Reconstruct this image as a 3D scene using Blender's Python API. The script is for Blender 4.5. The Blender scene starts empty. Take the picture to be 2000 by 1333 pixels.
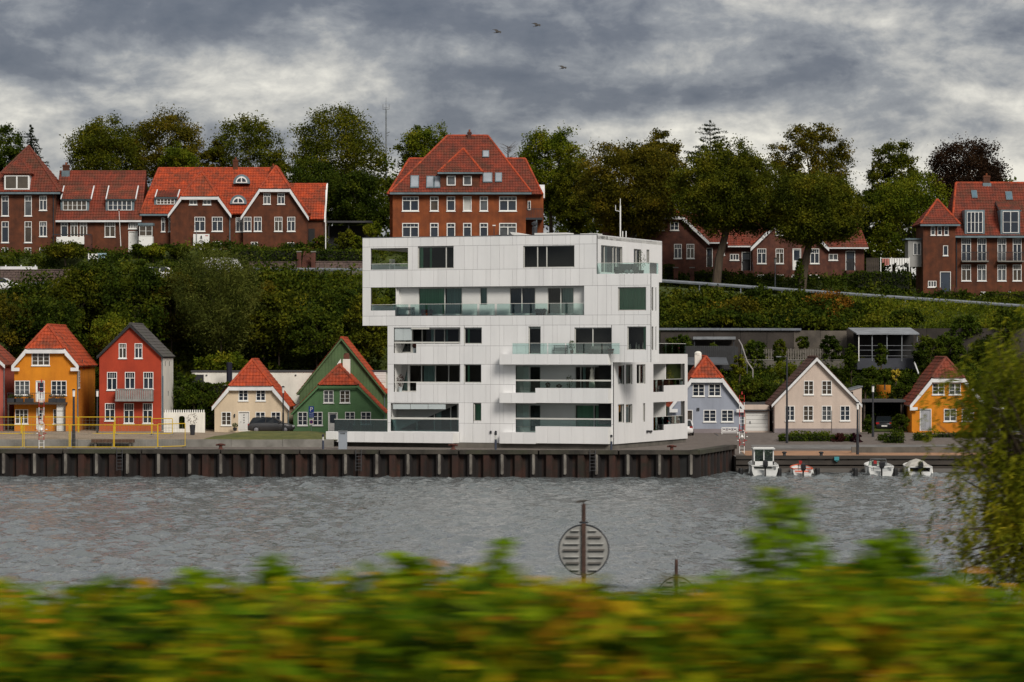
import bpy, bmesh, math, random, zlib
import numpy as np
from mathutils import Vector, Matrix
from mathutils.geometry import tessellate_polygon

# ------------------------------------------------------------------ camera, sky, sun, exposure
SC = bpy.context.scene
F, CX, HY, CAMZ = 6000.0, 1000.0, 690.0, 10.0        # focal length in photo pixels, centre, horizon, eye height
cam_d = bpy.data.cameras.new('camera'); CAM = bpy.data.objects.new('camera', cam_d)
SC.collection.objects.link(CAM); SC.camera = CAM
CAM.location = (0, 0, CAMZ); CAM.rotation_euler = (math.radians(90), 0, 0)
cam_d.sensor_width = 36.0; cam_d.lens = 36.0 * F / 2000.0
cam_d.shift_y = (HY - 666.5) / 2000.0
cam_d.clip_start = 0.5; cam_d.clip_end = 9000
cam_d.dof.use_dof = True; cam_d.dof.focus_distance = 275.0
cam_d.dof.aperture_fstop = 16.0; cam_d.dof.aperture_ratio = 0.075

SUN_AZ, SUN_EL = math.radians(27), math.radians(38)     # azimuth measured from behind the camera (-Y) towards +X
w = bpy.data.worlds.new('World'); SC.world = w; w.use_nodes = True
nt = w.node_tree; nt.nodes.clear()
def N(t, **k):
    n = nt.nodes.new(t)
    for a, b in k.items(): setattr(n, a, b)
    return n
out = N('ShaderNodeOutputWorld'); bg = N('ShaderNodeBackground'); bg.inputs[1].default_value = 1.0
nt.links.new(bg.outputs[0], out.inputs[0])
sky = N('ShaderNodeTexSky', sky_type='NISHITA'); sky.sun_disc = False
sky.sun_elevation = SUN_EL; sky.sun_rotation = math.pi - SUN_AZ
skm = N('ShaderNodeVectorMath', operation='SCALE'); skm.inputs[3].default_value = 0.06
nt.links.new(sky.outputs[0], skm.inputs[0])
tc = N('ShaderNodeTexCoord')
def vnoise(mul, off, scale, detail, rough, dist):
    m = N('ShaderNodeMapping'); m.inputs['Scale'].default_value = mul; m.inputs['Location'].default_value = off
    nt.links.new(tc.outputs['Generated'], m.inputs['Vector'])
    n = N('ShaderNodeTexNoise'); n.inputs['Scale'].default_value = scale; n.inputs['Detail'].default_value = detail
    n.inputs['Roughness'].default_value = rough; n.inputs['Distortion'].default_value = dist
    nt.links.new(m.outputs[0], n.inputs['Vector']); return n
def math_n(op, a, b=None, clamp=False):
    n = N('ShaderNodeMath', operation=op, use_clamp=clamp)
    for i, x in enumerate((a, b)):
        if x is None: continue
        if isinstance(x, (int, float)): n.inputs[i].default_value = x
        else: nt.links.new(x, n.inputs[i])
    return n.outputs[0]
SKY_OFF = (3.1, 1.7, 0.32)
big = vnoise((1, 1, 3.8), SKY_OFF, 7.5, 5, 0.5, 0.2)
med = vnoise((1, 1, 2.1), (SKY_OFF[0] + 5, 2.2, .7), 22.0, 8, 0.6, 0.25)
fine = vnoise((1, 1, 1.5), (SKY_OFF[0] + 9, 4.2, .1), 70.0, 8, 0.62, 0.3)
mix = math_n('ADD', math_n('MULTIPLY', big.outputs[0], 0.55), math_n('ADD', math_n('MULTIPLY', med.outputs[0], 0.31), math_n('MULTIPLY', fine.outputs[0], 0.14)))
# cloud bases close into a heavier grey deck above the brighter breaks near the horizon
sep = N('ShaderNodeSeparateXYZ'); nt.links.new(tc.outputs['Generated'], sep.inputs[0])
mrz = N('ShaderNodeMapRange'); mrz.inputs[1].default_value = .055; mrz.inputs[2].default_value = .115; mrz.inputs[3].default_value = .036; mrz.inputs[4].default_value = -.018
nt.links.new(sep.outputs['Z'], mrz.inputs[0])
mrh = N('ShaderNodeMapRange'); mrh.inputs[1].default_value = .13; mrh.inputs[2].default_value = .32; mrh.inputs[3].default_value = 0.; mrh.inputs[4].default_value = .065
nt.links.new(sep.outputs['Z'], mrh.inputs[0])
ramp = N('ShaderNodeValToRGB'); nt.links.new(math_n('ADD', mix, math_n('ADD', mrz.outputs[0], mrh.outputs[0])), ramp.inputs[0])
e = ramp.color_ramp.elements
e[0].position = 0.37; e[0].color = (0.042, 0.047, 0.066, 1)
e[1].position = 0.61; e[1].color = (0.43, 0.41, 0.365, 1)
for p, c in ((0.45, (0.072, 0.076, 0.094, 1)), (0.505, (0.142, 0.145, 0.156, 1)), (0.555, (0.265, 0.257, 0.243, 1))):
    x = e.new(p); x.color = c
mx = N('ShaderNodeMix', data_type='RGBA'); mx.inputs[0].default_value = 0.92
nt.links.new(skm.outputs[0], mx.inputs[6]); nt.links.new(ramp.outputs[0], mx.inputs[7])
nt.links.new(mx.outputs[2], bg.inputs[0])

sun_d = bpy.data.lights.new('sun', 'SUN'); sun_d.energy = 1.5; sun_d.angle = math.radians(20); sun_d.color = (1.0, 0.93, 0.84)
SUN = bpy.data.objects.new('sun', sun_d); SC.collection.objects.link(SUN)
sdir = Vector((math.sin(SUN_AZ) * math.cos(SUN_EL), -math.cos(SUN_AZ) * math.cos(SUN_EL), math.sin(SUN_EL)))
SUN.rotation_euler = sdir.to_track_quat('Z', 'Y').to_euler(); SUN.location = (60, -60, 120)
SC.view_settings.view_transform = 'Standard'; SC.view_settings.look = 'None'
SC.view_settings.gamma = 1.0; SC.view_settings.use_curve_mapping = False
SC.view_settings.exposure = 1.0
SC.cycles.max_bounces = 6; SC.cycles.transparent_max_bounces = 16; SC.cycles.caustics_reflective = False; SC.cycles.caustics_refractive = False

# ------------------------------------------------------------------ helpers
R = random.Random(7)
COL = SC.collection
def P(px, py, D): return Vector(((px - CX) / F * D, D, CAMZ - (py - HY) / F * D))
def X(px, D): return (px - CX) / F * D
def Zat(py, D): return CAMZ - (py - HY) / F * D

def thing(name, label, cat, loc=(0, 0, 0), rz=0.0, group=None):
    o = bpy.data.objects.new(name, None); COL.objects.link(o); o.empty_display_size = .3
    o.location = loc; o.rotation_euler = (0, 0, rz); o['label'] = label; o['category'] = cat
    if group: o['group'] = group
    return o
def tag(o, label, cat, group=None):
    o['label'] = label; o['category'] = cat
    if group: o['group'] = group
    return o
def copy_tree(o, parent=None):
    c = o.copy(); COL.objects.link(c); c.parent = parent
    for ch in list(o.children): copy_tree(ch, c)
    return c
def link(name, me, mat, parent=None):
    o = bpy.data.objects.new(name, me); COL.objects.link(o)
    if mat is not None and not me.materials: me.materials.append(mat)
    o.parent = parent; return o

class MB:
    def __init__(s): s.v = []; s.f = []
    def face(s, pts):
        i = len(s.v); s.v += [tuple(p) for p in pts]; s.f.append(tuple(range(i, i + len(pts)))); return s
    def hexa(s, c):          # 8 corners: bottom ring 0-3, top ring 4-7
        i = len(s.v); s.v += [tuple(p) for p in c]
        for q in ((3, 2, 1, 0), (4, 5, 6, 7), (0, 1, 5, 4), (1, 2, 6, 5), (2, 3, 7, 6), (3, 0, 4, 7)): s.f.append(tuple(i + k for k in q))
        return s
    def box(s, x0, x1, y0, y1, z0, z1):
        return s.hexa([(x0, y0, z0), (x1, y0, z0), (x1, y1, z0), (x0, y1, z0), (x0, y0, z1), (x1, y0, z1), (x1, y1, z1), (x0, y1, z1)])
    def mbox(s, f, a0, a1, b0, b1, d0, d1):   # f(a, b, depth)
        return s.hexa([f(a0, b0, d0), f(a1, b0, d0), f(a1, b0, d1), f(a0, b0, d1), f(a0, b1, d0), f(a1, b1, d0), f(a1, b1, d1), f(a0, b1, d1)])
    def prism(s, pts, f, d0, d1):             # pts: convex or simple (a,b) outline, extruded in depth
        n = len(pts); i = len(s.v)
        s.v += [tuple(f(a, b, d0)) for a, b in pts] + [tuple(f(a, b, d1)) for a, b in pts]
        s.f.append(tuple(range(i, i + n))); s.f.append(tuple(range(i + 2 * n - 1, i + n - 1, -1)))
        for k in range(n): s.f.append((i + k, i + (k + 1) % n, i + n + (k + 1) % n, i + n + k))
        return s
    def tube(s, p0, p1, r0, r1=None, n=6):
        r1 = r0 if r1 is None else r1
        p0 = Vector(p0); p1 = Vector(p1); d = p1 - p0
        if d.length < 1e-6: return s
        d.normalize(); a = d.orthogonal().normalized(); b = d.cross(a); i = len(s.v)
        for p, r in ((p0, r0), (p1, r1)):
            for k in range(n):
                t = 2 * math.pi * k / n; s.v.append(tuple(p + a * (r * math.cos(t)) + b * (r * math.sin(t))))
        for k in range(n): s.f.append((i + k, i + (k + 1) % n, i + n + (k + 1) % n, i + n + k))
        s.f.append(tuple(range(i + n - 1, i - 1, -1))); s.f.append(tuple(range(i + n, i + 2 * n))); return s
    def path(s, pts, r, n=6):
        for a, b in zip(pts[:-1], pts[1:]): s.tube(a, b, r, r, n)
        return s
    def lathe(s, prof, c=(0, 0, 0), n=12, axis='z'):
        i = len(s.v)
        for r, h in prof:
            for k in range(n):
                t = 2 * math.pi * k / n; q = (r * math.cos(t), r * math.sin(t), h)
                if axis == 'x': q = (q[2], q[0], q[1])
                if axis == 'y': q = (q[0], q[2], q[1])
                s.v.append((c[0] + q[0], c[1] + q[1], c[2] + q[2]))
        for j in range(len(prof) - 1):
            for k in range(n): s.f.append((i + j * n + k, i + j * n + (k + 1) % n, i + (j + 1) * n + (k + 1) % n, i + (j + 1) * n + k))
        s.f.append(tuple(range(i + n - 1, i - 1, -1))); m = i + (len(prof) - 1) * n; s.f.append(tuple(range(m, m + n))); return s
    def loft(s, rings, cap=True):
        n = len(rings[0]); i = len(s.v)
        for r in rings: s.v += [tuple(p) for p in r]
        for j in range(len(rings) - 1):
            for k in range(n): s.f.append((i + j * n + k, i + j * n + (k + 1) % n, i + (j + 1) * n + (k + 1) % n, i + (j + 1) * n + k))
        if cap:
            s.f.append(tuple(range(i + n - 1, i - 1, -1))); m = i + (len(rings) - 1) * n; s.f.append(tuple(range(m, m + n)))
        return s
    def mesh(s, name, mat=None, smooth=False):
        me = bpy.data.meshes.new(name); me.from_pydata(s.v, [], s.f); me.update()
        if smooth: me.polygons.foreach_set('use_smooth', [True] * len(me.polygons))
        if mat: me.materials.append(mat)
        return me
    def build(s, name, mat, parent=None, smooth=False): return link(name, s.mesh(name, mat, smooth), None, parent)

def front(y0=0.0): return lambda a, b, d: (a, y0 + d, b)
def right(x0): return lambda a, b, d: (x0 - d, a, b)
def left(x0): return lambda a, b, d: (x0 + d, a, b)

def holed(mb, outer, holes, f, reveal=.12, thick=None):
    """a wall sheet with rectangular openings (a0,a1,b0,b1) and reveals"""
    loops = [[Vector((a, b, 0)) for a, b in outer]] + [[Vector((a0, b0, 0)), Vector((a0, b1, 0)), Vector((a1, b1, 0)), Vector((a1, b0, 0))] for a0, a1, b0, b1 in holes]
    flat = [p for l in loops for p in l]; i = len(mb.v)
    mb.v += [tuple(f(p.x, p.y, 0)) for p in flat]
    for t in tessellate_polygon(loops): mb.f.append(tuple(i + k for k in t))
    for a0, a1, b0, b1 in holes:
        c = [(a0, b0), (a1, b0), (a1, b1), (a0, b1)]
        for k in range(4):
            (p, q), (r, t) = c[k], c[(k + 1) % 4]
            mb.face([f(p, q, 0), f(r, t, 0), f(r, t, reveal), f(p, q, reveal)])
    return mb

# ------------------------------------------------------------------ materials
MATS = {}
def lin(r, g, b):
    q = []
    for c in (r, g, b):
        c /= 255.0; q.append(c / 12.92 if c <= .04045 else ((c + .055) / 1.055) ** 2.4)
    return tuple(q)
def M(name, col, rough=.8, var=.25, scale=.6, col2=None, bump=0., bscale=15., metal=0., spec=.4, stretch=(1, 1, 1), island=0., lo=.35, hi=.65, detail=6, streak=0., patch=None, pscale=.35, prand=0.):
    if name in MATS: return MATS[name]
    m = bpy.data.materials.new(name); m.use_nodes = True; t = m.node_tree; b = t.nodes['Principled BSDF']
    b.inputs['Roughness'].default_value = rough; b.inputs['Metallic'].default_value = metal; b.inputs['Specular IOR Level'].default_value = spec
    col2 = col2 or tuple(c * (1 - var) for c in col)
    g = t.nodes.new('ShaderNodeNewGeometry'); mp = t.nodes.new('ShaderNodeMapping'); mp.inputs['Scale'].default_value = stretch
    t.links.new(g.outputs['Position'], mp.inputs['Vector'])
    n = t.nodes.new('ShaderNodeTexNoise'); n.inputs['Scale'].default_value = scale; n.inputs['Detail'].default_value = detail; n.inputs['Roughness'].default_value = .6
    t.links.new(mp.outputs[0], n.inputs['Vector'])
    mr = t.nodes.new('ShaderNodeMapRange'); mr.inputs[1].default_value = lo; mr.inputs[2].default_value = hi; t.links.new(n.outputs[0], mr.inputs[0])
    fac = mr.outputs[0]
    if island:
        mm = t.nodes.new('ShaderNodeMix'); mm.inputs[0].default_value = island
        t.links.new(fac, mm.inputs[2]); t.links.new(g.outputs['Random Per Island'], mm.inputs[3]); fac = mm.outputs[0]
    r = t.nodes.new('ShaderNodeMix'); r.data_type = 'RGBA'; t.links.new(fac, r.inputs[0])
    r.inputs[6].default_value = (*col, 1); r.inputs[7].default_value = (*col2, 1)
    cur = r.outputs[2]
    if patch:                                     # moss, lichen or stains in patches
        n3 = t.nodes.new('ShaderNodeTexNoise'); n3.inputs['Scale'].default_value = pscale; n3.inputs['Detail'].default_value = 7; n3.inputs['Roughness'].default_value = .7; t.links.new(g.outputs['Position'], n3.inputs['Vector'])
        m3 = t.nodes.new('ShaderNodeMapRange'); m3.inputs[1].default_value = .47; m3.inputs[2].default_value = .68; m3.inputs[4].default_value = .85; t.links.new(n3.outputs[0], m3.inputs[0])
        r3 = t.nodes.new('ShaderNodeMix'); r3.data_type = 'RGBA'; t.links.new(m3.outputs[0], r3.inputs[0]); t.links.new(cur, r3.inputs[6]); r3.inputs[7].default_value = (*patch, 1); cur = r3.outputs[2]
    if streak or prand:                           # rain streaks and piece to piece tone shifts
        mp4 = t.nodes.new('ShaderNodeMapping'); mp4.inputs['Scale'].default_value = (1.5, 1.5, .16); t.links.new(g.outputs['Position'], mp4.inputs['Vector'])
        n4 = t.nodes.new('ShaderNodeTexNoise'); n4.inputs['Scale'].default_value = 1.; n4.inputs['Detail'].default_value = 6; n4.inputs['Roughness'].default_value = .65; t.links.new(mp4.outputs[0], n4.inputs['Vector'])
        m4 = t.nodes.new('ShaderNodeMapRange'); m4.inputs[1].default_value = .42; m4.inputs[2].default_value = .72; m4.inputs[3].default_value = 1.; m4.inputs[4].default_value = 1 - streak; t.links.new(n4.outputs[0], m4.inputs[0])
        oi = t.nodes.new('ShaderNodeObjectInfo'); m5 = t.nodes.new('ShaderNodeMapRange'); m5.inputs[3].default_value = 1 - prand; m5.inputs[4].default_value = 1.; t.links.new(oi.outputs['Random'], m5.inputs[0])
        mu = t.nodes.new('ShaderNodeMath'); mu.operation = 'MULTIPLY'; t.links.new(m4.outputs[0], mu.inputs[0]); t.links.new(m5.outputs[0], mu.inputs[1])
        vm = t.nodes.new('ShaderNodeVectorMath'); vm.operation = 'SCALE'; t.links.new(cur, vm.inputs[0]); t.links.new(mu.outputs[0], vm.inputs[3]); cur = vm.outputs[0]
    t.links.new(cur, b.inputs['Base Color'])
    if bump:
        n2 = t.nodes.new('ShaderNodeTexNoise'); n2.inputs['Scale'].default_value = bscale; n2.inputs['Detail'].default_value = 4
        t.links.new(mp.outputs[0], n2.inputs['Vector'])
        bp = t.nodes.new('ShaderNodeBump'); bp.inputs['Strength'].default_value = bump; bp.inputs['Distance'].default_value = .05
        t.links.new(n2.outputs[0], bp.inputs['Height']); t.links.new(bp.outputs[0], b.inputs['Normal'])
    MATS[name] = m; return m
def leafmat(name, stops, nscale=.35, isl=.45, rough=.7, spec=.06, trans=.25):
    """leaf colours: stops [(pos, rgb)] driven by each leaf's own random value and a slow noise over the plant"""
    if name in MATS: return MATS[name]
    m = bpy.data.materials.new(name); m.use_nodes = True; t = m.node_tree; b = t.nodes['Principled BSDF']
    b.inputs['Roughness'].default_value = rough; b.inputs['Specular IOR Level'].default_value = spec
    g = t.nodes.new('ShaderNodeNewGeometry'); n = t.nodes.new('ShaderNodeTexNoise'); n.inputs['Scale'].default_value = nscale; n.inputs['Detail'].default_value = 3
    t.links.new(g.outputs['Position'], n.inputs['Vector'])
    mr = t.nodes.new('ShaderNodeMapRange'); mr.inputs[1].default_value = .3; mr.inputs[2].default_value = .7; t.links.new(n.outputs[0], mr.inputs[0])
    mm = t.nodes.new('ShaderNodeMix'); mm.inputs[0].default_value = isl
    t.links.new(mr.outputs[0], mm.inputs[2]); t.links.new(g.outputs['Random Per Island'], mm.inputs[3])
    rp = t.nodes.new('ShaderNodeValToRGB'); t.links.new(mm.outputs[0], rp.inputs[0])
    e = rp.color_ramp.elements; e[0].position = stops[0][0]; e[0].color = (*stops[0][1], 1); e[1].position = stops[-1][0]; e[1].color = (*stops[-1][1], 1)
    for p, c in stops[1:-1]: x = e.new(p); x.color = (*c, 1)
    t.links.new(rp.outputs[0], b.inputs['Base Color'])
    tr = t.nodes.new('ShaderNodeBsdfTranslucent'); t.links.new(rp.outputs[0], tr.inputs[0])
    ms = t.nodes.new('ShaderNodeMixShader'); ms.inputs[0].default_value = trans
    t.links.new(b.outputs[0], ms.inputs[1]); t.links.new(tr.outputs[0], ms.inputs[2]); t.links.new(ms.outputs[0], t.nodes['Material Output'].inputs[0])
    MATS[name] = m; return m
def glassmat(name, tint, gloss=.12, rough=.02):
    m = bpy.data.materials.new(name); m.use_nodes = True; t = m.node_tree; t.nodes.clear()
    o = t.nodes.new('ShaderNodeOutputMaterial'); a = t.nodes.new('ShaderNodeBsdfTransparent'); a.inputs[0].default_value = (*tint, 1)
    g = t.nodes.new('ShaderNodeBsdfGlossy'); g.inputs['Roughness'].default_value = rough; g.inputs[0].default_value = (.95, 1, 1, 1)
    fr = t.nodes.new('ShaderNodeFresnel'); fr.inputs[0].default_value = 1.5
    ad = t.nodes.new('ShaderNodeMath'); ad.operation = 'ADD'; ad.use_clamp = True; ad.inputs[1].default_value = gloss; t.links.new(fr.outputs[0], ad.inputs[0])
    ms = t.nodes.new('ShaderNodeMixShader'); t.links.new(ad.outputs[0], ms.inputs[0]); t.links.new(a.outputs[0], ms.inputs[1]); t.links.new(g.outputs[0], ms.inputs[2])
    t.links.new(ms.outputs[0], o.inputs[0]); MATS[name] = m; return m

WHITE = M('white_paint', (.80, .80, .78), .5, .08)
TRIM = M('trim_white', (.72, .73, .74), .6, .18, 1.2)
GLASS_L = M('curtained_glass', (.10, .11, .12), .08, .5, .8, spec=.6); GLASS_W = M('warm_curtained_glass', (.075, .06, .045), .08, .5, .8, spec=.6)  # grey and warm brown tints stand for curtains behind the panes
GLASS = M('window_glass', (.012, .018, .03), .06, .5, .25, col2=(.03, .04, .055), spec=.6)
CURTW = M('net_curtain', (.5, .5, .48), .9, .2)
LEAD = M('lead_sheet', (.16, .22, .25), .55, .3, 1.5, metal=.2)
BRICK = M('dark_brick', (.142, .043, .018), .9, .45, 1.3, bump=.3, bscale=30, col2=(.064, .023, .012), lo=.3, hi=.7, streak=.35)
BRICKO = M('orange_brick', (.29, .078, .022), .9, .5, .7, bump=.3, bscale=30, col2=(.13, .036, .014), lo=.3, hi=.7, streak=.35)
BRICKP = M('plum_brick', (.14, .052, .033), .9, .4, 1.3, bump=.3, bscale=30, col2=(.07, .027, .021), streak=.35)
TILE_O = M('orange_tile', (.46, .064, .014), .75, .5, 1.8, col2=(.20, .030, .012), island=0, lo=.3, hi=.7, patch=(.11, .035, .016), pscale=.45)
TILE_R = M('red_tile', (.24, .040, .018), .8, .5, 1.3, col2=(.085, .024, .015), lo=.3, hi=.68, patch=(.07, .034, .018), pscale=.45)
TILE_D = M('weathered_tile', (.27, .05, .022), .85, .5, .8, col2=(.095, .032, .022), lo=.3, hi=.66, patch=(.06, .042, .022), pscale=.45)
TILE_B = M('brown_tile', (.11, .055, .045), .85, .4, .9, patch=(.05, .045, .03), pscale=.45)
TILE_S = M('slate_tile', (.085, .078, .075), .8, .4, .9, patch=(.06, .065, .045), pscale=.45)
CONC = M('concrete', (.25, .24, .22), .9, .45, .8, bump=.3, col2=(.13, .125, .11), lo=.3, hi=.7)
CONCD = M('stained_concrete', (.16, .145, .125), .95, .5, .5, bump=.4, col2=(.075, .07, .06), stretch=(1, 1, .35))
STEEL = M('grey_steel', (.27, .29, .31), .45, .3, 2, metal=.6)
DARKM = M('dark_metal', (.03, .033, .04), .5, .3, 2)
BLACK = M('black_rubber', (.012, .012, .013), .6, .3, 3)
BARK = M('bark', (.085, .062, .042), .95, .5, 3, bump=.6, bscale=12, stretch=(1, 1, .2))
WOODD = M('dark_timber', (.075, .06, .048), .9, .5, 1.2, stretch=(.3, 1, 2), bump=.3)
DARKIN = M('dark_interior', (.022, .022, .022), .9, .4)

# ------------------------------------------------------------------ building kit
def window(root, f, a0, a1, b0, b1, cols=2, rows=2, transom=0., depth=.10, fr=.06, bar=.03, sill=True, frame=WHITE, glass=GLASS, proud=.03, name='window'):
    mb = MB(); d0, d1 = -proud, depth + .02
    mb.mbox(f, a0, a0 + fr, b0, b1, d0, d1).mbox(f, a1 - fr, a1, b0, b1, d0, d1)
    mb.mbox(f, a0 + fr, a1 - fr, b0, b0 + fr, d0, d1).mbox(f, a0 + fr, a1 - fr, b1 - fr, b1, d0, d1)
    ai, aj, bi, bj = a0 + fr, a1 - fr, b0 + fr, b1 - fr
    bt = bj
    if transom:
        bt = bi + (bj - bi) * (1 - transom); mb.mbox(f, ai, aj, bt - fr * .45, bt + fr * .45, d0 + .01, d1)
        nt_ = max(2, cols * 2)
        for k in range(1, nt_): a = ai + (aj - ai) * k / nt_; mb.mbox(f, a - bar * .5, a + bar * .5, bt + fr * .45, bj, depth - .05, depth + .01)
        bt -= fr * .45
    for k in range(1, cols): a = ai + (aj - ai) * k / cols; mb.mbox(f, a - fr * .6, a + fr * .6, bi, bt, d0 + .015, d1)
    for k in range(1, rows): b = bi + (bt - bi) * k / rows; mb.mbox(f, ai, aj, b - bar * .5, b + bar * .5, depth - .05, depth + .005)
    wo = mb.build(name, frame, root)
    if glass is GLASS: glass = R.choice((GLASS, GLASS, GLASS, GLASS_L, GLASS_W))
    MB().mbox(f, ai - .01, aj + .01, bi - .01, bj + .01, depth, depth + .012).build('glass', glass, wo)
    if sill: MB().mbox(f, a0 - .06, a1 + .06, b0 - .09, b0 - .003, -.09, .02).build('sill', frame, wo)
    return wo

def tile_mesh(poly, pitch=.30, course=.40, amp=.05, lift=.04):
    p = [Vector(q) for q in poly]; n = Vector((0, 0, 0))
    for i in range(len(p)): n += (p[i] - p[0]).cross(p[(i + 1) % len(p)] - p[0])
    n.normalize()
    if n.z < 0: n = -n
    u = (p[1] - p[0]).normalized(); v = n.cross(u)
    if v.z < 0: u = -u; v = -v
    A = [(q - p[0]).dot(u) for q in p]; B = [(q - p[0]).dot(v) for q in p]
    a0, a1, b0, b1 = min(A), max(A), min(B), max(B)
    na = max(2, int(math.ceil((a1 - a0) / pitch))) * 4 + 1
    aa = a0 + np.arange(na) * pitch / 4
    hh = np.take(np.array([0., .55, 1., .55]), np.arange(na) % 4) * amp
    nc = max(1, int(math.ceil((b1 - b0) / course)))
    bs, hs = [], []
    for j in range(nc): bs += [b0 + j * course, b0 + (j + 1) * course]; hs += [lift, 0.0]
    nb = len(bs); o = np.array(p[0]); U, V, NN = np.array(u), np.array(v), np.array(n)
    G = o + aa[None, :, None] * U + np.array(bs)[:, None, None] * V + (hh[None, :, None] + np.array(hs)[:, None, None] + .02) * NN
    G = G.reshape(-1, 3); idx = np.arange(nb * na).reshape(nb, na)
    q = np.stack([idx[:-1, :-1], idx[:-1, 1:], idx[1:, 1:], idx[1:, :-1]], -1).reshape(-1, 4)
    me = bpy.data.meshes.new('t'); me.from_pydata(G.tolist(), [], q.tolist())
    bm = bmesh.new(); bm.from_mesh(me); bpy.data.meshes.remove(me)
    c = sum(p, Vector()) / len(p)
    for i in range(len(p)):
        e = p[(i + 1) % len(p)] - p[i]
        if e.length < 1e-4: continue
        no = e.cross(n).normalized()
        if (c - p[i]).dot(no) > 0: no = -no
        bmesh.ops.bisect_plane(bm, geom=bm.verts[:] + bm.edges[:] + bm.faces[:], plane_co=p[i], plane_no=no, clear_outer=True, dist=1e-5)
    return bm, n

def roof(root, polys, mat, ridges=(), name='roof', deck=.14, pitch=.30, course=.40, deckmat=None, rr=.13, rmat=None, cover=True):
    """deck slabs with a covering of real pantiles; ridges = list of (p,q) capped with half-round tiles"""
    mb = MB(); acc = bmesh.new()
    for poly in polys:
        p = [Vector(q) for q in poly]
        n = Vector((0, 0, 0))
        for i in range(len(p)): n += (p[i] - p[0]).cross(p[(i + 1) % len(p)] - p[0])
        n.normalize()
        if n.z < 0: n = -n; p = p[::-1]
        k = len(p); i0 = len(mb.v)
        mb.v += [tuple(q - n * .004) for q in p] + [tuple(q - n * deck) for q in p]
        mb.f.append(tuple(range(i0, i0 + k))); mb.f.append(tuple(range(i0 + 2 * k - 1, i0 + k - 1, -1)))
        for j in range(k): mb.f.append((i0 + j, i0 + (j + 1) % k, i0 + k + (j + 1) % k, i0 + k + j))
        if cover:
            bm, _ = tile_mesh(poly, pitch, course); me = bpy.data.meshes.new('t'); bm.to_mesh(me); bm.free(); acc.from_mesh(me); bpy.data.meshes.remove(me)
    ro = mb.build(name, deckmat or mat, root)
    if cover:
        me = bpy.data.meshes.new('tile_covering'); acc.to_mesh(me); me.materials.append(mat)
        o = link('tile_covering', me, None, ro); o['kind'] = 'stuff'
    acc.free()
    if ridges:
        m2 = MB()
        for a, b in ridges:
            a = Vector(a); b = Vector(b); L = (b - a).length; k = max(1, int(L / .5))
            for j in range(k): m2.tube(a.lerp(b, j / k) + Vector((0, 0, .03)), a.lerp(b, (j + 1) / k) + Vector((0, 0, .03)), rr * 1.12, rr, 7)
        m2.build('ridge_cap', rmat or mat, ro)
    return ro

def half_hip(root, xl, xr, zE, zr, zh, y0, y1, mat, over=.25, fo=.3, hs=None, xc=None, ridge_back=None, rmat=None, deckmat=None, name='roof', pitch=.3, course=.4):
    """gable roof facing -Y with a clipped (half-hipped) front; returns slope edge points"""
    xc = (xl + xr) / 2 if xc is None else xc
    sl = (zr - zE) / (xc - xl); sr = (zr - zE) / (xr - xc)
    xL, zL = xl - over, zE - over * sl; xR, zR = xr + over, zE - over * sr
    if zh is None or zh >= zr:
        fl = (xc, y0 - fo, zr); polys = [[(xL, y0 - fo, zL), (xL, y1, zL), (xc, y1, zr), fl], [(xR, y0 - fo, zR), (xR, y1, zR), (xc, y1, zr), fl]]
        rid = [(fl, (xc, y1, zr))]
    else:
        tl = (zh - zL) / (zr - zL); tr = (zh - zR) / (zr - zR)
        hl = (xL + (xc - xL) * tl, y0 - fo, zh); hr = (xR + (xc - xR) * tr, y0 - fo, zh)
        hs = (zr - zh) * .75 if hs is None else hs
        ap = (xc, y0 - fo + hs, zr)
        polys = [[(xL, y0 - fo, zL), (xL, y1, zL), (xc, y1, zr), ap, hl], [(xR, y0 - fo, zR), (xR, y1, zR), (xc, y1, zr), ap, hr], [hl, hr, ap]]
        rid = [(ap, (xc, y1, zr)), (hl, ap), (hr, ap)]
    return roof(root, polys, mat, rid, name=name, rmat=rmat, deckmat=deckmat, pitch=pitch, course=course)

def barge(root, xl, xr, zE, zr, zh, y, wdt=.34, over=.25, xc=None, mat=TRIM, thick=.10, foot=.0, gut=True):
    """painted verge boards following a clipped gable, with returns at the eaves"""
    xc = (xl + xr) / 2 if xc is None else xc
    f = front(y)
    for sgn, xe in ((-1, xl), (1, xr)):
        sl = (zr - zE) / abs(xc - xe); x0 = xe + sgn * over; z0 = zE - over * sl
        zt = min(zh, zr); t = (zt - z0) / (zr - z0); x1 = x0 + (xc - x0) * t
        MB().prism([(x0, z0 - wdt * .75), (x0, z0 + .1), (x1, zt + .1), (x1, zt - wdt * 1.05)], f, -thick, -.004).build('verge_board', mat, root)
        if foot: MB().mbox(f, min(x0, x0 - sgn * foot), max(x0, x0 - sgn * foot), z0 - wdt * .95, z0 - wdt * .2, -thick - .03, -.006).build('eaves_return', mat, root)
        if sgn < 0: xa = x1
        else: xb = x1
    if zh < zr: MB().mbox(f, xa, xb, zh - wdt * .75, zh + .02, -thick - .012, -.008).build('fascia', mat, root)

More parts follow.
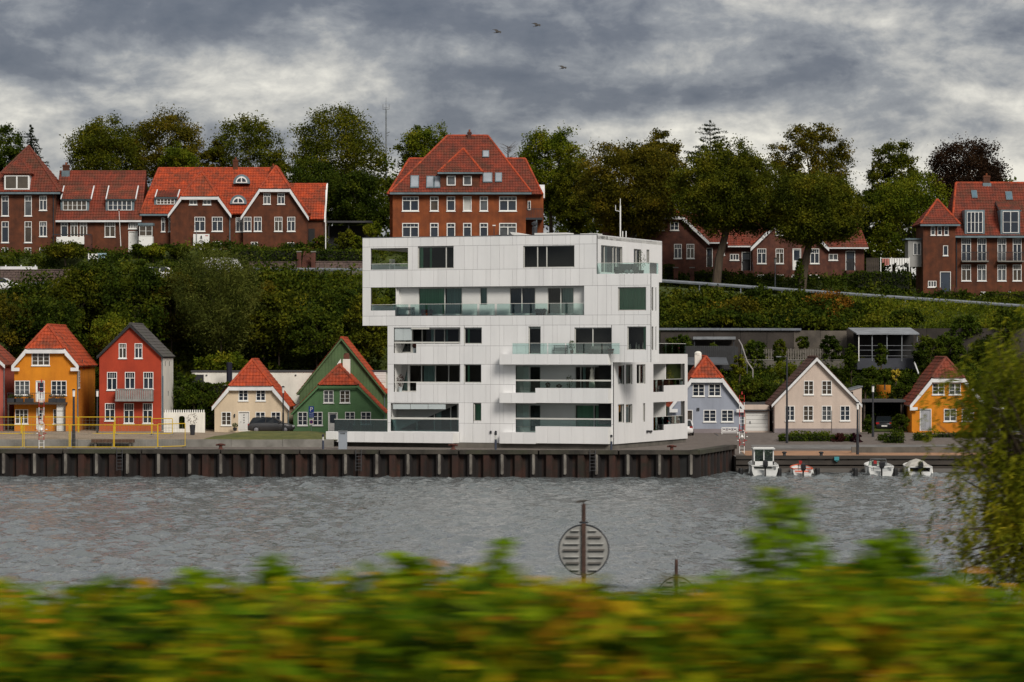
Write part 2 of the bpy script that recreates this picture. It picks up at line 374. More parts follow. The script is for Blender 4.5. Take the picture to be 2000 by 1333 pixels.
class House:
    def __init__(s, name, label, D, px0, pyb, cat='house', group=None):
        s.D, s.k, s.px0, s.pyb = D, D / F, px0, pyb; s.root = thing(name, label, cat, P(px0, pyb, D), 0, group)
    def x(s, px): return (px - s.px0) * s.k
    def z(s, py): return (s.pyb - py) * s.k
    def r(s, a, t, b, u): return (s.x(a), s.x(b), s.z(u), s.z(t))
    def wall(s, outer, rects, depth, mat, f=None, name='wall', reveal=.12, y0=0., closed=True, below=.6):
        """outer in photo pixels of this house's front plane; rects px openings"""
        o = [(s.x(a), s.z(b)) for a, b in outer]
        mb = MB(); holed(mb, o, [s.r(*q) for q in rects], front(y0), reveal)
        if closed:
            n = len(o)
            for i in range(n):
                (a, b), (c, d) = o[i], o[(i + 1) % n]; mb.face([(a, y0, b), (c, y0, d), (c, y0 + depth, d), (a, y0 + depth, b)])
            mb.face([(a, y0 + depth, b) for a, b in o])
        xs = [a for a, b in o]; zb = min(b for a, b in o)
        if below: mb.box(min(xs) + .004, max(xs) - .004, y0 + .004, y0 + depth - .004, zb - below, zb + .01)
        return mb.build(name, mat, s.root)
    def win(s, q, **k): 
        y0 = k.pop('y0', 0.); return window(s.root, front(y0), *s.r(*q), **k)
    def door(s, q, mat, y0=0., lights=0, depth=.08, name='door', frame=True, handle=True, wframe=WHITE):
        a0, a1, b0, b1 = s.r(*q); f = front(y0)
        d = MB().mbox(f, a0 + .06, a1 - .06, b0, b1 - .06, depth, depth + .05)
        n = 2
        for k in range(n):
            x0 = a0 + .12 + (a1 - a0 - .24) * k / n; x1 = a0 + .12 + (a1 - a0 - .24) * (k + 1) / n - .05
            d.mbox(f, x0, x1, b0 + .15, b0 + (b1 - b0) * .45, depth - .025, depth + .001)
        do = d.build(name, mat, s.root)
        if lights: MB().mbox(f, a0 + .15, a1 - .15, b0 + (b1 - b0) * (1 - lights), b1 - .18, depth - .012, depth + .002).build('glass', GLASS, do)
        if frame:
            m = MB(); m.mbox(f, a0, a0 + .06, b0, b1, -.03, depth + .06).mbox(f, a1 - .06, a1, b0, b1, -.03, depth + .06).mbox(f, a0 + .06, a1 - .06, b1 - .06, b1, -.03, depth + .06); m.build('door_frame', wframe, do)
        if handle: MB().mbox(f, a0 + .16, a0 + .28, b0 + (b1 - b0) * .47, b0 + (b1 - b0) * .47 + .03, depth - .06, depth - .03).build('handle', STEEL, do)
        return do
    def box(s, name, mat, q, y0, y1): 
        a0, a1, b0, b1 = s.r(*q); return MB().box(a0, a1, y0, y1, b0, b1).build(name, mat, s.root)
    def chimney(s, q, y, mat=BRICK, d=.6, pots=1):
        a0, a1, b0, b1 = s.r(*q); y += 0
        m = MB().box(a0, a1, y, y + d, b0 - .8, b1).box(a0 - .05, a1 + .05, y - .05, y + d + .05, b1 - .22, b1 - .1); c = m.build('chimney', mat, s.root)
        MB().lathe([(.09, b1), (.11, b1 + .25), (.08, b1 + .26)], ((a0 + a1) / 2, y + d / 2, 0), 8).build('chimney_pot', BRICKO, c)
        MB().box(a0 - .1, a1 + .1, y - .1, y + d + .1, b0 - .9, b0 + .12).build('flashing', LEAD, c)
        return c
# ------------------------------------------------------------------ terrain, water, quay
def interp(tab, x):
    if x <= tab[0][0]: return tab[0][1]
    for (a, b), (c, d) in zip(tab[:-1], tab[1:]):
        if x <= c: return b + (d - b) * (x - a) / (c - a)
    return tab[-1][1]
def smooth(t): t = min(1., max(0., t)); return t * t * (3 - 2 * t)
ROADT = [(X(p, 322), z) for p, z in ((-300, 16.3), (100, 17.2), (490, 18.75), (700, 18.65), (1000, 18.3), (1293, 17.5), (1690, 16.0), (2000, 14.85), (2400, 13.4))]
BASET = [(X(p, 336), z) for p, z in ((-300, 20.5), (250, 20.6), (320, 21.2), (620, 21.2), (760, 21.0), (1060, 20.6), (1180, 18.6), (1700, 18.0), (1790, 16.3), (2400, 15.4))]
WALLX = X(1290, 306)
def road_z(x): return interp(ROADT, x)
def ground_z(x, y):
    r, b = road_z(x), interp(BASET, x)
    if y <= 300: lo = 2.66
    else: lo = 2.66 + (r - .9 - 2.66) * smooth((y - 300) / 18.5)
    k = smooth((x - WALLX + 1.5) / 3)          # right part: garden terrace, retaining wall, bank
    if y < 288: hi = 2.66
    elif y < 305.2: hi = 2.66 + (9.3 - 2.66) * ((y - 288) / 17.2)
    elif y < 306.6: hi = 9.3 + (12.1 - 9.3) * (y - 305.2) / 1.4
    else: hi = 12.1 + (r - .9 - 12.1) * smooth((y - 306.6) / 11.9)
    z = lo * (1 - k) + hi * k
    if y > 318.5: z = r - .9 + .35 * smooth((y - 318.5) / 1.5)
    if y > 320: z = r - .55
    if y > 326.5: z = r - .55 + (b - r + .55) * smooth((y - 326.5) / 6)
    if y > 345: z = b + 2.5 * smooth((y - 345) / 40)
    if y > 500: z = b + 2.5 + (21 - b - 2.5) * smooth((y - 500) / 200)
    return z
GRASS = M('rough_grass', (.058, .078, .010), .95, .5, .5, col2=(.026, .038, .006), bump=.8, bscale=6, lo=.3, hi=.7)
EARTH = M('earth', (.05, .04, .025), .95, .4, .7)
def grid_mesh(name, xs, ys, zf, mat):
    v = [(x, y, zf(x, y)) for y in ys for x in xs]; nx = len(xs)
    fc = [(j * nx + i, j * nx + i + 1, (j + 1) * nx + i + 1, (j + 1) * nx + i) for j in range(len(ys) - 1) for i in range(nx - 1)]
    me = bpy.data.meshes.new(name); me.from_pydata(v, [], fc); me.materials.append(mat)
    o = link(name, me, None); o['kind'] = 'structure'; return o
xs = sorted(set([-1500, -700, -300, -160] + [-110 + 2.2 * i for i in range(101)] + [WALLX + d for d in (-1.5, -.7, 0, .7, 1.5)] + [160, 300, 700, 1500]))
ys = sorted(set([287.9, 290, 293, 296, 299, 300] + [301 + i for i in range(4)] + [305.2, 306, 306.6] + [307.5 + i for i in range(12)] + [320, 323, 326.5, 328, 330, 332.5, 336, 345, 355, 370, 385, 500, 600, 700, 1200, 3000, 6000]))
grid_mesh('hillside', xs, ys, ground_z, GRASS)
ASPH = M('asphalt', (.058, .058, .06), .9, .25, 1.2)
mbr = MB(); rp = [X(-420, 322) + i * 3.0 for i in range(60)]
for a, b in zip(rp[:-1], rp[1:]): mbr.face([(a, 320.2, road_z(a) - .53), (b, 320.2, road_z(b) - .53), (b, 326.2, road_z(b) - .53), (a, 326.2, road_z(a) - .53)])
o = mbr.build('hill_road', ASPH); o['kind'] = 'structure'

# water with real ripples at the surface normal
def water_mat():
    m = bpy.data.materials.new('water'); m.use_nodes = True; t = m.node_tree; b = t.nodes['Principled BSDF']
    b.inputs['Base Color'].default_value = (.13, .148, .155, 1); b.inputs['Roughness'].default_value = .07; b.inputs['IOR'].default_value = 1.33; b.inputs['Specular IOR Level'].default_value = .5
    g = t.nodes.new('ShaderNodeNewGeometry')
    def nz(sc, det, sx, sy, dist=0.):
        mp = t.nodes.new('ShaderNodeMapping'); mp.inputs['Scale'].default_value = (sx, sy, 1); mp.inputs['Rotation'].default_value = (0, 0, .25); t.links.new(g.outputs['Position'], mp.inputs[0])
        n = t.nodes.new('ShaderNodeTexNoise'); n.inputs['Scale'].default_value = sc; n.inputs['Detail'].default_value = det; n.inputs['Distortion'].default_value = dist; n.inputs['Roughness'].default_value = .55
        t.links.new(mp.outputs[0], n.inputs['Vector']); return n.outputs[0]
    def ma(op, a, bb):
        n = t.nodes.new('ShaderNodeMath'); n.operation = op
        for i, x in enumerate((a, bb)):
            if isinstance(x, (int, float)): n.inputs[i].default_value = x
            else: t.links.new(x, n.inputs[i])
        return n.outputs[0]
    h = nz(3.2, 3, 1, .6, .3)
    bp = t.nodes.new('ShaderNodeBump'); bp.inputs['Strength'].default_value = 1.0; bp.inputs['Distance'].default_value = .16
    t.links.new(h, bp.inputs['Height']); t.links.new(bp.outputs[0], b.inputs['Normal']); return m
# real wavelets: a sum of many small wind waves on a fine sheet, coarser far to the sides
gw = np.random.default_rng(12)
wx = np.concatenate([[-1500, -600, -250, -120, -80], np.arange(-54, 54.01, .25), [80, 120, 250, 600, 1500]]); wy = np.concatenate([[55, 70], np.arange(84, 262.1, .36)])
GX, GY = np.meshgrid(wx, wy); GZ_ = np.zeros_like(GX)
for i in range(46):
    lam = 0.7 * (2.8 / 0.7) ** gw.uniform(0, 1); th = gw.normal(-1.1, .75); kk = 2 * math.pi / lam; a_ = .050 * lam / (2 * math.pi) * gw.uniform(.6, 1.3)
    GZ_ += a_ * np.sin(kk * (np.cos(th) * GX + np.sin(th) * GY) + gw.uniform(0, 6.28))
rf = gw.normal(size=GX.shape)                       # gusty patches, small across and long along the wind
def smooth1(a, k, ax): c = np.cumsum(np.concatenate([np.repeat(np.take(a, [0], ax), k, ax), a], ax), ax); n_ = a.shape[ax]; return (np.take(c, range(k, k + n_), ax) - np.take(c, range(0, n_), ax)) / k
for ax, k_ in ((1, 3), (0, 7), (1, 2), (0, 4)): rf = smooth1(rf, k_, ax)
rf /= rf.std(); GZ_ *= np.clip(1 + .5 * rf, .2, 2.2)
GZ_ *= .55 + .45 * np.clip(np.sin(GX / 9 + 1.7 * np.sin(GY / 23)) * np.cos(GY / 14 + GX / 31) + .6, 0, 1.4)
ny, nx = GX.shape; ii = np.arange(ny * nx).reshape(ny, nx); qd = np.stack([ii[:-1, :-1], ii[:-1, 1:], ii[1:, 1:], ii[1:, :-1]], -1).reshape(-1).astype(np.int32); nq = len(qd) // 4
wme = bpy.data.meshes.new('water'); wme.vertices.add(ny * nx); wme.vertices.foreach_set('co', np.stack([GX, GY, GZ_], -1).astype(np.float32).ravel())
wme.loops.add(len(qd)); wme.loops.foreach_set('vertex_index', qd); wme.polygons.add(nq); wme.polygons.foreach_set('loop_start', np.arange(nq, dtype=np.int32) * 4); wme.update(calc_edges=True)
wme.polygons.foreach_set('use_smooth', np.ones(nq, dtype=bool)); wme.materials.append(water_mat()); o = link('water', wme, None); o['kind'] = 'structure'

# near bank under the train line
xs = [-400, -150] + [-60 + 4 * i for i in range(31)] + [150, 400]; ys = [-30, 0, 4, 8, 12, 16, 22, 30, 40, 50, 60, 68, 80, 100]
grid_mesh('near_bank', xs, ys, lambda x, y: 8.35 - 9.9 * smooth((y - 13) / 60) if y > 13 else 8.35, EARTH)

# quay outline
QA, QB, QC = Vector((-62, 249.9, 0)), Vector((X(1365, 246), 246, 0)), Vector((X(1437, 261), 261, 0))
QZ = 2.18
PAVE = M('brick_paving', (.15, .125, .11), .9, .35, 2.5, bump=.3)
def quay_y(x): return QA.y + (QB.y - QA.y) * (x - QA.x) / (QB.x - QA.x)
mb = MB()
mb.face([(QA.x, QA.y + .3, QZ), (QB.x - .3, QB.y + .3, QZ), (QC.x - .3, QC.y, QZ), (QC.x - .3, 288.2, QZ + .46), (QA.x - 80, 288.2, QZ + .46), (QA.x - 80, QA.y + 4, QZ)])
o = mb.build('quay_pavement', PAVE); o['kind'] = 'structure'
qw = thing('quay_wall', 'rust brown sheet pile quay wall with concrete cap along the water', 'quay wall', (QA.x, QA.y, 0))
RUST = M('rusty_steel', (.058, .022, .014), .85, .5, 1.2, col2=(.02, .011, .009), stretch=(1, 1, .4), bump=.4, prand=.55, patch=(.012, .016, .010), pscale=.8)
RUSTD = M('dark_rusty_steel', (.014, .010, .009), .85, .5, 1.2, col2=(.008, .007, .007), stretch=(1, 1, .4))
FEND = M('weathered_fender', (.22, .205, .18), .9, .5, 2, col2=(.09, .08, .07), stretch=(1, 1, .5))
def pile_mesh():
    m = MB(); pts = [(-.66, .45), (-.42, .45), (-.23, 0), (.23, 0), (.42, .45), (.66, .45)]
    th = .03
    for (a, b), (c, d) in zip(pts[:-1], pts[1:]): m.hexa([(a, b, -1.6), (c, d, -1.6), (c, d + th, -1.6), (a, b + th, -1.6), (a, b, QZ - .29), (c, d, QZ - .29), (c, d + th, QZ - .29), (a, b + th, QZ - .29)])
    return m
pm = pile_mesh().mesh('sheet_pile', RUST); pmd = pile_mesh().mesh('sheet_pile', RUSTD)
fm = MB().box(-.075, .075, -.16, -.004, .25, QZ - .31).box(-.13, .13, -.05, -.003, .3, QZ - .33).mesh('fender_post', FEND)
for (a, b) in ((QA, QB), (QB, QC)):
    d = b - a; L = d.length; ang = math.atan2(d.y, d.x); n = int(L / 1.25)
    for i in range(n):
        p = a + d * ((i + .5) / n) - QA
        o = link('sheet_pile', pm if i % 2 else pmd, None, qw); o.location = p; o.rotation_euler.z = ang
        if i % 2 == 0 and b is QB: o = link('fender_post', fm, None, qw); o.location = p; o.rotation_euler.z = ang
    nrm = Vector((d.y, -d.x, 0)).normalized()
    m = MB(); a2 = a - QA; b2 = b - QA; nb = int(L / 6)
    for i in range(nb):
        p, q = a2.lerp(b2, i / nb + .0008), a2.lerp(b2, (i + 1) / nb - .0008); o1, o2 = nrm * .12, nrm * -.9
        c = [p + o1, q + o1, q + o2, p + o2]
        MB().hexa([(*v.xy, QZ - .30) for v in c] + [(*v.xy, QZ + .03) for v in c]).build('cap_beam', M('quay_cap', (.062, .054, .044), .95, .5, .6, bump=.4, col2=(.026, .024, .02), patch=(.05, .055, .03), streak=.3), qw)
    # dark earth core behind the piles
    c = [a2 + nrm * -.6, b2 + nrm * -.6, b2 + nrm * -3, a2 + nrm * -3]
    MB().hexa([(*v.xy, -2) for v in c] + [(*v.xy, QZ - .1) for v in c]).build('back_fill', DARKIN, qw)
LADM = M('ladder_steel', (.06, .06, .065), .6, .3, 3)
for px, lab in ((230, 'dark steel ladder on quay wall below the red house'), (700, 'dark steel ladder on quay wall left of the white apartment block corner'), (1157, 'dark steel ladder on quay wall below the white block')):
    x = X(px, 247); t = thing('quay_ladder', lab, 'ladder', (x, quay_y(x) - .28, 0), 0, 'ladders down the quay wall')
    for sx in (-.22, .22): MB().tube((sx, 0, .5), (sx, 0, QZ + .1), .03).build('rail', LADM, t)
    for k in range(6): MB().tube((-.22, 0, .6 + k * .27), (.22, 0, .6 + k * .27), .02).build('rung', LADM, t)

# low concrete wall and ground behind it, left of the white block
GZ = 2.80
WY = 255.4
cw = thing('concrete_wall', 'long low grey concrete wall at the back of the left quay', 'wall', (X(-150, WY), WY, QZ))
L = X(652, WY) - X(-150, WY); n = int(L / 4.2)
for i in range(n): MB().box(L * i / n + .012, L * (i + 1) / n - .012, 0, .3, -.05, GZ - QZ + (.02 if i % 3 else 0)).build('wall_section', CONC, cw)
SAND = M('sand', (.30, .235, .17), .95, .35, .8, bump=.3)
def mound(x, y): return GZ - .05 + .42 * math.exp(-((x - X(110, 262)) / 4.5) ** 2) * smooth((y - WY - .3) / 3) * smooth((270 - y) / 4) - .1 * smooth((x - X(330, 262)) / 3)
grid_mesh('sand_ground', [X(-150, 262) + i * 1.1 for i in range(28)], [WY + .25 + i * 1.5 for i in range(25)], mound, SAND)
LAWN = M('dry_lawn', (.12, .12, .028), .95, .4, .8, col2=(.06, .075, .016), bump=.8, bscale=10)
def lawn_z(x, y): return GZ - .04 + .42 * smooth((y - WY - .2) / 7) * smooth((x - X(405, 262)) / 3) * smooth((X(665, 262) - x) / 3)
grid_mesh('lawn', [X(405, 262) + i * .6 for i in range(20)], [WY + .25 + i * 1.0 for i in range(14)], lawn_z, LAWN)

# right hand side: wharf, path, forecourt
WZ, WD = 1.34, 258.0
def forecourt(x, y): return WZ + (2.6 - WZ) * smooth((y - WD) / 24) + .0
xs_ = [X(1437, 261) - .3 + 1.2 * i for i in range(60)]
grid_mesh('forecourt', xs_, [WD + .2, 260, 262, 264, 266, 268, 270, 273, 276, 280, 284, 288.4], forecourt, PAVE)
PATHM = M('sandy_path', (.36, .20, .115), .9, .25, 1.0); ROADG = M('pale_asphalt', (.17, .165, .16), .9, .3, .8)
def strip(name, x0, x1, y0, y1, mat, dz):
    m = MB(); k = 16
    for i in range(k):
        a, b = x0 + (x1 - x0) * i / k, x0 + (x1 - x0) * (i + 1) / k
        for j in range(4):
            c, d = y0 + (y1 - y0) * j / 4, y0 + (y1 - y0) * (j + 1) / 4
            m.face([(a, c, forecourt(a, c) + dz), (b, c, forecourt(b, c) + dz), (b, d, forecourt(b, d) + dz), (a, d, forecourt(a, d) + dz)])
    o = m.build(name, mat); o['kind'] = 'structure'; return o
strip('path', X(1455, 260), X(2100, 260), WD + .25, 264.5, PATHM, .02)
strip('road', X(1470, 267), X(2100, 267), 266.2, 269.6, ROADG, .02)
strip('verge', X(1690, 265), X(2100, 265), 264.8, 266.1, LAWN, .025)
kw = tag(MB().box(0, 14, 0, .35, 0, .62).build('kerb_wall', CONCD), 'low stained concrete retaining wall beside the slipway path at right', 'wall'); kw.location = (X(1665, 262), 262.6, forecourt(0, 262.6) - .12)

wf = thing('timber_wharf', 'dark timber wharf with horizontal rubbing boards behind the moored boats', 'wharf', (X(1437, WD), WD, 0))
LW = X(2150, WD) - X(1437, WD)
for k, (z0, z1, dy) in enumerate(((1.10, 1.40, -.12), (.62, .98, -.05), (.12, .5, .02))):
    nn = 5
    for i in range(nn): MB().box(LW * i / nn + .01, LW * (i + 1) / nn - .01, dy, dy + .16, z0, z1).build('rubbing_board', M('wet_timber', (.06, .05, .042), .85, .5, .9, stretch=(.3, 1, 2)), wf)
for i in range(16): MB().box(LW * i / 16, LW * i / 16 + .25, .17, .42, -1.2, 1.3).build('post', WOODD, wf)
MB().box(0, LW, .5, 1.4, -1.3, 1.28).build('back_wall', DARKIN, wf)
bm_ = tag(MB().box(0, X(1960, 253.5) - X(1440, 253.5), 0, .35, .1, .42).build('floating_boom', M('boom_timber', (.13, .12, .11), .85, .4, 1, stretch=(.3, 1, 2))), 'long low floating timber boom along the wharf behind the boats', 'boom'); bm_.location = (X(1440, 254.2), 254.6, 0)
for px, lab in ((1447, 'black mooring pile between quay corner and the cabin boat'), (1522, 'black mooring pile just right of the white cabin boat'), (1597, 'black mooring pile just right of the orange boat'), (1671, 'black mooring pile alone in the gap between orange and white boats'), (1749, 'black mooring pile between the two white open boats')):
    t = thing('mooring_pile', lab, 'mooring pile', (X(px, 250.5), 250.5, 0), 0, 'mooring piles at the wharf')
    MB().lathe([(.19, -1.5), (.19, .5), (.16, .62)], n=10).build('post', BLACK, t)
    MB().hexa([(-.09, 0, .22), (.09, 0, .22), (.32, 3.9, .28), (.14, 3.9, .28), (-.09, 0, .42), (.09, 0, .42), (.32, 3.9, .48), (.14, 3.9, .48)]).build('boom_arm', BLACK, t)
# ------------------------------------------------------------------ white apartment block
TH = math.radians(22); CT, ST = math.cos(TH), math.sin(TH)
BO = P(1165, 868, 250)
def FU(px, v=0.): k = (px - CX) / F; return (k * (BO.y + v * CT) - BO.x - v * ST) / (CT + k * ST)
def FV(px, u=0.): k = (px - CX) / F; return (k * (BO.y - u * ST) - BO.x - u * CT) / (ST - k * CT)
def FZ(py, u, v=0.): return CAMZ - (py - HY) / F * (BO.y - u * ST + v * CT) - BO.z
def FR(a, t, b, w_, v=0.):
    u0, u1 = FU(a, v), FU(b, v); u = (u0 + u1) / 2; return (u0, u1, FZ(w_, u, v), FZ(t, u, v))
def SR(a, t, b, w_, u=0.):
    v0, v1 = FV(a, u), FV(b, u); v = (v0 + v1) / 2; return (v0, v1, FZ(w_, u, v), FZ(t, u, v))
ap = thing('apartment_block', 'white panel clad five storey apartment block standing on the quay', 'apartment block', BO, -TH)
CLAD = M('white_cladding', (.82, .82, .82), .45, .06, .25, col2=(.77, .775, .78), streak=.07, prand=.07)
BACK = M('joint_backing', (.07, .07, .07), .9, .1)
LOGG = M('loggia_white', (.72, .72, .70), .7, .08)
ROOFB = M('roof_felt', (.07, .07, .075), .9, .3)
PANE = glassmat('clear_pane', (.86, .93, .91), .0)
RAIL = glassmat('glass_balustrade', (.80, .92, .90), .05)
TEAL = glassmat('teal_screen', (.26, .42, .42), .12, .15)
FRM = M('pale_frame', (.62, .62, .58), .5, .1); FRMD = M('grey_frame', (.10, .11, .115), .5, .1)
CUR_G = M('green_curtain', (.17, .43, .26), .9, .3, 2.0, stretch=(3, 3, .1)); CUR_B = M('blue_curtain', (.05, .075, .115), .9, .3, 2, stretch=(3, 3, .1)); CUR_T = M('teal_curtain', (.24, .38, .36), .9, .3, 2, stretch=(3, 3, .1)); CUR_P = M('pale_blind', (.50, .56, .57), .8, .1)
UW = FU(1197); VS = FV(1293, 0.); VW = FV(1343, UW); UL, UU = FU(708), FU(757); UM = FU(1270)
ZT = FZ(458.5, 0); Z5 = FZ(636, FU(900)); ZM1 = FZ(535, FU(1215)); ZM0 = FZ(708, FU(1240)); ZW = FZ(692, FU(1180))
Z0 = 0.0
fr0 = front(0.)
# openings of the street front
WINS = [ # (px rect, splits px, curtain material, [curtain spans px])
 ((816, 482, 886, 525), (870.5,), CUR_G, ((817, 824), (837, 841))),
 ((1022, 480, 1122, 523), (1049, 1067), None, ()),
 ((906, 640, 941, 672), (), CUR_G, ((911, 915),)),
 ((906, 712, 940, 748), (), CUR_G, ((911, 915),)),
 ((925, 788, 940, 823), (), CUR_G, ((926, 939),)),
 ((1207, 561, 1262, 607), (), CUR_G, ((1208, 1261),)),
 ((1225, 638, 1262, 684), (), CUR_G, ((1255, 1261),)),
 ((1032, 638, 1056, 692), (), None, ()),
 ((1122, 640, 1195, 692), (1157,), None, ()),
]
LOGS = [ # recessed loggias: rect, depth
 ((724, 485, 797, 527), 0), ((724, 562, 772, 607), 0),
 ((773, 561, 1141, 616), .5),
 ((769, 640, 899, 672), 1.6), ((769, 672, 813, 690), 1.6), ((769, 712, 899, 748), 1.6), ((769, 748, 813, 766), 1.6),
 ((763, 788, 896, 843), 1.2),
 ((1007, 714, 1194, 759), 1.7), ((1007, 759, 1053, 768), 1.7), ((1007, 789, 1194, 834), 1.7), ((1007, 834, 1053, 845), 1.7),
]
def merge(r0, r1): return r0
fh = [FR(*q[0]) for q in WINS] + [FR(*q[0]) for q in LOGS]
# stacked notches must touch without overlapping: make the lower notch start exactly under the upper opening
def notch(i, j):
    a, b = len(WINS) + i, len(WINS) + j; u = fh[a]; l = fh[b]
    fh[a] = (u[0], u[1], u[2], u[3]); fh[b] = (u[0], l[1], l[2], u[2])
for i, j in ((3, 4), (5, 6), (8, 9), (10, 11)): notch(i, j)
def rect_sub(r, holes):
    out_ = [r]
    for h in holes:
        nx_ = []
        for a0, a1, b0, b1 in out_:
            if h[0] >= a1 or h[1] <= a0 or h[2] >= b1 or h[3] <= b0: nx_.append((a0, a1, b0, b1)); continue
            if h[0] > a0: nx_.append((a0, h[0], b0, b1))
            if h[1] < a1: nx_.append((h[1], a1, b0, b1))
            c0, c1 = max(a0, h[0]), min(a1, h[1])
            if h[2] > b0: nx_.append((c0, c1, b0, h[2]))
            if h[3] < b1: nx_.append((c0, c1, h[3], b1))
        out_ = nx_
    return [q for q in out_ if q[1] - q[0] > .06 and q[3] - q[2] > .05]
REG = [(UL, 0., Z5, ZT), (UU, 0., Z0, Z5), (0., UW, Z0, ZM0), (0., UM, ZM0, ZM1)]
mb = MB()
for rg in REG:
    for a0, a1, b0, b1 in rect_sub(rg, fh): mb.box(a0, a1, .045, .25, b0, b1)
mb.build('facade_backing', BACK, ap)
zl = [FZ(y, FU(900)) for y in (458.5, 480.4, 527, 560.5, 617, 635.6, 676, 712, 751, 787, 827, 868)]; zl[-1] = 0.; zl[0] = ZT; zl[5] = Z5
pw = [27 / 23.4 * 1.02, 9 / 23.4 * 1.02, 18 / 23.4 * 1.02]
npan = 0
for bi in range(11):
    b1, b0 = zl[bi] - .009, zl[bi + 1] + .009
    cols = []; u = UL + (14.5 / 23.4); k = 0; cols.append((UL, u)); st = bi % 2
    if st: u += .42; cols[0] = (UL, u)
    while u < UM:
        w_ = pw[(k if not st else (-k)) % 3]; cols.append((u, u + w_)); u += w_; k += 1
    for a0, a1 in cols:
        for rg in REG:
            c0, c1, d0, d1 = max(a0 + .009, rg[0]), min(a1 - .009, rg[1]), max(b0, rg[2]), min(b1, rg[3])
            if c1 - c0 < .05 or d1 - d0 < .05: continue
            for q in rect_sub((c0, c1, d0, d1), fh):
                MB().box(q[0], q[1], R.uniform(-.002, .002), .042, q[2], q[3]).build('cladding_panel', CLAD, ap); npan += 1
# reveals round every opening
mb = MB()
for q in fh[:len(WINS)]:
    c = [(q[0], q[2]), (q[1], q[2]), (q[1], q[3]), (q[0], q[3])]
    for k in range(4): (p, t), (r_, s_) = c[k], c[(k + 1) % 4]; mb.face([fr0(p, t, .006), fr0(r_, s_, .006), fr0(r_, s_, .22), fr0(p, t, .22)])
mb.build('window_reveal', FRM, ap)
inter = MB()
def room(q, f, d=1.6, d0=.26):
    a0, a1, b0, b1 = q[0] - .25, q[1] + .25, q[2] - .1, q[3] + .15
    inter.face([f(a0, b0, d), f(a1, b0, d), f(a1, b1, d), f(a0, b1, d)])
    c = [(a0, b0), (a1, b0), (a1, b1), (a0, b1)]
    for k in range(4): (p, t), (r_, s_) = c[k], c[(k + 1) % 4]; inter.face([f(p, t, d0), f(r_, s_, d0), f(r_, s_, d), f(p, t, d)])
def curtain(parent, f, a0, a1, b0, b1, d, mat):
    m = MB(); n = max(4, int((a1 - a0) / .07)); pts = [(a0 + (a1 - a0) * i / n, d + (.05 if i % 2 else 0)) for i in range(n + 1)]
    for (p, e1), (q, e2) in zip(pts[:-1], pts[1:]): m.face([f(p, b0, e1), f(q, b0, e2), f(q, b1, e2), f(p, b1, e1)])
    return m.build('curtain', mat, parent)
def bigwin(q, f, splits=(), cur=None, spans=(), d=.16, fr=.06, frame=FRM, rm=True, nm='window'):
    a0, a1, b0, b1 = q; m = MB()
    m.mbox(f, a0, a0 + fr, b0, b1, d - .06, d + .04).mbox(f, a1 - fr, a1, b0, b1, d - .06, d + .04).mbox(f, a0 + fr, a1 - fr, b0, b0 + fr, d - .06, d + .04).mbox(f, a0 + fr, a1 - fr, b1 - fr, b1, d - .06, d + .04)
    ed = [a0 + fr] + list(splits) + [a1 - fr]
    for s_ in splits: m.mbox(f, s_ - fr * .6, s_ + fr * .6, b0 + fr, b1 - fr, d - .06, d + .04)
    wo = m.build(nm, frame, ap)
    for p, q2 in zip(ed[:-1], ed[1:]): MB().face([f(p, b0 + fr, d), f(q2, b0 + fr, d), f(q2, b1 - fr, d), f(p, b1 - fr, d)]).build('pane', PANE, wo)
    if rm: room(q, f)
    for p, q2 in spans: curtain(wo, f, p, q2, b0 + .05, b1 - .04, d + .12, cur)
    return wo
for (q, sp, cm, cs), h in zip(WINS, fh):
    bigwin(h, fr0, [FU(s_) for s_ in sp], cm, [(FU(a), FU(b)) for a, b in cs])
# loggia boxes
mb = MB()
def recess(q, d, f=fr0, drop=0.):
    a0, a1, b0, b1 = q
    c = [(a0, b0), (a1, b0), (a1, b1), (a0, b1)]
    for k in range(4):
        (p, t), (r_, s_) = c[k], c[(k + 1) % 4]; mb.face([f(p, t, .006), f(r_, s_, .006), f(r_, s_, d), f(p, t, d)])
L_ = fh[len(WINS):]
def full(i, j): a, b = L_[i], L_[j]; return (a[0], a[1], b[2], a[3])
boxes = {'bal4': (L_[2], .5), 'l3': (full(3, 4), 1.6), 'l2': (full(5, 6), 1.6), 'l1': (L_[7], 1.2), 'r2': (full(8, 9), 1.7), 'r1': (full(10, 11), 1.7)}
for q, d in boxes.values(): recess(q, d)
mb.build('loggia_lining', LOGG, ap)
def back_wall(q, d, wins, mat=LOGG):
    hs = [(FU(a, d), FU(b, d), max(q[2] + .01, FZ(y1, FU(a, d), d)), min(q[3] - .01, FZ(y0, FU(a, d), d))) for (a, y0, b, y1), *_ in wins]
    m = MB(); holed(m, [(q[0], q[2]), (q[1], q[2]), (q[1], q[3]), (q[0], q[3])], hs, front(d - .002), .1); m.build('loggia_wall', mat, ap)
    for (r_, sp, cm, cs), h in zip(wins, hs): bigwin(h, front(d), [FU(s_, d) for s_ in sp], cm, [(FU(a, d), FU(b, d)) for a, b in cs], d=.08, frame=FRM)
back_wall(boxes['bal4'][0], .5, [((817, 562, 903, 615), (868.5,), CUR_G, ((818, 868),)), ((937, 562, 952, 597), (), CUR_T, ((938, 951),)), ((995, 562, 1046, 614), (1019,), CUR_B, ((996, 1018), (1020, 1045))), ((1069, 562, 1121, 614), (1095,), CUR_T, ((1097, 1120),))])
curtain(ap, front(.5), FU(871, .5), FU(902, .5), FZ(614, FU(880, .5), .5), FZ(563, FU(880, .5), .5), .2, CUR_T)
back_wall(boxes['l3'][0], 1.6, [((772, 641, 803, 689), (), CUR_P, ()), ((805, 641, 897, 689), (824, 848, 868), CUR_T, ((840, 846), (869, 873)))])
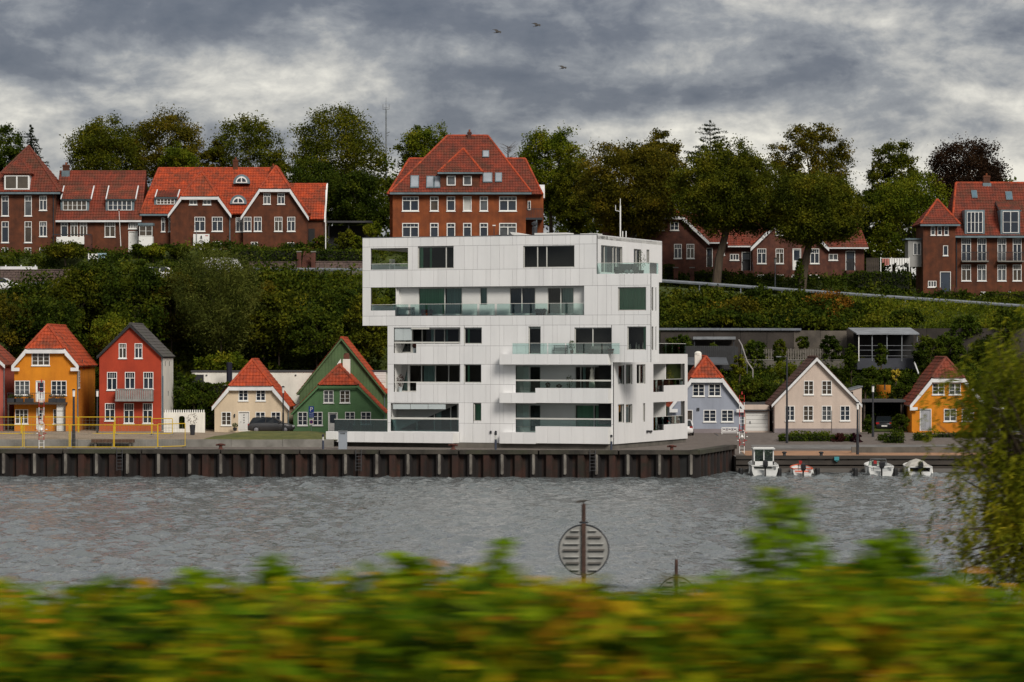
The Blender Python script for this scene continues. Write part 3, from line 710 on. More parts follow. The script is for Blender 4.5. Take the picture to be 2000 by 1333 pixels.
back_wall(boxes['l2'][0], 1.6, [((776, 713, 797, 765), (), CUR_T, ((780, 796),)), ((799, 713, 898, 765), (823, 850, 876), CUR_T, ((826, 848),))])
back_wall(boxes['l1'][0], 1.2, [((766, 789, 894, 842), (778, 814, 848, 880), CUR_T, ((779, 812), (850, 860)))])
back_wall(boxes['r2'][0], 1.7, [((1034, 716, 1056, 767), (), None, ()), ((1123, 716, 1193, 767), (1134, 1160), CUR_T, ((1137, 1142),))])
back_wall(boxes['r1'][0], 1.7, [((1034, 791, 1056, 844), (), CUR_T, ()), ((1123, 791, 1193, 844), (1160,), CUR_G, ((1125, 1158), (1162, 1192)))])
# blinds, rails and screens of the loggias
def fbox(name, mat, q, v0, v1, parent=ap): u0, u1, b0, b1 = FR(*q); return MB().box(u0, u1, v0, v1, b0, b1).build(name, mat, parent)
fbox('blind', CUR_P, (770, 642, 786, 665), .10, .14); fbox('blind', CUR_P, (786.5, 642, 803, 665), .10, .14)
fbox('awning_case', FRM, (803, 639.5, 838, 643.5), .02, .3); fbox('loggia_rail', FRM, (770, 668, 899, 671), .03, .10)
fbox('loggia_rail', FRM, (770, 746, 899, 748), .03, .08)
for a in (767, 801.5, 836): fbox('blind', CUR_P, (a, 790, a + 33.5, 799.5), .06, .10)
fbox('loggia_rail', FRM, (763, 816, 896, 819.5), -.01, .12); fbox('glass_screen', TEAL, (763, 820, 896, 843), .02, .04)
for y in (743.5, 818.5): fbox('loggia_rail', FRM, (1007, y - 1.5, 1194, y + 1.5), .04, .10)
fbox('glass_screen', RAIL, (1007, 746, 1194, 758.5), .06, .08); fbox('glass_screen', RAIL, (1007, 716, 1032, 742), .06, .08)
fbox('glass_screen', RAIL, (1007, 758.8, 1053, 768), .06, .08)
fbox('glass_screen', RAIL, (1007, 821, 1194, 834), .06, .08); fbox('glass_screen', RAIL, (1007, 791, 1032, 817), .06, .08); fbox('glass_screen', RAIL, (1007, 834.2, 1053, 845), .06, .08)
def glass_rail(u0, u1, v0, v1, z0, z1, name='balustrade'):
    a = Vector((u0, v0)); b = Vector((u1, v1)); L = (b - a).length; n = max(1, round(L / 1.6)); d = (b - a).normalized(); nn = Vector((-d.y, d.x)) * .012
    root_ = MB()
    root_.hexa([(*(a - nn * 2), z1), (*(b - nn * 2), z1), (*(b + nn * 2), z1), (*(a + nn * 2), z1), (*(a - nn * 2), z1 + .035), (*(b - nn * 2), z1 + .035), (*(b + nn * 2), z1 + .035), (*(a + nn * 2), z1 + .035)])
    ho = root_.build(name, FRM, ap)
    for i in range(n):
        p, q = a.lerp(b, i / n + .006), a.lerp(b, (i + 1) / n - .006)
        MB().hexa([(*(p - nn), z0), (*(q - nn), z0), (*(q + nn), z0), (*(p + nn), z0), (*(p - nn), z1), (*(q - nn), z1), (*(q + nn), z1), (*(p + nn), z1)]).build('glass_panel', RAIL, ho)
    return ho
q = FR(766, 594, 1141, 616); glass_rail(q[0], q[1], .03, .03, q[2], q[3])
q = FR(724, 516, 806, 527); glass_rail(q[0], FU(797), .12, .12, q[2], q[3])
q = FR(724, 596, 772, 607); glass_rail(q[0], q[1], .12, .12, q[2], q[3])
# projecting balconies on the right half of the front
def slab(q, v0, v1, name='balcony_slab'):
    u0, u1, b0, b1 = FR(*q); n = max(1, round((u1 - u0) / 1.05))
    MB().box(u0 + .01, u1 - .01, v0 + .05, v1, b0 + .01, b1 - .01).build(name, LOGG, ap)
    for i in range(n): MB().box(u0 + (u1 - u0) * i / n + .006, u0 + (u1 - u0) * (i + 1) / n - .006, v0, v0 + .045, b0, b1).build('balcony_panel', CLAD, ap)
    MB().box(u0, u1, v0 + .002, v1, b1 - .008, b1 + .02).build('slab_top', CLAD, ap); MB().box(u0, u1, v0 + .004, v1, b0 - .02, b0 + .008).build('slab_soffit', LOGG, ap)
PB = -.85
slab((983, 692.5, 1195, 712), PB, -.004); slab((983, 768, 1054, 787), PB, -.004); slab((1053, 759, 1195, 787), PB - .003, -.005, 'balcony_parapet')
slab((983, 845, 1054, 866), PB, -.004); slab((1053, 834, 1195, 866), PB - .003, -.005, 'balcony_parapet')
q = FR(1007, 671, 1218, 692); glass_rail(q[0], q[1], PB + .05, PB + .05, q[2], q[3])
# ground terrace on the left
u0 = FU(650); q = FR(650, 844, 897, 865)
MB().box(u0 + .05, q[1], -1.3, -.03, -.02, q[3] - .03).build('terrace_wall', LOGG, ap)
n = 13
for i in range(n): MB().box(u0 + (q[1] - u0) * i / n + .006, u0 + (q[1] - u0) * (i + 1) / n - .006, -1.36, -1.31, -.02, q[3]).build('terrace_panel', CLAD, ap)
MB().box(u0, q[1], -1.355, -.05, q[3] - .028, q[3] + .02).build('terrace_coping', CLAD, ap); MB().box(u0, u0 + .05, -1.3, 3.0, -.02, q[3]).build('terrace_panel', CLAD, ap)
q = FR(659, 820, 762, 843.5)
for i in range(4): MB().box(q[0] + (q[1] - q[0]) * i / 4 + .01, q[0] + (q[1] - q[0]) * (i + 1) / 4 - .01, -.6, -.57, q[2], q[3]).build('glass_screen', TEAL, ap)
MB().box(q[0], q[0] + .03, -.6, 3., q[2], q[3]).build('glass_screen', TEAL, ap)
MB().box(q[0], q[1], -.62, -.55, q[3], q[3] + .05).build('screen_rail', FRM, ap)
# upper left open corner loggia, slabs, roof
u5 = FU(797); u4 = FU(772)
lev5 = FZ(527, FU(760)); lev4 = FZ(607, FU(750))
mb = MB(); VB = 14.0
mb.box(UL + .02, 0, .26, VS - .02, ZT - .35, ZT - .06)                       # roof slab
mb.box(UL + .02, u5 + .2, .26, VB, lev5 - .3, lev5); mb.box(UL + .02, u5 + .2, .26, VB, lev4 - .3, lev4); mb.box(UL + .02, UU + .3, .26, VB, Z5, Z5 + .3)
mb.box(u5, u5 + .2, .26, VB, lev5, ZT - .35); mb.box(u4, u4 + .2, .26, VB, lev4, lev5 - .3)   # inner walls
mb.box(UL + .02, UL + .3, .26, .6, Z5 + .3, ZT - .35); mb.box(UL + .02, UL + .3, VB - .4, VB, Z5 + .3, ZT - .35)
mb.box(UU + .02, UU + .2, .26, VB, 0, Z5); mb.box(UU, UW - .3, VB - .2, VB, 0, ZW - .3); mb.box(UU, -.3, VB - .2, VB, ZW - .3, Z5); mb.box(u5, -.3, VB - .2, VB, Z5, ZT - .36)
mb.build('shell', LOGG, ap)
MB().box(UL + .02, -.02, .05, VS - .03, ZT - .058, ZT + .02).build('roof_deck', ROOFB, ap)
MB().box(UL - .01, .01, -.02, .22, ZT + .001, ZT + .045).build('roof_edge', STEEL, ap)
MB().box(UL + .0, UL + .06, .3, VB, lev5 - .3, lev5 + .5).build('parapet', CLAD, ap); MB().box(UL + .0, UL + .06, .3, VB, lev4 - .3, lev4 + .45).build('parapet', CLAD, ap); MB().box(UL, UL + .06, .05, VB, Z5, lev4 - .31).build('parapet', CLAD, ap); MB().box(UL, UL + .06, .05, VB, ZT - .9, ZT).build('parapet', CLAD, ap)

# right hand faces: top storey wall (u = 0), mid block, lower wing
SIDE = CLAD
def side_clad(u, v0, v1, z0, z1, holes, name, step=.38):
    f = right(u); mb = MB()
    for r_ in rect_sub((v0, v1, z0, z1), holes): mb.mbox(f, r_[0], r_[1], r_[2], r_[3], .04, .2)
    mb.build('side_backing', BACK, ap)
    m = MB(); n = max(1, int((v1 - v0) / step))
    for i in range(n):
        a0, a1 = v0 + (v1 - v0) * i / n, v0 + (v1 - v0) * (i + 1) / n
        for r_ in rect_sub((a0 + .005, a1 - .005, z0, z1), holes): m.mbox(f, r_[0], r_[1], r_[2], r_[3], 0, .038)
    o = m.build(name, SIDE, ap); o['kind'] = 'stuff'
    return f
ZS0 = FZ(552, 0, VS)
hs = [SR(1174, 481, 1216, 534), SR(1238, 487, 1252.5, 533), SR(1263, 488, 1268.5, 516)]
f0 = side_clad(0., .06, VS, ZS0, ZT, hs, 'side_cladding')
bigwin(hs[0], f0, [FV(1183), FV(1200), FV(1206)], CUR_T, ((FV(1186), FV(1192)),)); bigwin(hs[1], f0, [FV(1245)]); bigwin(hs[2], f0)
MB().mbox(f0, VS - .05, VS, ZS0, ZT, .04, 3.).build('end_wall', CLAD, ap)
# mid block (floors three and four) with roof terrace
VM = FV(1287, UM); 
if VM < 1.5 or VM > 8: VM = 3.6
def msr(a, t, b, w_): return SR(a, t, b, w_, UM)
hm = [(.35, .8, FZ(607, UM), FZ(561, UM)), (VM * .62, VM * .72, FZ(607, UM), FZ(561, UM)), (.35, .8, FZ(684, UM), FZ(638, UM)), (VM * .62, VM * .72, FZ(684, UM), FZ(638, UM))]
fm_ = side_clad(UM, .06, VM, ZM0, ZM1, hm, 'side_cladding')
for h in hm: bigwin(h, fm_, rm=False); MB().mbox(fm_, h[0] + .02, h[1] - .02, h[2] + .02, h[3] - .02, .19, .2).build('blind', CUR_P, ap)
MB().box(.0, UM - .02, .05, VM, ZM1 - .3, ZM1 - .02).build('terrace_floor', CONC, ap); MB().box(-.1, UM - .02, .26, VM, ZM0, ZM0 + .25).build('soffit', LOGG, ap); MB().box(0, UM - .03, VM - .1, VM, ZM0, ZM1).build('back_wall', CLAD, ap)
zr_ = FZ(514, FU(1215)); glass_rail(.05, UM - .06, .06, .06, ZM1, zr_); glass_rail(UM - .06, UM - .06, .06, VM, ZM1, zr_)
# lower wing
hw = [SR(1207, 714, 1219, 751, UW), SR(1223, 712, 1235.5, 751, UW), SR(1243.5, 712, 1261, 750, UW), SR(1207, 790, 1219, 826, UW), SR(1223, 790, 1235.5, 827, UW), SR(1256, 788, 1260.5, 824, UW)]
lg = [SR(1276, 711, 1338, 753, UW), SR(1276, 753, 1297, 766, UW), SR(1276, 785, 1338, 829, UW), SR(1276, 829, 1297, 841, UW)]
lg[0] = (lg[0][0], lg[0][1], lg[0][2], lg[0][3]); lg[1] = (lg[0][0], lg[1][1], lg[1][2], lg[0][2]); lg[3] = (lg[2][0], lg[3][1], lg[3][2], lg[2][2])
fw_ = side_clad(UW, .06, VW, 0., ZW, hw + lg, 'side_cladding')
for i, h in enumerate(hw): bigwin(h, fw_, [(h[0] + h[1]) / 2] if i == 2 else (), CUR_T, ((h[0] + .1, h[1] - .1),) if i in (1, 4) else ())
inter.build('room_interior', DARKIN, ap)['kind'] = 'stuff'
vl = lg[0][0] - .02
m = MB(); m.box(-3., UW - .21, .26, vl, ZW - .3, ZW - .02).box(-3, UW - .21, vl, VW - .05, ZW - .28, ZW - .03)
zf2 = lg[1][2]; zf1 = lg[3][2]
m.box(-3, UW - .21, vl, VW - .05, zf2 - .3, zf2); m.box(-3, UW - .21, vl, VW - .05, zf1 - .25, zf1)
m.box(-3.2, UW - .22, vl - .2, vl - .01, 0, ZW - .31); m.box(UW - .5, UW - .21, VW - .35, VW - .05, 0, ZW - .3)
m.box(-3.2, UW - .51, VW - .12, VW - .06, 0, zf1 + .6)
m.build('wing_shell', LOGG, ap)
MB().box(-3., UW - .02, .05, VW - .06, ZW - .018, ZW + .02).build('wing_roof', CONC, ap)
for z0, z1, q in ((zf2, FZ(742, UW, FV(1290, UW)), lg[0]), (zf1, FZ(815, UW, FV(1290, UW)), lg[2])): glass_rail(UW - .26, UW - .26, q[0] + .05, q[1], z0, z1)
va, vb = FV(1277, UW), FV(1341, UW); glass_rail(UW - .08, UW - .08, va, vb, ZW + .02, FZ(672, UW, vb)); glass_rail(UW - .08, UW - 3, vb, vb, ZW + .02, FZ(672, UW, vb))
# concrete base under the block
MB().box(UU - 4.4, UW - .12, -.5, VW - .1, -1.2, -.03).build('plinth', CONCD, ap)
MB().box(UU + .25, -.1, .3, VB - .3, -.02, .1).build('ground_floor_slab', CONC, ap)
MB().box(UU + .3, -.1, .27, VB - .3, Z5 - .3, Z5 - .01).build('floor_slab', LOGG, ap)
# rooftop plant
zt = ZT + .02
def roofbit(name, px0, px1, h, v0, v1, mat=LOGG): MB().box(FU(px0), FU(px1), v0, v1, zt, zt + h).build(name, mat, ap)
MB().hexa([(FU(985), 2, zt), (FU(1010), 2, zt), (FU(1010), 4, zt), (FU(985), 4, zt), (FU(978), 2, zt + .38), (FU(1010), 2, zt + .14), (FU(1010), 4, zt + .14), (FU(978), 4, zt + .38)]).build('roof_hatch', WHITE, ap)
roofbit('rooflight', 1022, 1085, .28, 2.5, 4.2, WHITE); roofbit('rooflight', 1108, 1140, .2, 3, 4.4, WHITE); roofbit('roof_kerb', 950, 985, .16, 2, 3.6, ROOFB)
MB().lathe([(.22, zt), (.22, zt + .75), (.12, zt + .9), (.26, zt + 1.0), (.26, zt + 1.15), (.05, zt + 1.3)], (FU(1018), 3, 0), 10).build('roof_cowl', DARKM, ap)
for i, px in enumerate((1238, 1246)): MB().tube((-1.0 + i * .3, 9, zt), (-1.0 + i * .3, 9, zt + .6), .05).build('vent_pipe', WHITE, ap)
# wall lamps
for px in (959, 969): q = FR(px - 1.5, 842, px + 1.5, 847); MB().box(q[0], q[1], -.1, -.004, q[2], q[3]).build('wall_lamp', DARKM, ap)
for px in (1264, 1270): q = SR(px - 2, 841, px + 2, 845, UW); MB().mbox(right(UW), q[0], q[1], q[2], q[3], -.1, -.004).build('wall_lamp', DARKM, ap)

# antenna on roof of the block
def local(u, v, z): return Vector((BO.x + u * CT + v * ST, BO.y - u * ST + v * CT, BO.z + z))
t = thing('roof_antenna', 'thin white antenna mast with a small side arm on the flat roof', 'antenna', local(FU(1146), 8, zt))
MB().tube((0, 0, 0), (0, 0, 2.7), .06).tube((0, 0, 2.7), (0, 0, 3.3), .03).build('mast', WHITE, t); MB().tube((0, 0, 2.2), (-.4, 0, 2.3), .025).tube((-.4, 0, 2.3), (-.4, 0, 2.75), .025).build('side_arm', WHITE, t)
t = thing('roof_lamp', 'thin dark roof post with a small flat lamp head', 'lamp', local(FU(938), 3, zt))
MB().tube((0, 0, 0), (0, 0, .95), .035).build('post', DARKM, t); MB().box(-.13, .13, -.1, .1, .95, 1.03).build('lamp_head', WHITE, t)

# things standing on the balconies
POT = M('terracotta', (.24, .075, .04), .85, .3, 3); MAROON = M('maroon_cloth', (.16, .012, .025), .9, .3); RATT = M('grey_rattan', (.12, .115, .105), .9, .3, 6); OFFW = M('off_white_cloth', (.62, .61, .52), .9, .15, 2)
HEATH = leafmat('heather', [(0, (.03, .015, .01)), (.5, (.06, .02, .018)), (1, (.09, .045, .02))])
def leaves_mesh(name, pts, size, mat, seed=1, up=.35, aspect=1.0):
    """pts: (n,3) leaf centres -> one mesh of small two-triangle leaves"""
    g = np.random.default_rng(seed); n = len(pts)
    nv = g.normal(size=(n, 3)); nv[:, 2] += up; nv /= np.linalg.norm(nv, axis=1)[:, None]
    r_ = g.normal(size=(n, 3)); a = np.cross(nv, r_); a /= np.linalg.norm(a, axis=1)[:, None] + 1e-9; b = np.cross(nv, a)
    s_ = (size * g.uniform(.55, 1.35, n))[:, None]
    a *= s_; b *= s_ * aspect
    V = np.stack([pts - a * .5, pts - b * .32 + a * .05, pts + a * .5, pts + b * .32 + a * .05], 1).reshape(-1, 3)
    return raw_mesh(name, V, n, mat)
def raw_mesh(name, V, n, mat):
    me = bpy.data.meshes.new(name); me.vertices.add(len(V)); me.vertices.foreach_set('co', V.astype(np.float32).ravel())
    me.loops.add(4 * n); me.loops.foreach_set('vertex_index', np.arange(4 * n, dtype=np.int32))
    me.polygons.add(n); me.polygons.foreach_set('loop_start', np.arange(n, dtype=np.int32) * 4)
    me.update(calc_edges=True); me.materials.append(mat); return me
def blob(seed, n, rx, ry, rz, hollow=.5):
    g = np.random.default_rng(seed); d = g.normal(size=(n, 3)); d /= np.linalg.norm(d, axis=1)[:, None]
    r_ = (hollow + (1 - hollow) * g.uniform(0, 1, n) ** .6)[:, None]; return d * r_ * np.array([rx, ry, rz])
GREENP = leafmat('pot_plant', [(0, (.02, .04, .012)), (.6, (.05, .085, .02)), (1, (.10, .12, .03))]); YELP = leafmat('yellow_plant', [(0, (.08, .08, .012)), (.6, (.19, .17, .02)), (1, (.28, .21, .03))])
def pot_plant(name, label, loc, h, r, leaf, pot=POT, pr=.16, ph=.3, group=None, cat='plant', size=.09, n=260, square=False):
    t = thing(name, label, cat, loc, 0, group)
    (MB().box(-pr * 1.5, pr * 1.5, -pr, pr, 0, ph) if square else MB().lathe([(pr * .75, 0), (pr, ph), (pr * 1.05, ph), (pr * .9, ph - .03)], n=10)).build('pot', pot, t)
    pts = blob(zlib.crc32(label.encode()) % 9999, n, r, r * .8, (h - ph) / 2) + np.array([0, 0, ph + (h - ph) / 2]); link('foliage', leaves_mesh('foliage', pts, size, leaf, 3), None, t)
    if h > ph * 2.5: MB().tube((0, 0, ph - .05), (0, 0, ph + (h - ph) * .6), .02).build('stem', BARK, t)
    return t
fl4 = FZ(616, FU(950), .5); fl3 = ZW + .02; 
for i, px in enumerate((826, 834, 841)): pot_plant('heather_pot', 'dark heather ball behind the long balcony glass by green curtain, %s of three' % ('left', 'middle', 'right')[i], local(FU(px, .25), .25, fl4), .5, .2, HEATH, pr=.14, ph=.2, group='heather pots on the long balcony')
for i, px in enumerate((1049, 1056, 1063)): pot_plant('heather_pot', 'brown heather ball on long balcony between the two dark doors, %s of three' % ('left', 'middle', 'right')[i], local(FU(px, .25), .25, fl4), .5, .2, HEATH, pr=.14, ph=.2, group='heather pots on the long balcony')
def table(label, px0, px1, v, z, h, name='balcony_table', mat=DARKM):
    a, b = FU(px0, v), FU(px1, v); w_ = b - a; t = thing(name, label, 'table', local(a, v, z), -TH)
    MB().box(0, w_, 0, .34, h - .04, h).build('table_top', mat, t)
    for x in (.03, w_ - .03):
        for y in (.03, .31): MB().tube((x, y, 0), (x, y, h - .04), .025).build('leg', mat, t)
table('thin dark framed table at the left end of the long glass balcony', 776, 807, .1, fl4, .7)
def chair(label, u, v, z, rz, mat=WHITE, group=None, name='garden_chair'):
    t = thing(name, label, 'chair', local(u, v, z), rz - TH, group)
    MB().box(-.24, .24, -.22, .22, .42, .46).build('seat', mat, t); b = MB()
    for k in range(5): b.box(-.22 + k * .1, -.17 + k * .1, .2, .23, .47, .9)
    b.box(-.24, .24, .195, .235, .86, .93); b.build('backrest', mat, t)
    for x in (-.21, .21):
        for y in (-.19, .19): MB().box(x - .02, x + .02, y - .02, y + .02, 0, .42).build('leg', mat, t)
chair('small white chair in the open top left corner loggia', FU(766, 2), 2., lev5, .4)
# third floor balcony
t = thing('slat_bench', 'dark open slatted bench on third floor balcony beside dark door', 'bench', local(FU(1079, -.5), -.5, fl3), -TH)
for k in range(4): MB().box(0, 1.25, .28, .31, .28 + k * .12, .34 + k * .12).build('back_slat', DARKM, t)
MB().box(0, 1.25, 0, .3, .28, .32).build('seat', DARKM, t)
for x in (.02, 1.2):
    for y in (.02, .27): MB().box(x, x + .04, y, y + .04, 0, .3 if y < .1 else .7).build('leg', DARKM, t)
pot_plant('potted_plant', 'leafy green plant in terracotta pot beside the slatted bench', local(FU(1117, -.4), -.4, fl3), 1.15, .28, GREENP)
t = thing('rattan_sofa', 'grey rattan sofa behind the glass of the third floor balcony', 'sofa', local(FU(1152, -.55), -.55, fl3), -TH)
MB().box(0, 1.5, 0, .42, .05, .36).build('seat', RATT, t); MB().box(0, 1.5, .3, .45, .361, .62).build('backrest', RATT, t)
for x in (-.12, 1.5): MB().box(x, x + .12, 0, .45, 0, .5).build('armrest', RATT, t)
pot_plant('heather_pot', 'red flowering tub at right end of the third floor balcony', local(FU(1193, -.5), -.5, fl3), .42, .3, leafmat('red_flower', [(0, (.12, .01, .012)), (1, (.22, .02, .02))]), pr=.24, ph=.2)
for i, px in enumerate((1231, 1243, 1248, 1256)):
    q = FR(px - 1.5, 672 - (i % 2) * 3, px + 1.5, 683, .3); o = MB().lathe([(.07, 0), (.05, .1), (.09, .2), (.03, q[3] - q[2] - .05), (.04, q[3] - q[2])], n=8).build('candlestick', OFFW)
    o.location = local(FU(px, .3), .3, q[2] - .02); tag(o, 'pale slim candlestick in dark corner window, number %s from the left' % ('one', 'two', 'three', 'four')[i], 'candlestick', 'candlesticks in the corner window')
# second floor loggia
fl2 = L_[9][2]
t = thing('closed_parasol', 'closed off white parasol standing in the second floor loggia', 'parasol', local(FU(1156, .5), .5, fl2))
MB().lathe([(.3, 0), (.3, .08), (.05, .1)], n=10).build('base', CONC, t); MB().tube((0, 0, .1), (0, 0, 2.15), .025).build('pole', WHITE, t)
MB().lathe([(.2, .35), (.27, .5), (.2, 1.2), (.12, 1.7), (.16, 1.85), (.03, 2.1)], n=9).build('canopy', OFFW, t)
for px, nm, lab, h, r_ in ((1070, 'lantern', 'dark lantern shaped planter behind second floor parapet', .95, .2), (1092, 'shrub_pot', 'dark clipped ball in pot behind second floor parapet', .75, .25), (1112, 'shrub_pot', 'thin leggy plant rising above the second floor rail', 1.5, .3)):
    pot_plant(nm if nm != 'lantern' else 'planter', lab, local(FU(px, .5), .5, fl2), h, r_, HEATH if h < 1 else GREENP, pot=DARKM, pr=.18, ph=.4, n=160)
for y, z, lab in ((0, L_[6][2], 'second'), (1, L_[4][2], 'third')):
    pot_plant('shrub_pot', 'maroon leaved shrub in pale pot in left loggia of the %s floor' % lab, local(FU(782 if y == 0 else 815 - 5, .6), .6, z), 1.5 if y == 0 else .8, .32 if y == 0 else .2, HEATH, pot=CUR_P, pr=.17, ph=.4)
# top terrace
zt4 = ZM1 - .02
t = thing('terrace_sofa', 'black lounge sofa on the top floor terrace', 'sofa', local(FU(1204, .7), .7, zt4), -TH)
MB().box(0, 1.5, 0, .6, .1, .42).build('seat', BLACK, t); MB().box(0, 1.5, .5, .65, .421, .85).build('backrest', BLACK, t); MB().box(-.15, 0, 0, .65, 0, .6).build('armrest', BLACK, t); MB().box(1.5, 1.65, 0, .65, 0, .6).build('armrest', BLACK, t)
for i, px in enumerate((1224, 1233)): tag(MB().lathe([(.05, 0), (.17, .12), (.17, .22), (.05, .34)], local(FU(px, .35), .35, zt4), 10).build('lamp_globe', WHITE), 'white ball lantern on top terrace floor, %s of two' % ('left', 'right')[i], 'lantern', 'ball lanterns on the top terrace')
pot_plant('potted_tree', 'small spruce like potted tree at right of the top terrace', local(FU(1252, .6), .6, zt4), 1.9, .4, GREENP, n=200, pr=.25, ph=.3, pot=DARKM)
# wing terrace and loggias at the right
for i, px in enumerate((1283, 1330)): v = FV(px, UW - .4); pot_plant('flower_pot', 'pink flower pot at %s end of the small right roof terrace' % ('left', 'right')[i], local(UW - .4, v, ZW + .02), .55, .28, leafmat('pink_flower', [(0, (.10, .02, .03)), (.5, (.45, .03, .12)), (1, (.5, .06, .2))]), group='flower pots on the right roof terrace')
def pchair(v, u, lab, z): chair(lab, u, v, z, 2.6, WOODD, 'wooden chairs on the right roof terrace', 'terrace_chair')
pchair(FV(1300, UW - 1), UW - 1, 'left brown wooden chair on the small right roof terrace', ZW + .02); pchair(FV(1312, UW - 1), UW - 1, 'right brown wooden chair on the small right roof terrace', ZW + .02)
pot_plant('potted_tree', 'round yellow green potted tree in the upper right loggia', local(UW - .9, FV(1303, UW - .9), zf2), 1.95, .62, YELP, n=500)
pot_plant('flower_pot', 'white pot with small plant at right end of upper right loggia', local(UW - .3, FV(1333, UW - .3), lg[0][2]), .5, .2, GREENP, pot=WHITE, pr=.12, ph=.3)
# ------------------------------------------------------------------ houses along the water
DW = 285.0
OCHRE = M('ochre_plaster', (.66, .235, .010), .85, .2, .5, col2=(.52, .17, .008), bump=.1, streak=.15)
REDPL = M('red_plaster', (.40, .048, .018), .85, .2, .5, col2=(.30, .034, .014), bump=.1, streak=.15)
CREAM = M('cream_plaster', (.66, .54, .39), .85, .15, .5, bump=.1, streak=.15); PINKC = M('pinkish_plaster', (.58, .48, .41), .85, .12, .5, bump=.1, streak=.15)
GREENW = M('green_plaster', (.098, .205, .088), .85, .2, .5, bump=.1, streak=.15); GREENB = M('green_boards', (.088, .150, .064), .85, .25, .8)
BLUEG = M('blue_grey_plaster', (.30, .33, .40), .85, .15, .5, bump=.1, streak=.15); WHITEP = M('white_plaster', (.80, .78, .71), .85, .15, .6, streak=.15)
PLINTH = M('grey_plinth', (.23, .20, .21), .9, .25); DOORW = M('white_door', (.66, .66, .64), .5, .1); SLATE_B = M('grey_slats', (.28, .28, .27), .7, .3, 2); TAR = M('tarred_base', (.03, .03, .033), .9, .2)
def gable_pts(h, xl, xr, base, eave, apex, cut=None):
    """front wall outline in px for a (clipped) gable"""
    xc = (xl + xr) / 2
    if cut is None: return [(xl, base), (xr, base), (xr, eave), (xc, apex), (xl, eave)]
    t = (eave - cut) / (eave - apex); return [(xl, base), (xr, base), (xr, eave), (xr + (xc - xr) * t, cut), (xl + (xc - xl) * t, cut), (xl, eave)]
def gable_house(h, xl, xr, base, eave, apex, cut, depth, wallmat, roofmat, wins, doors=(), over=.22, vb=True, foot=.5, fo=.25, sidewall=None, plinth=None, bmat=TRIM, bw=.3):
    rects = [w_[0] for w_ in wins] + [d[0] for d in doors]
    h.wall(gable_pts(h, xl, xr, base, eave, apex, cut), rects, depth, wallmat)
    for q, c, r_, tr in wins: h.win(q, cols=c, rows=r_, transom=tr)
    for q, m, li in doors: h.door(q, m, lights=li)
    X0, X1, zE, zr = h.x(xl), h.x(xr), h.z(eave), h.z(apex); zh = h.z(cut) if cut else zr + 9
    half_hip(h.root, X0, X1, zE + .1, zr + .12, zh + .1 if cut else None, 0, depth + .2, roofmat, over=over, fo=fo, deckmat=bmat)
    if vb: barge(h.root, X0, X1, zE + .04, zr + .02, zh if cut else zr + .02, -fo - .02, wdt=bw, over=over, foot=foot, mat=bmat)
    if plinth: MB().box(X0 - .02, X1 + .02, -.025, -.004, -.3, plinth).build('plinth', PLINTH, h.root)
    MB().path([(X1 + .1, -.06, zE - .15), (X1 + .1, -.06, .1)], .045).build('downpipe', LEAD, h.root)

# far left sliver of a red house
h = House('red_cottage', 'red brick red cottage cut off by the left edge of the picture', DW + 1, -130, 842)
gable_house(h, -130, 6, 842, 712, 650, None, 9, M('coral_plaster', (.42, .10, .07), .85, .2), TILE_D, [((-60, 750, -35, 780), 2, 3, 0)], foot=0)
# ochre house
h = House('ochre_house', 'ochre yellow house with clipped tiled gable and balcony, near left edge', DW, 28, 842)
gable_house(h, 28, 150, 842, 712, 638, 684, 12.5, OCHRE, TILE_O, [((62, 689, 97, 714), 3, 3, 0), ((28.5, 744, 58, 772), 3, 3, 0), ((100, 744, 130, 772), 3, 3, 0), ((25.5 + 4, 800, 55, 828), 3, 3, 0), ((104, 800, 110.5, 828), 1, 3, 0)], [((70, 744, 87.5, 785), WHITE, .85), ((71, 798, 84, 841), DOORW, .5)], foot=.75, bw=.42)
MB().box(h.x(18), h.x(132), -1.1, -.004, h.z(790), h.z(786)).build('balcony_deck', WOODD, h.root)
br = MB()
for px in range(19, 133, 4): br.tube((h.x(px), -1.08, h.z(786)), (h.x(px), -1.08, h.z(768)), .015, n=4)
br.tube((h.x(18), -1.08, h.z(768)), (h.x(132), -1.08, h.z(768)), .025); br.build('balcony_railing', DARKM, h.root)
for px in (12 + 8, 130): MB().box(h.x(px) - .06, h.x(px) + .06, -1.1, -.98, -.1, h.z(790)).build('balcony_post', WOODD, h.root)
for a, b in ((113, 128),): h.box('white_cupboard', DOORW, (a, 789, b, 842), -.75, -.06); 
for y in (803, 815, 828): h.box('cupboard_joint', CONC, (113, y - .6, 128, y + .6), -.755, -.74)
f = right(h.x(150)); window(h.root, f, 1.0, 1.7, 4.0, 5.6, cols=1, rows=3, depth=-.05, proud=.06)
for y, z in ((3.5, 6.3), (5.2, 6.2), (4.4, 5.6)): MB().mbox(f, y, y + .08, z, z + .3, -.05, .02).build('wall_anchor', DARKM, h.root)
for i, (dx, dz) in enumerate(((70, 700), (93, 697))): pass
for i, (y, t) in enumerate(((3.0, .35), (6.0, .35))):
    zz = h.z(712) + (h.z(638) - h.z(712)) * (1 - t); xx = h.x(150) + (h.x(89) - h.x(150)) * (1 - t)
    MB().hexa([(xx - .2, y, zz - .1), (xx + .2, y, zz - .4), (xx + .2, y + .5, zz - .4), (xx - .2, y + .5, zz - .1), (xx - .2, y + .1, zz + .3), (xx + .1, y + .1, zz + .25), (xx + .1, y + .4, zz + .25), (xx - .2, y + .4, zz + .3)]).build('roof_vent', TILE_D, h.root)
FLW = leafmat('balcony_flower', [(0, (.03, .05, .015)), (.6, (.06, .09, .02)), (.8, (.35, .12, .12)), (1, (.4, .3, .3))])
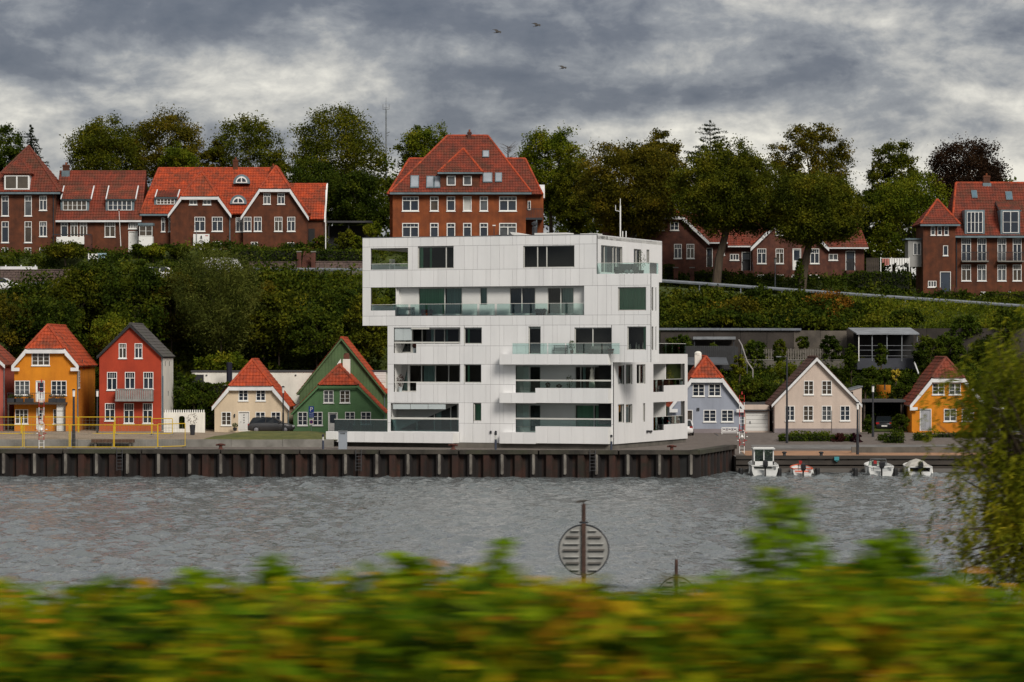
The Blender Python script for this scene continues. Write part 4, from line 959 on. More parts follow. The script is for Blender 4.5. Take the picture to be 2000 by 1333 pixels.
for i, (px, c) in enumerate(((26, 'far left'), (40, 'second from left'), (60, 'third from left'), (106, 'fourth from left, right of door'), (122, 'far right'))):
    l = P(px, 786, DW); l.y -= .85; pot_plant('balcony_planter', 'dark planter on the ochre house balcony, %s' % c, l, .75, .42, FLW, pot=DARKM, pr=.26, ph=.38, group='planters on the ochre house balcony', square=True)
# red house
h = House('red_house', 'tall red plastered gable house with grey slatted balcony and white side wall', DW, 194, 842)
gable_house(h, 194, 315, 842, 696, 636, None, 9.5, REDPL, TILE_S, [((232, 671, 247, 700), 2, 1, .3), ((263, 671, 278, 700), 2, 1, .3), ((209, 727, 228.5, 762), 2, 1, .35), ((244, 727, 263.5, 760), 2, 1, .35), ((280, 727, 299.5, 760), 2, 1, .35), ((205, 788, 224.5, 822), 2, 1, .35), ((242, 788, 261.5, 827), 2, 1, .35), ((279, 788, 298, 827), 2, 1, .35)], over=.2, foot=0, bmat=TAR, bw=.16, fo=.2)
f = right(h.x(315)); MB().mbox(f, .02, 9.5, -.3, h.z(696) - .05, -.06, -.005).build('side_wall', WHITEP, h.root)
for y, z in ((2.5, 6.0), (6.0, 6.0), (5.0, 3.2)): MB().mbox(f, y, y + .08, z, z + .45, -.1, -.05).build('wall_anchor', DARKM, h.root)
MB().mbox(f, .3, .9, .1, h.z(735), -.1, -.061).build('side_door', M('blue_door', (.08, .16, .24), .6, .2), h.root)
b = MB(); 
for i in range(17): x0 = h.x(228) + (h.x(300) - h.x(228)) * i / 17; MB().box(x0 + .02, x0 + (h.x(300) - h.x(228)) / 17 - .02, -1.02, -.98, h.z(780), h.z(761)).build('balcony_slat', SLATE_B, h.root)
MB().box(h.x(227.5), h.x(300.5), -1.05, -.004, h.z(784), h.z(780)).build('balcony_deck', SLATE_B, h.root); MB().box(h.x(227.5), h.x(300.5), -1.06, -.96, h.z(761), h.z(759.5)).build('balcony_rail', SLATE_B, h.root)
for px in (228, 299): MB().box(h.x(px), h.x(px) + .05, -.98, -.01, h.z(780), h.z(761)).build('balcony_side', SLATE_B, h.root)
h.box('plinth_band', M('orange_plinth', (.45, .10, .03), .9, .2), (193.7, 832, 315.3, 843), -.03, -.005)
# white garden wall with arched gate right of the red house
t = House('garden_wall', 'white garden wall with arched gate opening beside the red house', DW - 4, 320, 848, 'wall')
m = MB(); x0, x1 = t.x(320), t.x(400)
m.box(x0, t.x(349), 0, .3, -.1, t.z(806)).box(t.x(361), x1, 0, .3, -.1, t.z(806)).box(t.x(349), t.x(361), 0, .3, t.z(813), t.z(806)).box(t.x(349), t.x(361), 0, .3, -.1, t.z(838)); m.build('wall', WHITEP, t.root)
pts = [(t.x(349), t.z(813) - .0)] + [(t.x(349) + (t.x(361) - t.x(349)) * (.5 - .5 * math.cos(a)), t.z(818) + .25 * math.sin(a)) for a in [math.pi * k / 8 for k in range(9)]] + [(t.x(361), t.z(813))]
MB().prism(pts, front(.02), 0, .24).build('arch', WHITEP, t.root)
for i in range(18): px = 322 + i * 4.4; MB().box(t.x(px), t.x(px + 2), .08, .14, t.z(806), t.z(801)).build('picket', WHITE, t.root)
# cream house
h = House('cream_cottage', 'cream cottage with clipped orange roof and white door, left of green houses', DW, 419, 846)
gable_house(h, 419, 561, 846, 792, 706, 757, 8.2, CREAM, TILE_O, [((466, 761, 484.5, 783), 2, 3, 0), ((500, 761, 518.5, 783), 2, 3, 0), ((432.5, 805, 451.5, 831), 2, 3, 0), ((499, 805, 518, 829), 2, 3, 0), ((529.5, 805, 548, 829), 2, 3, 0)], [((465.5, 804, 487.5, 843), DOORW, 0)], foot=0, bw=.38)
for k in range(4): MB().box(h.x(475.5), h.x(477.5), .05, .056, h.z(812 + k * 5), h.z(810 + k * 5) + .0).build('door_light', BLACK, h.root)
h.box('wall_lamp', DARKM, (457, 809, 459.5, 815), -.14, -.005)
pot_plant('potted_plant', 'dark potted plant beside the white door of the cream cottage', P(459, 842, DW - .8), .75, .3, GREENP, pot=DARKM, pr=.2, ph=.3)
# green houses
h = House('green_barn', 'tall dark green boarded gable house behind the green cottage', DW + 6, 585, 842)
gable_house(h, 585, 749, 842, 766, 663, None, 10, GREENB, TILE_O, [], over=.25, foot=0, bmat=GREENB, bw=.12)
zE, zr = h.z(766), h.z(663); xl, xr, xc = h.x(585), h.x(749), h.x(667)
i = 0; x = xl + .05
while x < xr - .2:
    xm = x + .15; zt_ = zE + (zr - zE) * (1 - abs(xm - xc) / (xc - xl)) - .25
    MB().box(x, x + .27, -.03, -.004, h.z(800), zt_).build('wall_board', GREENB, h.root); x += .30
m = MB().prism([(h.x(658), h.z(712)), (h.x(666), h.z(712)), (h.x(666), h.z(701))], front(-.04), -.03, 0); m.build('gable_vent', WHITE, h.root)
h = House('green_cottage', 'green cottage with clipped orange roof in front of the tall green gable', DW, 573, 846)
gable_house(h, 573, 749, 846, 806, 716, 755, 6.5, GREENW, TILE_O, [((632, 763, 651.5, 787), 2, 3, 0), ((664, 763, 683.5, 787), 2, 3, 0), ((581.5, 805, 600.5, 831), 2, 3, 0), ((611, 805, 630, 831), 2, 3, 0), ((674, 805, 693, 829), 2, 3, 0), ((705, 805, 724.5, 829), 2, 3, 0)], [((641, 806, 659.5, 844), DOORW, .55)], foot=0, bmat=GREENW, bw=.16)
a0, a1, b0, b1 = h.r(666, 702, 680.5, 727); c = MB().box(a0, a1, 3, 3.6, b0 - 1, b1).build('chimney', WHITEP, h.root)
a0, a1, b0, b1 = h.r(667.5, 690, 679, 702); MB().box(a0, a1, 3.05, 3.55, b0 + .003, b1 - .15).lathe([(.22, b1 - .15), (.2, b1)], ((a0 + a1) / 2, 3.3, 0), 10).build('chimney_top', BRICKP, c)
# long white garage wall behind
t = thing('garage_row', 'long low white garage wall with dark flat roof edge behind the cottages', 'garage', P(375, 752, 297))
k = 297 / F; m = MB().box(0, (754 - 375) * k, 0, 5, -4, 25 * k); m.build('wall', WHITEP, t); MB().box(-.1, (754 - 375) * k + .1, -.1, 5.1, 25 * k + .004, 25 * k + .15).build('roof_edge', ROOFB, t)
MB().box(-.05, (398 - 375) * k, -.12, -.005, -4, 20 * k).build('gate', TAR, t)
for px in (402, 466, 576): MB().box((px - 375) * k, (px - 372) * k, -.1, -.004, 18 * k, 20 * k).build('wall_lamp', DARKM, t)
for j in range(6): MB().box((730 - 375) * k, (754 - 375) * k, -.06, -.01, (6 + j * 3.2) * k, (8.2 + j * 3.2) * k).build('louvre_slat', WHITE, t)
tag(MB().lathe([(.28, 0), (.28, 2.4), (.22, 2.45)], P(448, 758, 295), 10).build('flue_pipe', M('navy_pipe', (.012, .014, .03), .5, .3)), 'dark blue flue pipe rising in front of the white garage wall', 'flue')

# ---- right hand side
h = House('blue_grey_cottage', 'blue grey cottage with clipped orange roof beside the white block', DW, 1312, 847)
gable_house(h, 1312, 1449, 847, 792, 700, 741, 8, BLUEG, TILE_O, [((1353, 750, 1376, 774), 2, 3, 0), ((1384, 750, 1407.5, 774), 2, 3, 0), ((1374, 801, 1398.5, 824), 2, 3, 0), ((1409, 801, 1432.5, 824), 2, 3, 0)], [((1340, 801, 1353, 845), WOODD, 0)], foot=.75, bw=.42)
h.box('plinth_band', PLINTH, (1311.6, 838, 1449.4, 848), -.03, -.005)
a0, a1, b0, b1 = h.r(1362, 688, 1375.5, 712); c = MB().box(a0, a1, 4, 4.6, b0 - .6, b1 - .3).build('chimney', WHITEP, h.root); MB().lathe([(.34, b1 - .3), (.34, b1 - .1), (.2, b1 + .05), (.05, b1 + .08)], ((a0 + a1) / 2, 4.3, 0), 10).build('chimney_cap', WHITEP, c)
h.box('wall_lamp', DARKM, (1361, 797, 1366, 802), -.12, -.005)
t = House('garage', 'pale panelled garage between the blue grey and the pinkish houses', DW + 1.5, 1453, 843, 'garage')
t.wall([(1453, 843), (1503, 843), (1503, 792), (1453, 792)], [(1457, 805, 1500, 842)], 6, PINKC)
for j in range(5): t.box('door_panel', DOORW, (1457, 805 + j * 7.4 + .25, 1500, 805 + (j + 1) * 7.4 - .25), .06, .1)
MB().hexa([(t.x(1451), -.25, t.z(803)), (t.x(1505), -.25, t.z(803)), (t.x(1505), 6, t.z(790)), (t.x(1451), 6, t.z(790)), (t.x(1451), -.25, t.z(801)), (t.x(1505), -.25, t.z(801)), (t.x(1505), 6, t.z(787)), (t.x(1451), 6, t.z(787))]).build('roof', ROOFB, t.root)
t.box('handle', DARKM, (1464, 823, 1466, 828), .02, .058)
h = House('pinkish_house', 'pinkish cream gable house with brown roof and grey plinth at right', DW, 1513, 850)
gable_house(h, 1513, 1677, 850, 787, 701, None, 7.5, PINKC, TILE_B, [((1570, 744, 1589, 771), 2, 3, 0), ((1605, 744, 1624.5, 771), 2, 3, 0), ((1534, 793, 1552, 822), 2, 3, 0), ((1569, 793, 1588.5, 822), 2, 3, 0), ((1605, 793, 1624, 822), 2, 3, 0), ((1641, 793, 1660, 822), 2, 3, 0)], over=.3, foot=0, bw=.22, plinth=.6)
f = left(h.x(1513)); window(h.root, f, 1.2, 1.8, 1.2, 2.4, cols=1, rows=2, depth=-.05, proud=.05)
m = MB(); a0, a1, b0, b1 = h.r(1655, 757, 1689, 836); m.prism([(a0, b0 - .5), (a1, b0 - .5), (a1, b1), (a0, b1 - .45)], front(2.5), 0, 4); e_ = m.build('side_annex', PINKC, h.root)
MB().hexa([(a0 - .1, 2.4, b1 - .5), (a1 + .1, 2.4, b1), (a1 + .1, 6.6, b1), (a0 - .1, 6.6, b1 - .5), (a0 - .1, 2.4, b1 - .38), (a1 + .1, 2.4, b1 + .12), (a1 + .1, 6.6, b1 + .12), (a0 - .1, 6.6, b1 - .38)]).build('annex_roof', STEEL, e_)
h.box('annex_opening', BLACK, (1661, 766, 1672, 779), 2.46, 2.499)
# carport
t = House('carport', 'dark open carport between the pinkish and the orange houses', DW + 3, 1686, 848, 'carport')
for px in (1687, 1759): t.box('post', WOODD, (px, 784, px + 3, 849), 0, .15)
MB().box(t.x(1683), t.x(1768), -.3, 7, t.z(786), t.z(781)).build('roof', ROOFB, t.root); MB().box(t.x(1686), t.x(1766), 6.6, 6.8, -.2, t.z(786) - .01).build('back_wall', TAR, t.root)
for px in (1685.5, 1764): t.box('side_wall', TAR, (px, 786.3, px + 2, 850), .2, 6.6)
# orange cottage at right
h = House('orange_cottage', 'orange yellow cottage with clipped red roof behind the willow at right', DW, 1781, 846)
gable_house(h, 1781, 1921, 846, 789, 702, 741, 8, OCHRE, TILE_D, [((1821, 749, 1844.5, 771), 2, 3, 0), ((1853.5, 749, 1876.5, 771), 2, 3, 0), ((1843.5, 799, 1868, 823), 2, 3, 0), ((1878.5, 799, 1902.5, 823), 2, 3, 0)], [((1796.5, 799, 1819, 842), M('grey_door', (.34, .35, .38), .6, .15), .0)], foot=.7, bw=.4)
h.box('annex', OCHRE, (1743, 755, 1766, 846), 10.2, 12.5)
t = House('carport', 'small open carport half hidden by the willow at the right edge', DW + 3, 1926, 848, 'carport')
for px in (1926, 1952): t.box('post', WHITE, (px, 800, px + 2, 849), 0, .12)
MB().box(t.x(1922), t.x(1960), -.3, 6, t.z(800), t.z(796)).build('roof', TRIM, t.root); MB().box(t.x(1924), t.x(1960), 5.6, 5.8, -.2, t.z(800) - .01).build('back_wall', TAR, t.root)

# hillside retaining wall, fence, shelter, shed
RW = 305.3
t = House('retaining_wall', 'tall dark concrete retaining wall across the hillside behind right houses', RW, 1290, 712, 'wall')
CWALL = M('old_concrete_wall', (.060, .050, .043), .95, .5, .45, col2=(.022, .019, .017), bump=.4, lo=.3, hi=.7); CWALL2 = M('pale_concrete_wall', (.13, .112, .092), .95, .4, .5, col2=(.06, .052, .044), bump=.4)
for i in range(16): 
    a, b = 1290 + i * 52, 1290 + (i + 1) * 52; top = 646 if b < 1670 else 642
    t.box('wall_bay', CWALL2 if 5 <= i <= 6 else CWALL, (a + .3, top + R.uniform(-.5, .5), b - .3, 716), 0, 1.2)
RAILB = M('galvanised_rail', (.17, .19, .22), .6, .3, 1.5, metal=.15)
for i in range(7): a = 1285 + i * 40; t.box('coping_rail', RAILB, (a, 641 + i * .1, a + 39.6, 645.3 + i * .1), -.25, -.1)
fe = House('picket_fence', 'weathered grey picket fence on the terrace under the retaining wall', RW - 2.5, 1452, 704, 'fence')
PICK = M('grey_picket', (.16, .145, .125), .9, .4, 3)
for i in range(40): px = 1452 + i * 4.8; h1 = R.uniform(681, 684); fe.box('picket', PICK, (px, h1, px + 3, 703), 0, .04)
for y in (688, 698): MB().box(fe.x(1450), fe.x(1645), .045, .11, fe.z(y + 1), fe.z(y - 1)).build('rail', PICK, fe.root)
fe = House('plinth_wall', 'low grey block wall below the picket fence', RW - 2.8, 1452, 718, 'wall'); fe.box('wall', CONCD, (1452, 704, 1650, 720), 0, .3); fe.box('coping', CONC, (1450, 702.6, 1652, 704), -.05, .35)
t = House('garden_shed', 'dark corrugated shed under the retaining wall beside the white block', RW - 5, 1338, 720, 'shed')
SHED = M('charcoal_sheet', (.035, .037, .04), .7, .3, 2)
for i in range(25): px = 1338 + i * 4; t.box('sheet_rib', SHED, (px, 676, px + 3.4, 722), 0, .08)
MB().box(t.x(1336), t.x(1442), .085, 3, t.z(724), t.z(678)).build('body', SHED, t.root)
MB().hexa([(t.x(1338), -3.4, t.z(713)), (t.x(1418), -3.4, t.z(713)), (t.x(1418), -.1, t.z(700)), (t.x(1338), -.1, t.z(700)), (t.x(1338), -3.4, t.z(711)), (t.x(1418), -3.4, t.z(711)), (t.x(1418), -.1, t.z(698)), (t.x(1338), -.1, t.z(698))]).build('lean_to_roof', M('grey_sheet', (.10, .11, .125), .6, .3), t.root)
t = House('pergola_roof', 'thin pale pergola roof strip fixed to the retaining wall', RW - 1.5, 1353, 676, 'pergola')
t.box('roof', STEEL, (1353, 658, 1436, 663.5), -.6, 1.2)
for px in (1355, 1394, 1432): t.box('bracket', DARKM, (px, 663.6, px + 2, 677), -.3, -.2)
t = House('garden_shelter', 'dark glazed hillside shelter with pale metal roof and thin posts', RW - 4.5, 1672, 706, 'shelter')
MB().hexa([(t.x(1672), -.6, t.z(654)), (t.x(1794), -.6, t.z(654)), (t.x(1788), 3.6, t.z(642)), (t.x(1664), 3.6, t.z(642)), (t.x(1672), -.6, t.z(651.5)), (t.x(1794), -.6, t.z(651.5)), (t.x(1788), 3.6, t.z(640)), (t.x(1664), 3.6, t.z(640))]).build('roof', M('pale_sheet_roof', (.26, .28, .31), .5, .3, 1), t.root)
for px in (1676, 1702, 1731, 1760, 1790): t.box('post', WHITE if px == 1676 else STEEL, (px, 654.5, px + 1.6, 706), -.3, -.2)
for y in (675, 684, 695): MB().box(t.x(1676), t.x(1791), -.28, -.22, t.z(y + .7), t.z(y)).build('rail', STEEL, t.root)
MB().box(t.x(1674), t.x(1792), 3, 3.3, t.z(716), t.z(650)).build('back_wall', DARKIN, t.root); MB().box(t.x(1674), t.x(1792), -.26, 3, t.z(722), t.z(700)).build('plinth', M('blue_grey_base', (.055, .06, .075), .9, .3), t.root)
t = thing('stair_rail', 'pale handrail descending the garden beside the dark shed', 'handrail', P(1443, 664, 301))
pts = [Vector((0, 0, 0)), Vector((.25, -.7, -.55)), Vector((.5, -4, -2.1)), Vector((.95, -5.4, -2.9)), Vector((.95, -5.4, -4))]
MB().path(pts, .06).build('rail', M('pale_rail', (.33, .31, .30), .7, .2), t)
for p in pts[1:4]: MB().tube(p, p - Vector((0, 0, 1.2)), .04).build('post', STEEL, t)
tag(MB().tube(P(1786, 708, 299), P(1794, 730, 297), .07).build('garden_pole', TRIM), 'white leaning pole below the right end of the dark shelter', 'pole')
# ------------------------------------------------------------------ hilltop houses
DH = 336.0
def winrow(h, rects, **k):
    for q in rects: h.win(q, **k)
def shed_dormer(h, q, wq, y, mat, run=2.2, cols=5, rows=2):
    """dormer: roof sheet px (x0,ytop,x1,ybot), window band wq, front face at y"""
    x0, x1 = h.x(q[0]), h.x(q[2]); zt_, zb = h.z(q[1]), h.z(q[3]); d = thing_part(h.root, 'dormer', LEAD, MB().box(h.x(wq[0]) - .25, h.x(wq[2]) + .25, y, y + run, h.z(wq[3]) - .2, zb))
    roof(h.root, [[(x0, y - .3, zb), (x1, y - .3, zb), (x1, y + run, zt_), (x0, y + run, zt_)]], mat, name='dormer_roof', deckmat=LEAD)
    for sx in (x0, x1): MB().hexa([(sx - .06, y - .3, zb + .02), (sx + .06, y - .3, zb + .02), (sx + .06, y + run, zt_ + .02), (sx - .06, y + run, zt_ + .02), (sx - .06, y - .3, zb + .14), (sx + .06, y - .3, zb + .14), (sx + .06, y + run, zt_ + .14), (sx - .06, y + run, zt_ + .14)]).build('dormer_verge', TRIM, h.root)
    h.win(wq, y0=y - .03, cols=cols, rows=rows, sill=False, depth=.0, proud=.08)
def thing_part(root, name, mat, mb): return mb.build(name, mat, root)
def slope_box(h, q, yb, yt, name, frame=LEAD, glass=None):
    """roof window lying in a slope between depth yb (bottom) and yt (top)"""
    x0, x1, z0, z1 = h.r(*q); g = .08
    n = Vector((0, -(z1 - z0), (yt - yb))); n.normalize()
    def quad(x0, x1, t0, t1, lift): return [Vector((x, yb + (yt - yb) * t, z0 + (z1 - z0) * t)) + n * lift for x, t in ((x0, t0), (x1, t0), (x1, t1), (x0, t1))]
    a = quad(x0, x1, 0, 1, 0); b = quad(x0, x1, 0, 1, .16); fo = MB().hexa(a + b).build(name, frame, h.root)
    MB().face(quad(x0 + g, x1 - g, .08, .92, .175)).build('glass', glass or SKYG, fo)
SKYG = M('roof_glass', (.34, .38, .42), .05, .3, .5, spec=.8)
# A: tower house at far left
h = House('brick_tower_house', 'dark brick house with steep red pyramid roof at left edge', DH, -28, 502)
W_ = [((3, 383, 17, 422), 1, 1, .25), ((48, 383, 62, 422), 1, 1, .25), ((77, 383, 91.5, 411), 2, 1, .3), ((3, 433, 17, 474), 1, 1, .25), ((48, 433, 62, 474), 1, 1, .25), ((77, 433, 91.5, 462), 2, 1, .3), ((3, 484, 16, 500), 2, 1, 0), ((48, 484, 61, 500), 2, 1, 0), ((77, 484, 90, 500), 2, 1, 0)]
h.wall([(-28, 502), (108, 502), (108, 374), (-28, 374)], [w_[0] for w_ in W_], 8, BRICK)
for q, c, r_, t in W_: h.win(q, cols=c, rows=r_, transom=t)
x0, x1, ze, zp = h.x(-34), h.x(118), h.z(376), h.z(281); xc = h.x(45); y1 = 8.6; yc = 4
rp_ = [[(x0, -.5, ze), (x1, -.5, ze), (xc, yc, zp)], [(x1, -.5, ze), (x1, y1, ze), (xc, yc, zp)], [(x0, y1, ze), (x0, -.5, ze), (xc, yc, zp)], [(x1, y1, ze), (x0, y1, ze), (xc, yc, zp)]]
roof(h.root, rp_, TILE_R, [((x1, -.5, ze), (xc, yc, zp)), ((x0, -.5, ze), (xc, yc, zp))])
MB().box(x0 - .02, x1 + .05, -.56, -.5, ze - .22, ze - .02).build('gutter', LEAD, h.root)
a0, a1, b0, b1 = h.r(9, 341, 59, 372); MB().box(a0, a1, -.35, 3, b0, b1).build('dormer', TRIM, h.root)
h.win((10, 343, 58, 371), y0=-.37, cols=2, rows=1, depth=0, proud=.06, sill=False, fr=.13)
d0, d1, dz, dp = h.x(6), h.x(63), h.z(341), h.z(308); xm = (d0 + d1) / 2
roof(h.root, [[(d0, -.6, dz), (d1, -.6, dz), (xm, 1.3, dp)], [(d1, -.6, dz), (d1, 3.4, dz), (xm, 3.4, dp), (xm, 1.3, dp)], [(d0, -.6, dz), (d0, 3.4, dz), (xm, 3.4, dp), (xm, 1.3, dp)]], TILE_R, [((d0, -.6, dz), (xm, 1.3, dp)), ((d1, -.6, dz), (xm, 1.3, dp))], name='dormer_roof', rr=.09)
MB().tube((h.x(104.5), -.08, h.z(378)), (h.x(104.5), -.08, h.z(490)), .06).build('downpipe', DARKM, h.root)
# B: link range with two shed dormers
h = House('brick_link_house', 'low dark brick range with red roof and two shed dormers', DH + .6, 108, 502)
W_ = [((119, 434, 132.5, 463), 1, 1, .25), ((138, 434, 152, 463), 2, 1, .25), ((156, 434, 170, 463), 2, 1, .25), ((204.5, 433, 225, 463), 2, 1, .3), ((251, 437, 268, 447), 5, 1, 0)]
h.wall([(108.3, 502), (274, 502), (274, 428), (108.3, 428)], [w_[0] for w_ in W_] + [(251, 452, 269, 493)], 7.5, BRICK)
for q, c, r_, t in W_: h.win(q, cols=c, rows=r_, transom=t)
h.door((251, 452, 269, 493), DOORW)
ze, zr = h.z(431), h.z(332); x0, x1 = h.x(106), h.x(277)
roof(h.root, [[(x0, -.4, ze), (x1, -.4, ze), (x1, 4, zr), (x0, 4, zr)], [(x1, 8.2, ze), (x0, 8.2, ze), (x0, 4, zr), (x1, 4, zr)]], TILE_R, [((x0, 4, zr), (x1, 4, zr))])
MB().box(x0, x1, -.5, -.4, ze - .2, ze).build('gutter', TRIM, h.root)
shed_dormer(h, (119, 363, 178, 390), (122, 391, 168.5, 411), .38, TILE_D, run=2.0); shed_dormer(h, (207, 363, 265, 390), (210, 391, 256.5, 411), .38, TILE_D, run=2.0)
h.chimney((113, 318, 125, 332), 3.6)
h.box('balcony_front', WHITE, (113, 464, 167, 478), -1.0, -.9); h.box('balcony_floor', CONC, (112, 476, 168, 479), -.9, -.004); h.box('balcony_rail', DARKM, (105, 458.5, 181, 460), -.98, -.93); h.box('balcony_base', BRICKP, (167, 460, 181, 502), -1, -.004)
m = MB()
for px in (106, 113, 140, 167, 180): m.tube((h.x(px), -.95, h.z(478)), (h.x(px), -.95, h.z(459)), .03)
m.build('balcony_post', DARKM, h.root)
# C: orange roofed double gable house
h = House('orange_roofed_house', 'large dark brick house with bright orange roof and two clipped gables', DH, 275, 492)
FY = .0
W1 = [((313, 425, 320.5, 452), 1, 1, .3), ((327.5, 424, 342.5, 452), 2, 1, .3), ((348, 425, 357, 452), 1, 1, .3), ((344, 472, 357, 481), 2, 1, 0)]
h.wall([(275, 492), (600, 492), (600, 414), (275, 414)], [w_[0] for w_ in W1], 9, BRICK, y0=1.0)
for q, c, r_, t in W1: h.win(q, y0=1.0, cols=c, rows=r_, transom=t)
ze, zr = h.z(418), h.z(324); x0, x1 = h.x(272), h.x(604); xr0, xr1 = h.x(299), h.x(530)
roof(h.root, [[(x0, .5, ze), (x1, .5, ze), (x1, 5.5, zr), (x0, 5.5, zr)], [(x1, 10.5, ze), (x0, 10.5, ze), (x0, 5.5, zr), (x1, 5.5, zr)]] if 0 else [[(x0, .5, ze), (x1, .5, ze), (xr1, 5.5, zr), (xr0, 5.5, zr)], [(x1, 10.5, ze), (x0, 10.5, ze), (xr0, 5.5, zr), (xr1, 5.5, zr)], [(x1, .5, ze), (x1, 10.5, ze), (xr1, 5.5, zr)], [(x0, 10.5, ze), (x0, .5, ze), (xr0, 5.5, zr)]], TILE_O, [((xr0, 5.5, zr), (xr1, 5.5, zr)), ((x1, .5, ze), (xr1, 5.5, zr)), ((x0, .5, ze), (xr0, 5.5, zr))])
MB().box(x0, h.x(335), .38, .5, ze - .2, ze).build('gutter', LEAD, h.root)
def cross_gable(xl, xr, eave, apex, cut, wins, ymain=.0, depth=6.5):
    h.wall(gable_pts(h, xl, xr, 492, eave, apex, cut), [w_[0] for w_ in wins], 3, BRICK, y0=ymain, name='gable_wall')
    for q, c, r_, t in wins: h.win(q, y0=ymain, cols=c, rows=r_, transom=t)
    X0, X1, zE, zr_ = h.x(xl), h.x(xr), h.z(eave), h.z(apex)
    half_hip(h.root, X0, X1, zE + .1, zr_ + .1, h.z(cut) + .1, ymain, depth, TILE_O, over=.25, fo=.35, name='gable_roof', hs=1.6)
    barge(h.root, X0, X1, zE + .02, zr_ + .02, h.z(cut) + .02, ymain - .37, wdt=.38, over=.25, foot=0.)
cross_gable(333, 448, 416, 336, 386, [((380, 424, 400.5, 452), 2, 1, .3), ((414, 424, 435, 452), 2, 1, .3), ((370, 391, 385, 400), 2, 1, 0), ((396.5, 391, 412, 400), 2, 1, 0), ((416, 472, 432, 488), 2, 2, 0)])
cross_gable(475, 599, 420, 326, 371, [((462 + 14, 424, 477 + 14, 452), 2, 1, .3), ((496, 424, 511, 452), 2, 1, .3), ((536, 424, 551.5, 452), 2, 1, .3), ((561, 424, 576.5, 452), 2, 1, .3), ((514.5, 378, 528.5, 399), 2, 1, .3), ((542, 378, 556, 399), 2, 1, .3), ((490, 473, 503.5, 484), 2, 1, 0), ((561, 474, 575.5, 488), 2, 2, 0)])
h.win((459, 424, 473, 452), y0=1.0, cols=2, rows=1, transom=.3, depth=-.03, proud=.06)
shed_dormer(h, (301, 366, 345, 385), (303, 387, 338.5, 398.5), 1.4, TILE_R, run=2.2)
def eyebrow(px, py, r_, y):
    x, z = h.x(px), h.z(py); rr = r_ * h.k; n = 12
    a = [(x + (rr + .28) * math.cos(t), z + (rr * 1.25 + .22) * math.sin(t)) for t in [math.pi * i / n for i in range(n + 1)]]
    o = MB().prism(a, front(y), 0, 3.2).build('eyebrow_dormer', LEAD, h.root)
    b = [(x + rr * math.cos(t), z + .08 + rr * 1.1 * math.sin(t)) for t in [math.pi * i / n for i in range(n + 1)]]; MB().prism(b, front(y), -.05, -.004).build('window_frame', WHITE, o)
    for s_ in (-1, 1):
        c = [(x + s_ * .06, z + .18)] + [(x + s_ * (.06 + (rr - .2) * math.cos(t)), z + .18 + (rr * 1.1 - .28) * math.sin(t)) for t in [math.pi / 2 * i / 6 for i in range(7)]]
        MB().prism(c, front(y), -.062, -.052).build('glass', GLASS, o)
eyebrow(467, 356, 11.5, 3.0); eyebrow(463.5, 398, 11.5, 1.2)
h.chimney((446.5, 306, 456, 332), 5.3); h.chimney((523, 320, 532, 342), 4.3)
h.box('side_wing_wall', BRICK, (599.5, 424, 630, 492), 1.6, 8)
h.box('doorway', BLACK, (597.5 + 3, 446, 613, 480), 1.5, 1.59)  # flat black slab painted for the shade inside the door recess
zE, zR_ = h.z(428), h.z(356); roof(h.root, [[(h.x(560), 1.2, zE), (h.x(633), 1.2, zE), (h.x(633), 5, zR_), (h.x(560), 5, zR_)]], TILE_O, [((h.x(560), 5, zR_), (h.x(633), 5, zR_))], name='wing_roof')
MB().hexa([(h.x(632), 1.1, zE - .3), (h.x(635), 1.1, zE - .3), (h.x(635), 5, zR_ - .2), (h.x(632), 5, zR_ - .2), (h.x(632), 1.1, zE + .12), (h.x(635), 1.1, zE + .12), (h.x(635), 5, zR_ + .15), (h.x(632), 5, zR_ + .15)]).build('wing_verge', WHITE, h.root)
MB().tube((h.x(449), -.08, h.z(418)), (h.x(449), -.08, h.z(488)), .06).build('downpipe', LEAD, h.root)
# glazed porch
t = House('glazed_porch', 'small white glazed porch between the two left brick houses', DH - .8, 271, 492, 'porch')
t.box('base', WHITE, (271, 462, 298, 492), 0, 1.1); t.box('roof', LEAD, (269.5, 436, 299.5, 441), -.15, 1.2); t.win((272, 441.5, 297.5, 461.5), cols=2, rows=2, depth=.03, sill=False); t.box('body', DARKIN, (272.5, 442, 297, 461), .06, 1.05)
t = House('sign_board', 'white wall board with small black crest and text lines on brick house', DH - .5, 377, 489, 'sign')
t.box('board', WHITE, (377.5, 457.5, 409, 489), 0, .08)
m = MB(); xx, zz = t.x(393), t.z(464); m.prism([(xx - .12, zz - .16), (xx + .12, zz - .16), (xx + .07, zz), (xx + .1, zz + .1), (xx, zz + .22), (xx - .1, zz + .1), (xx - .07, zz)], front(0), -.012, -.004); m.build('crest', BLACK, t.root)
for i, (a, b) in enumerate(((390.5, 396), (389, 397), (391, 395.5))): t.box('text_line', DARKM, (a, 469 + i * 2.2, b, 470 + i * 2.2), -.012, -.004)
t.box('corner_mark', M('red_mark', (.4, .03, .02), .7), (401, 460, 406.5, 461.6), -.012, -.004); t.box('post', STEEL, (383.5, 450, 384.6, 492), -.14, -.05)
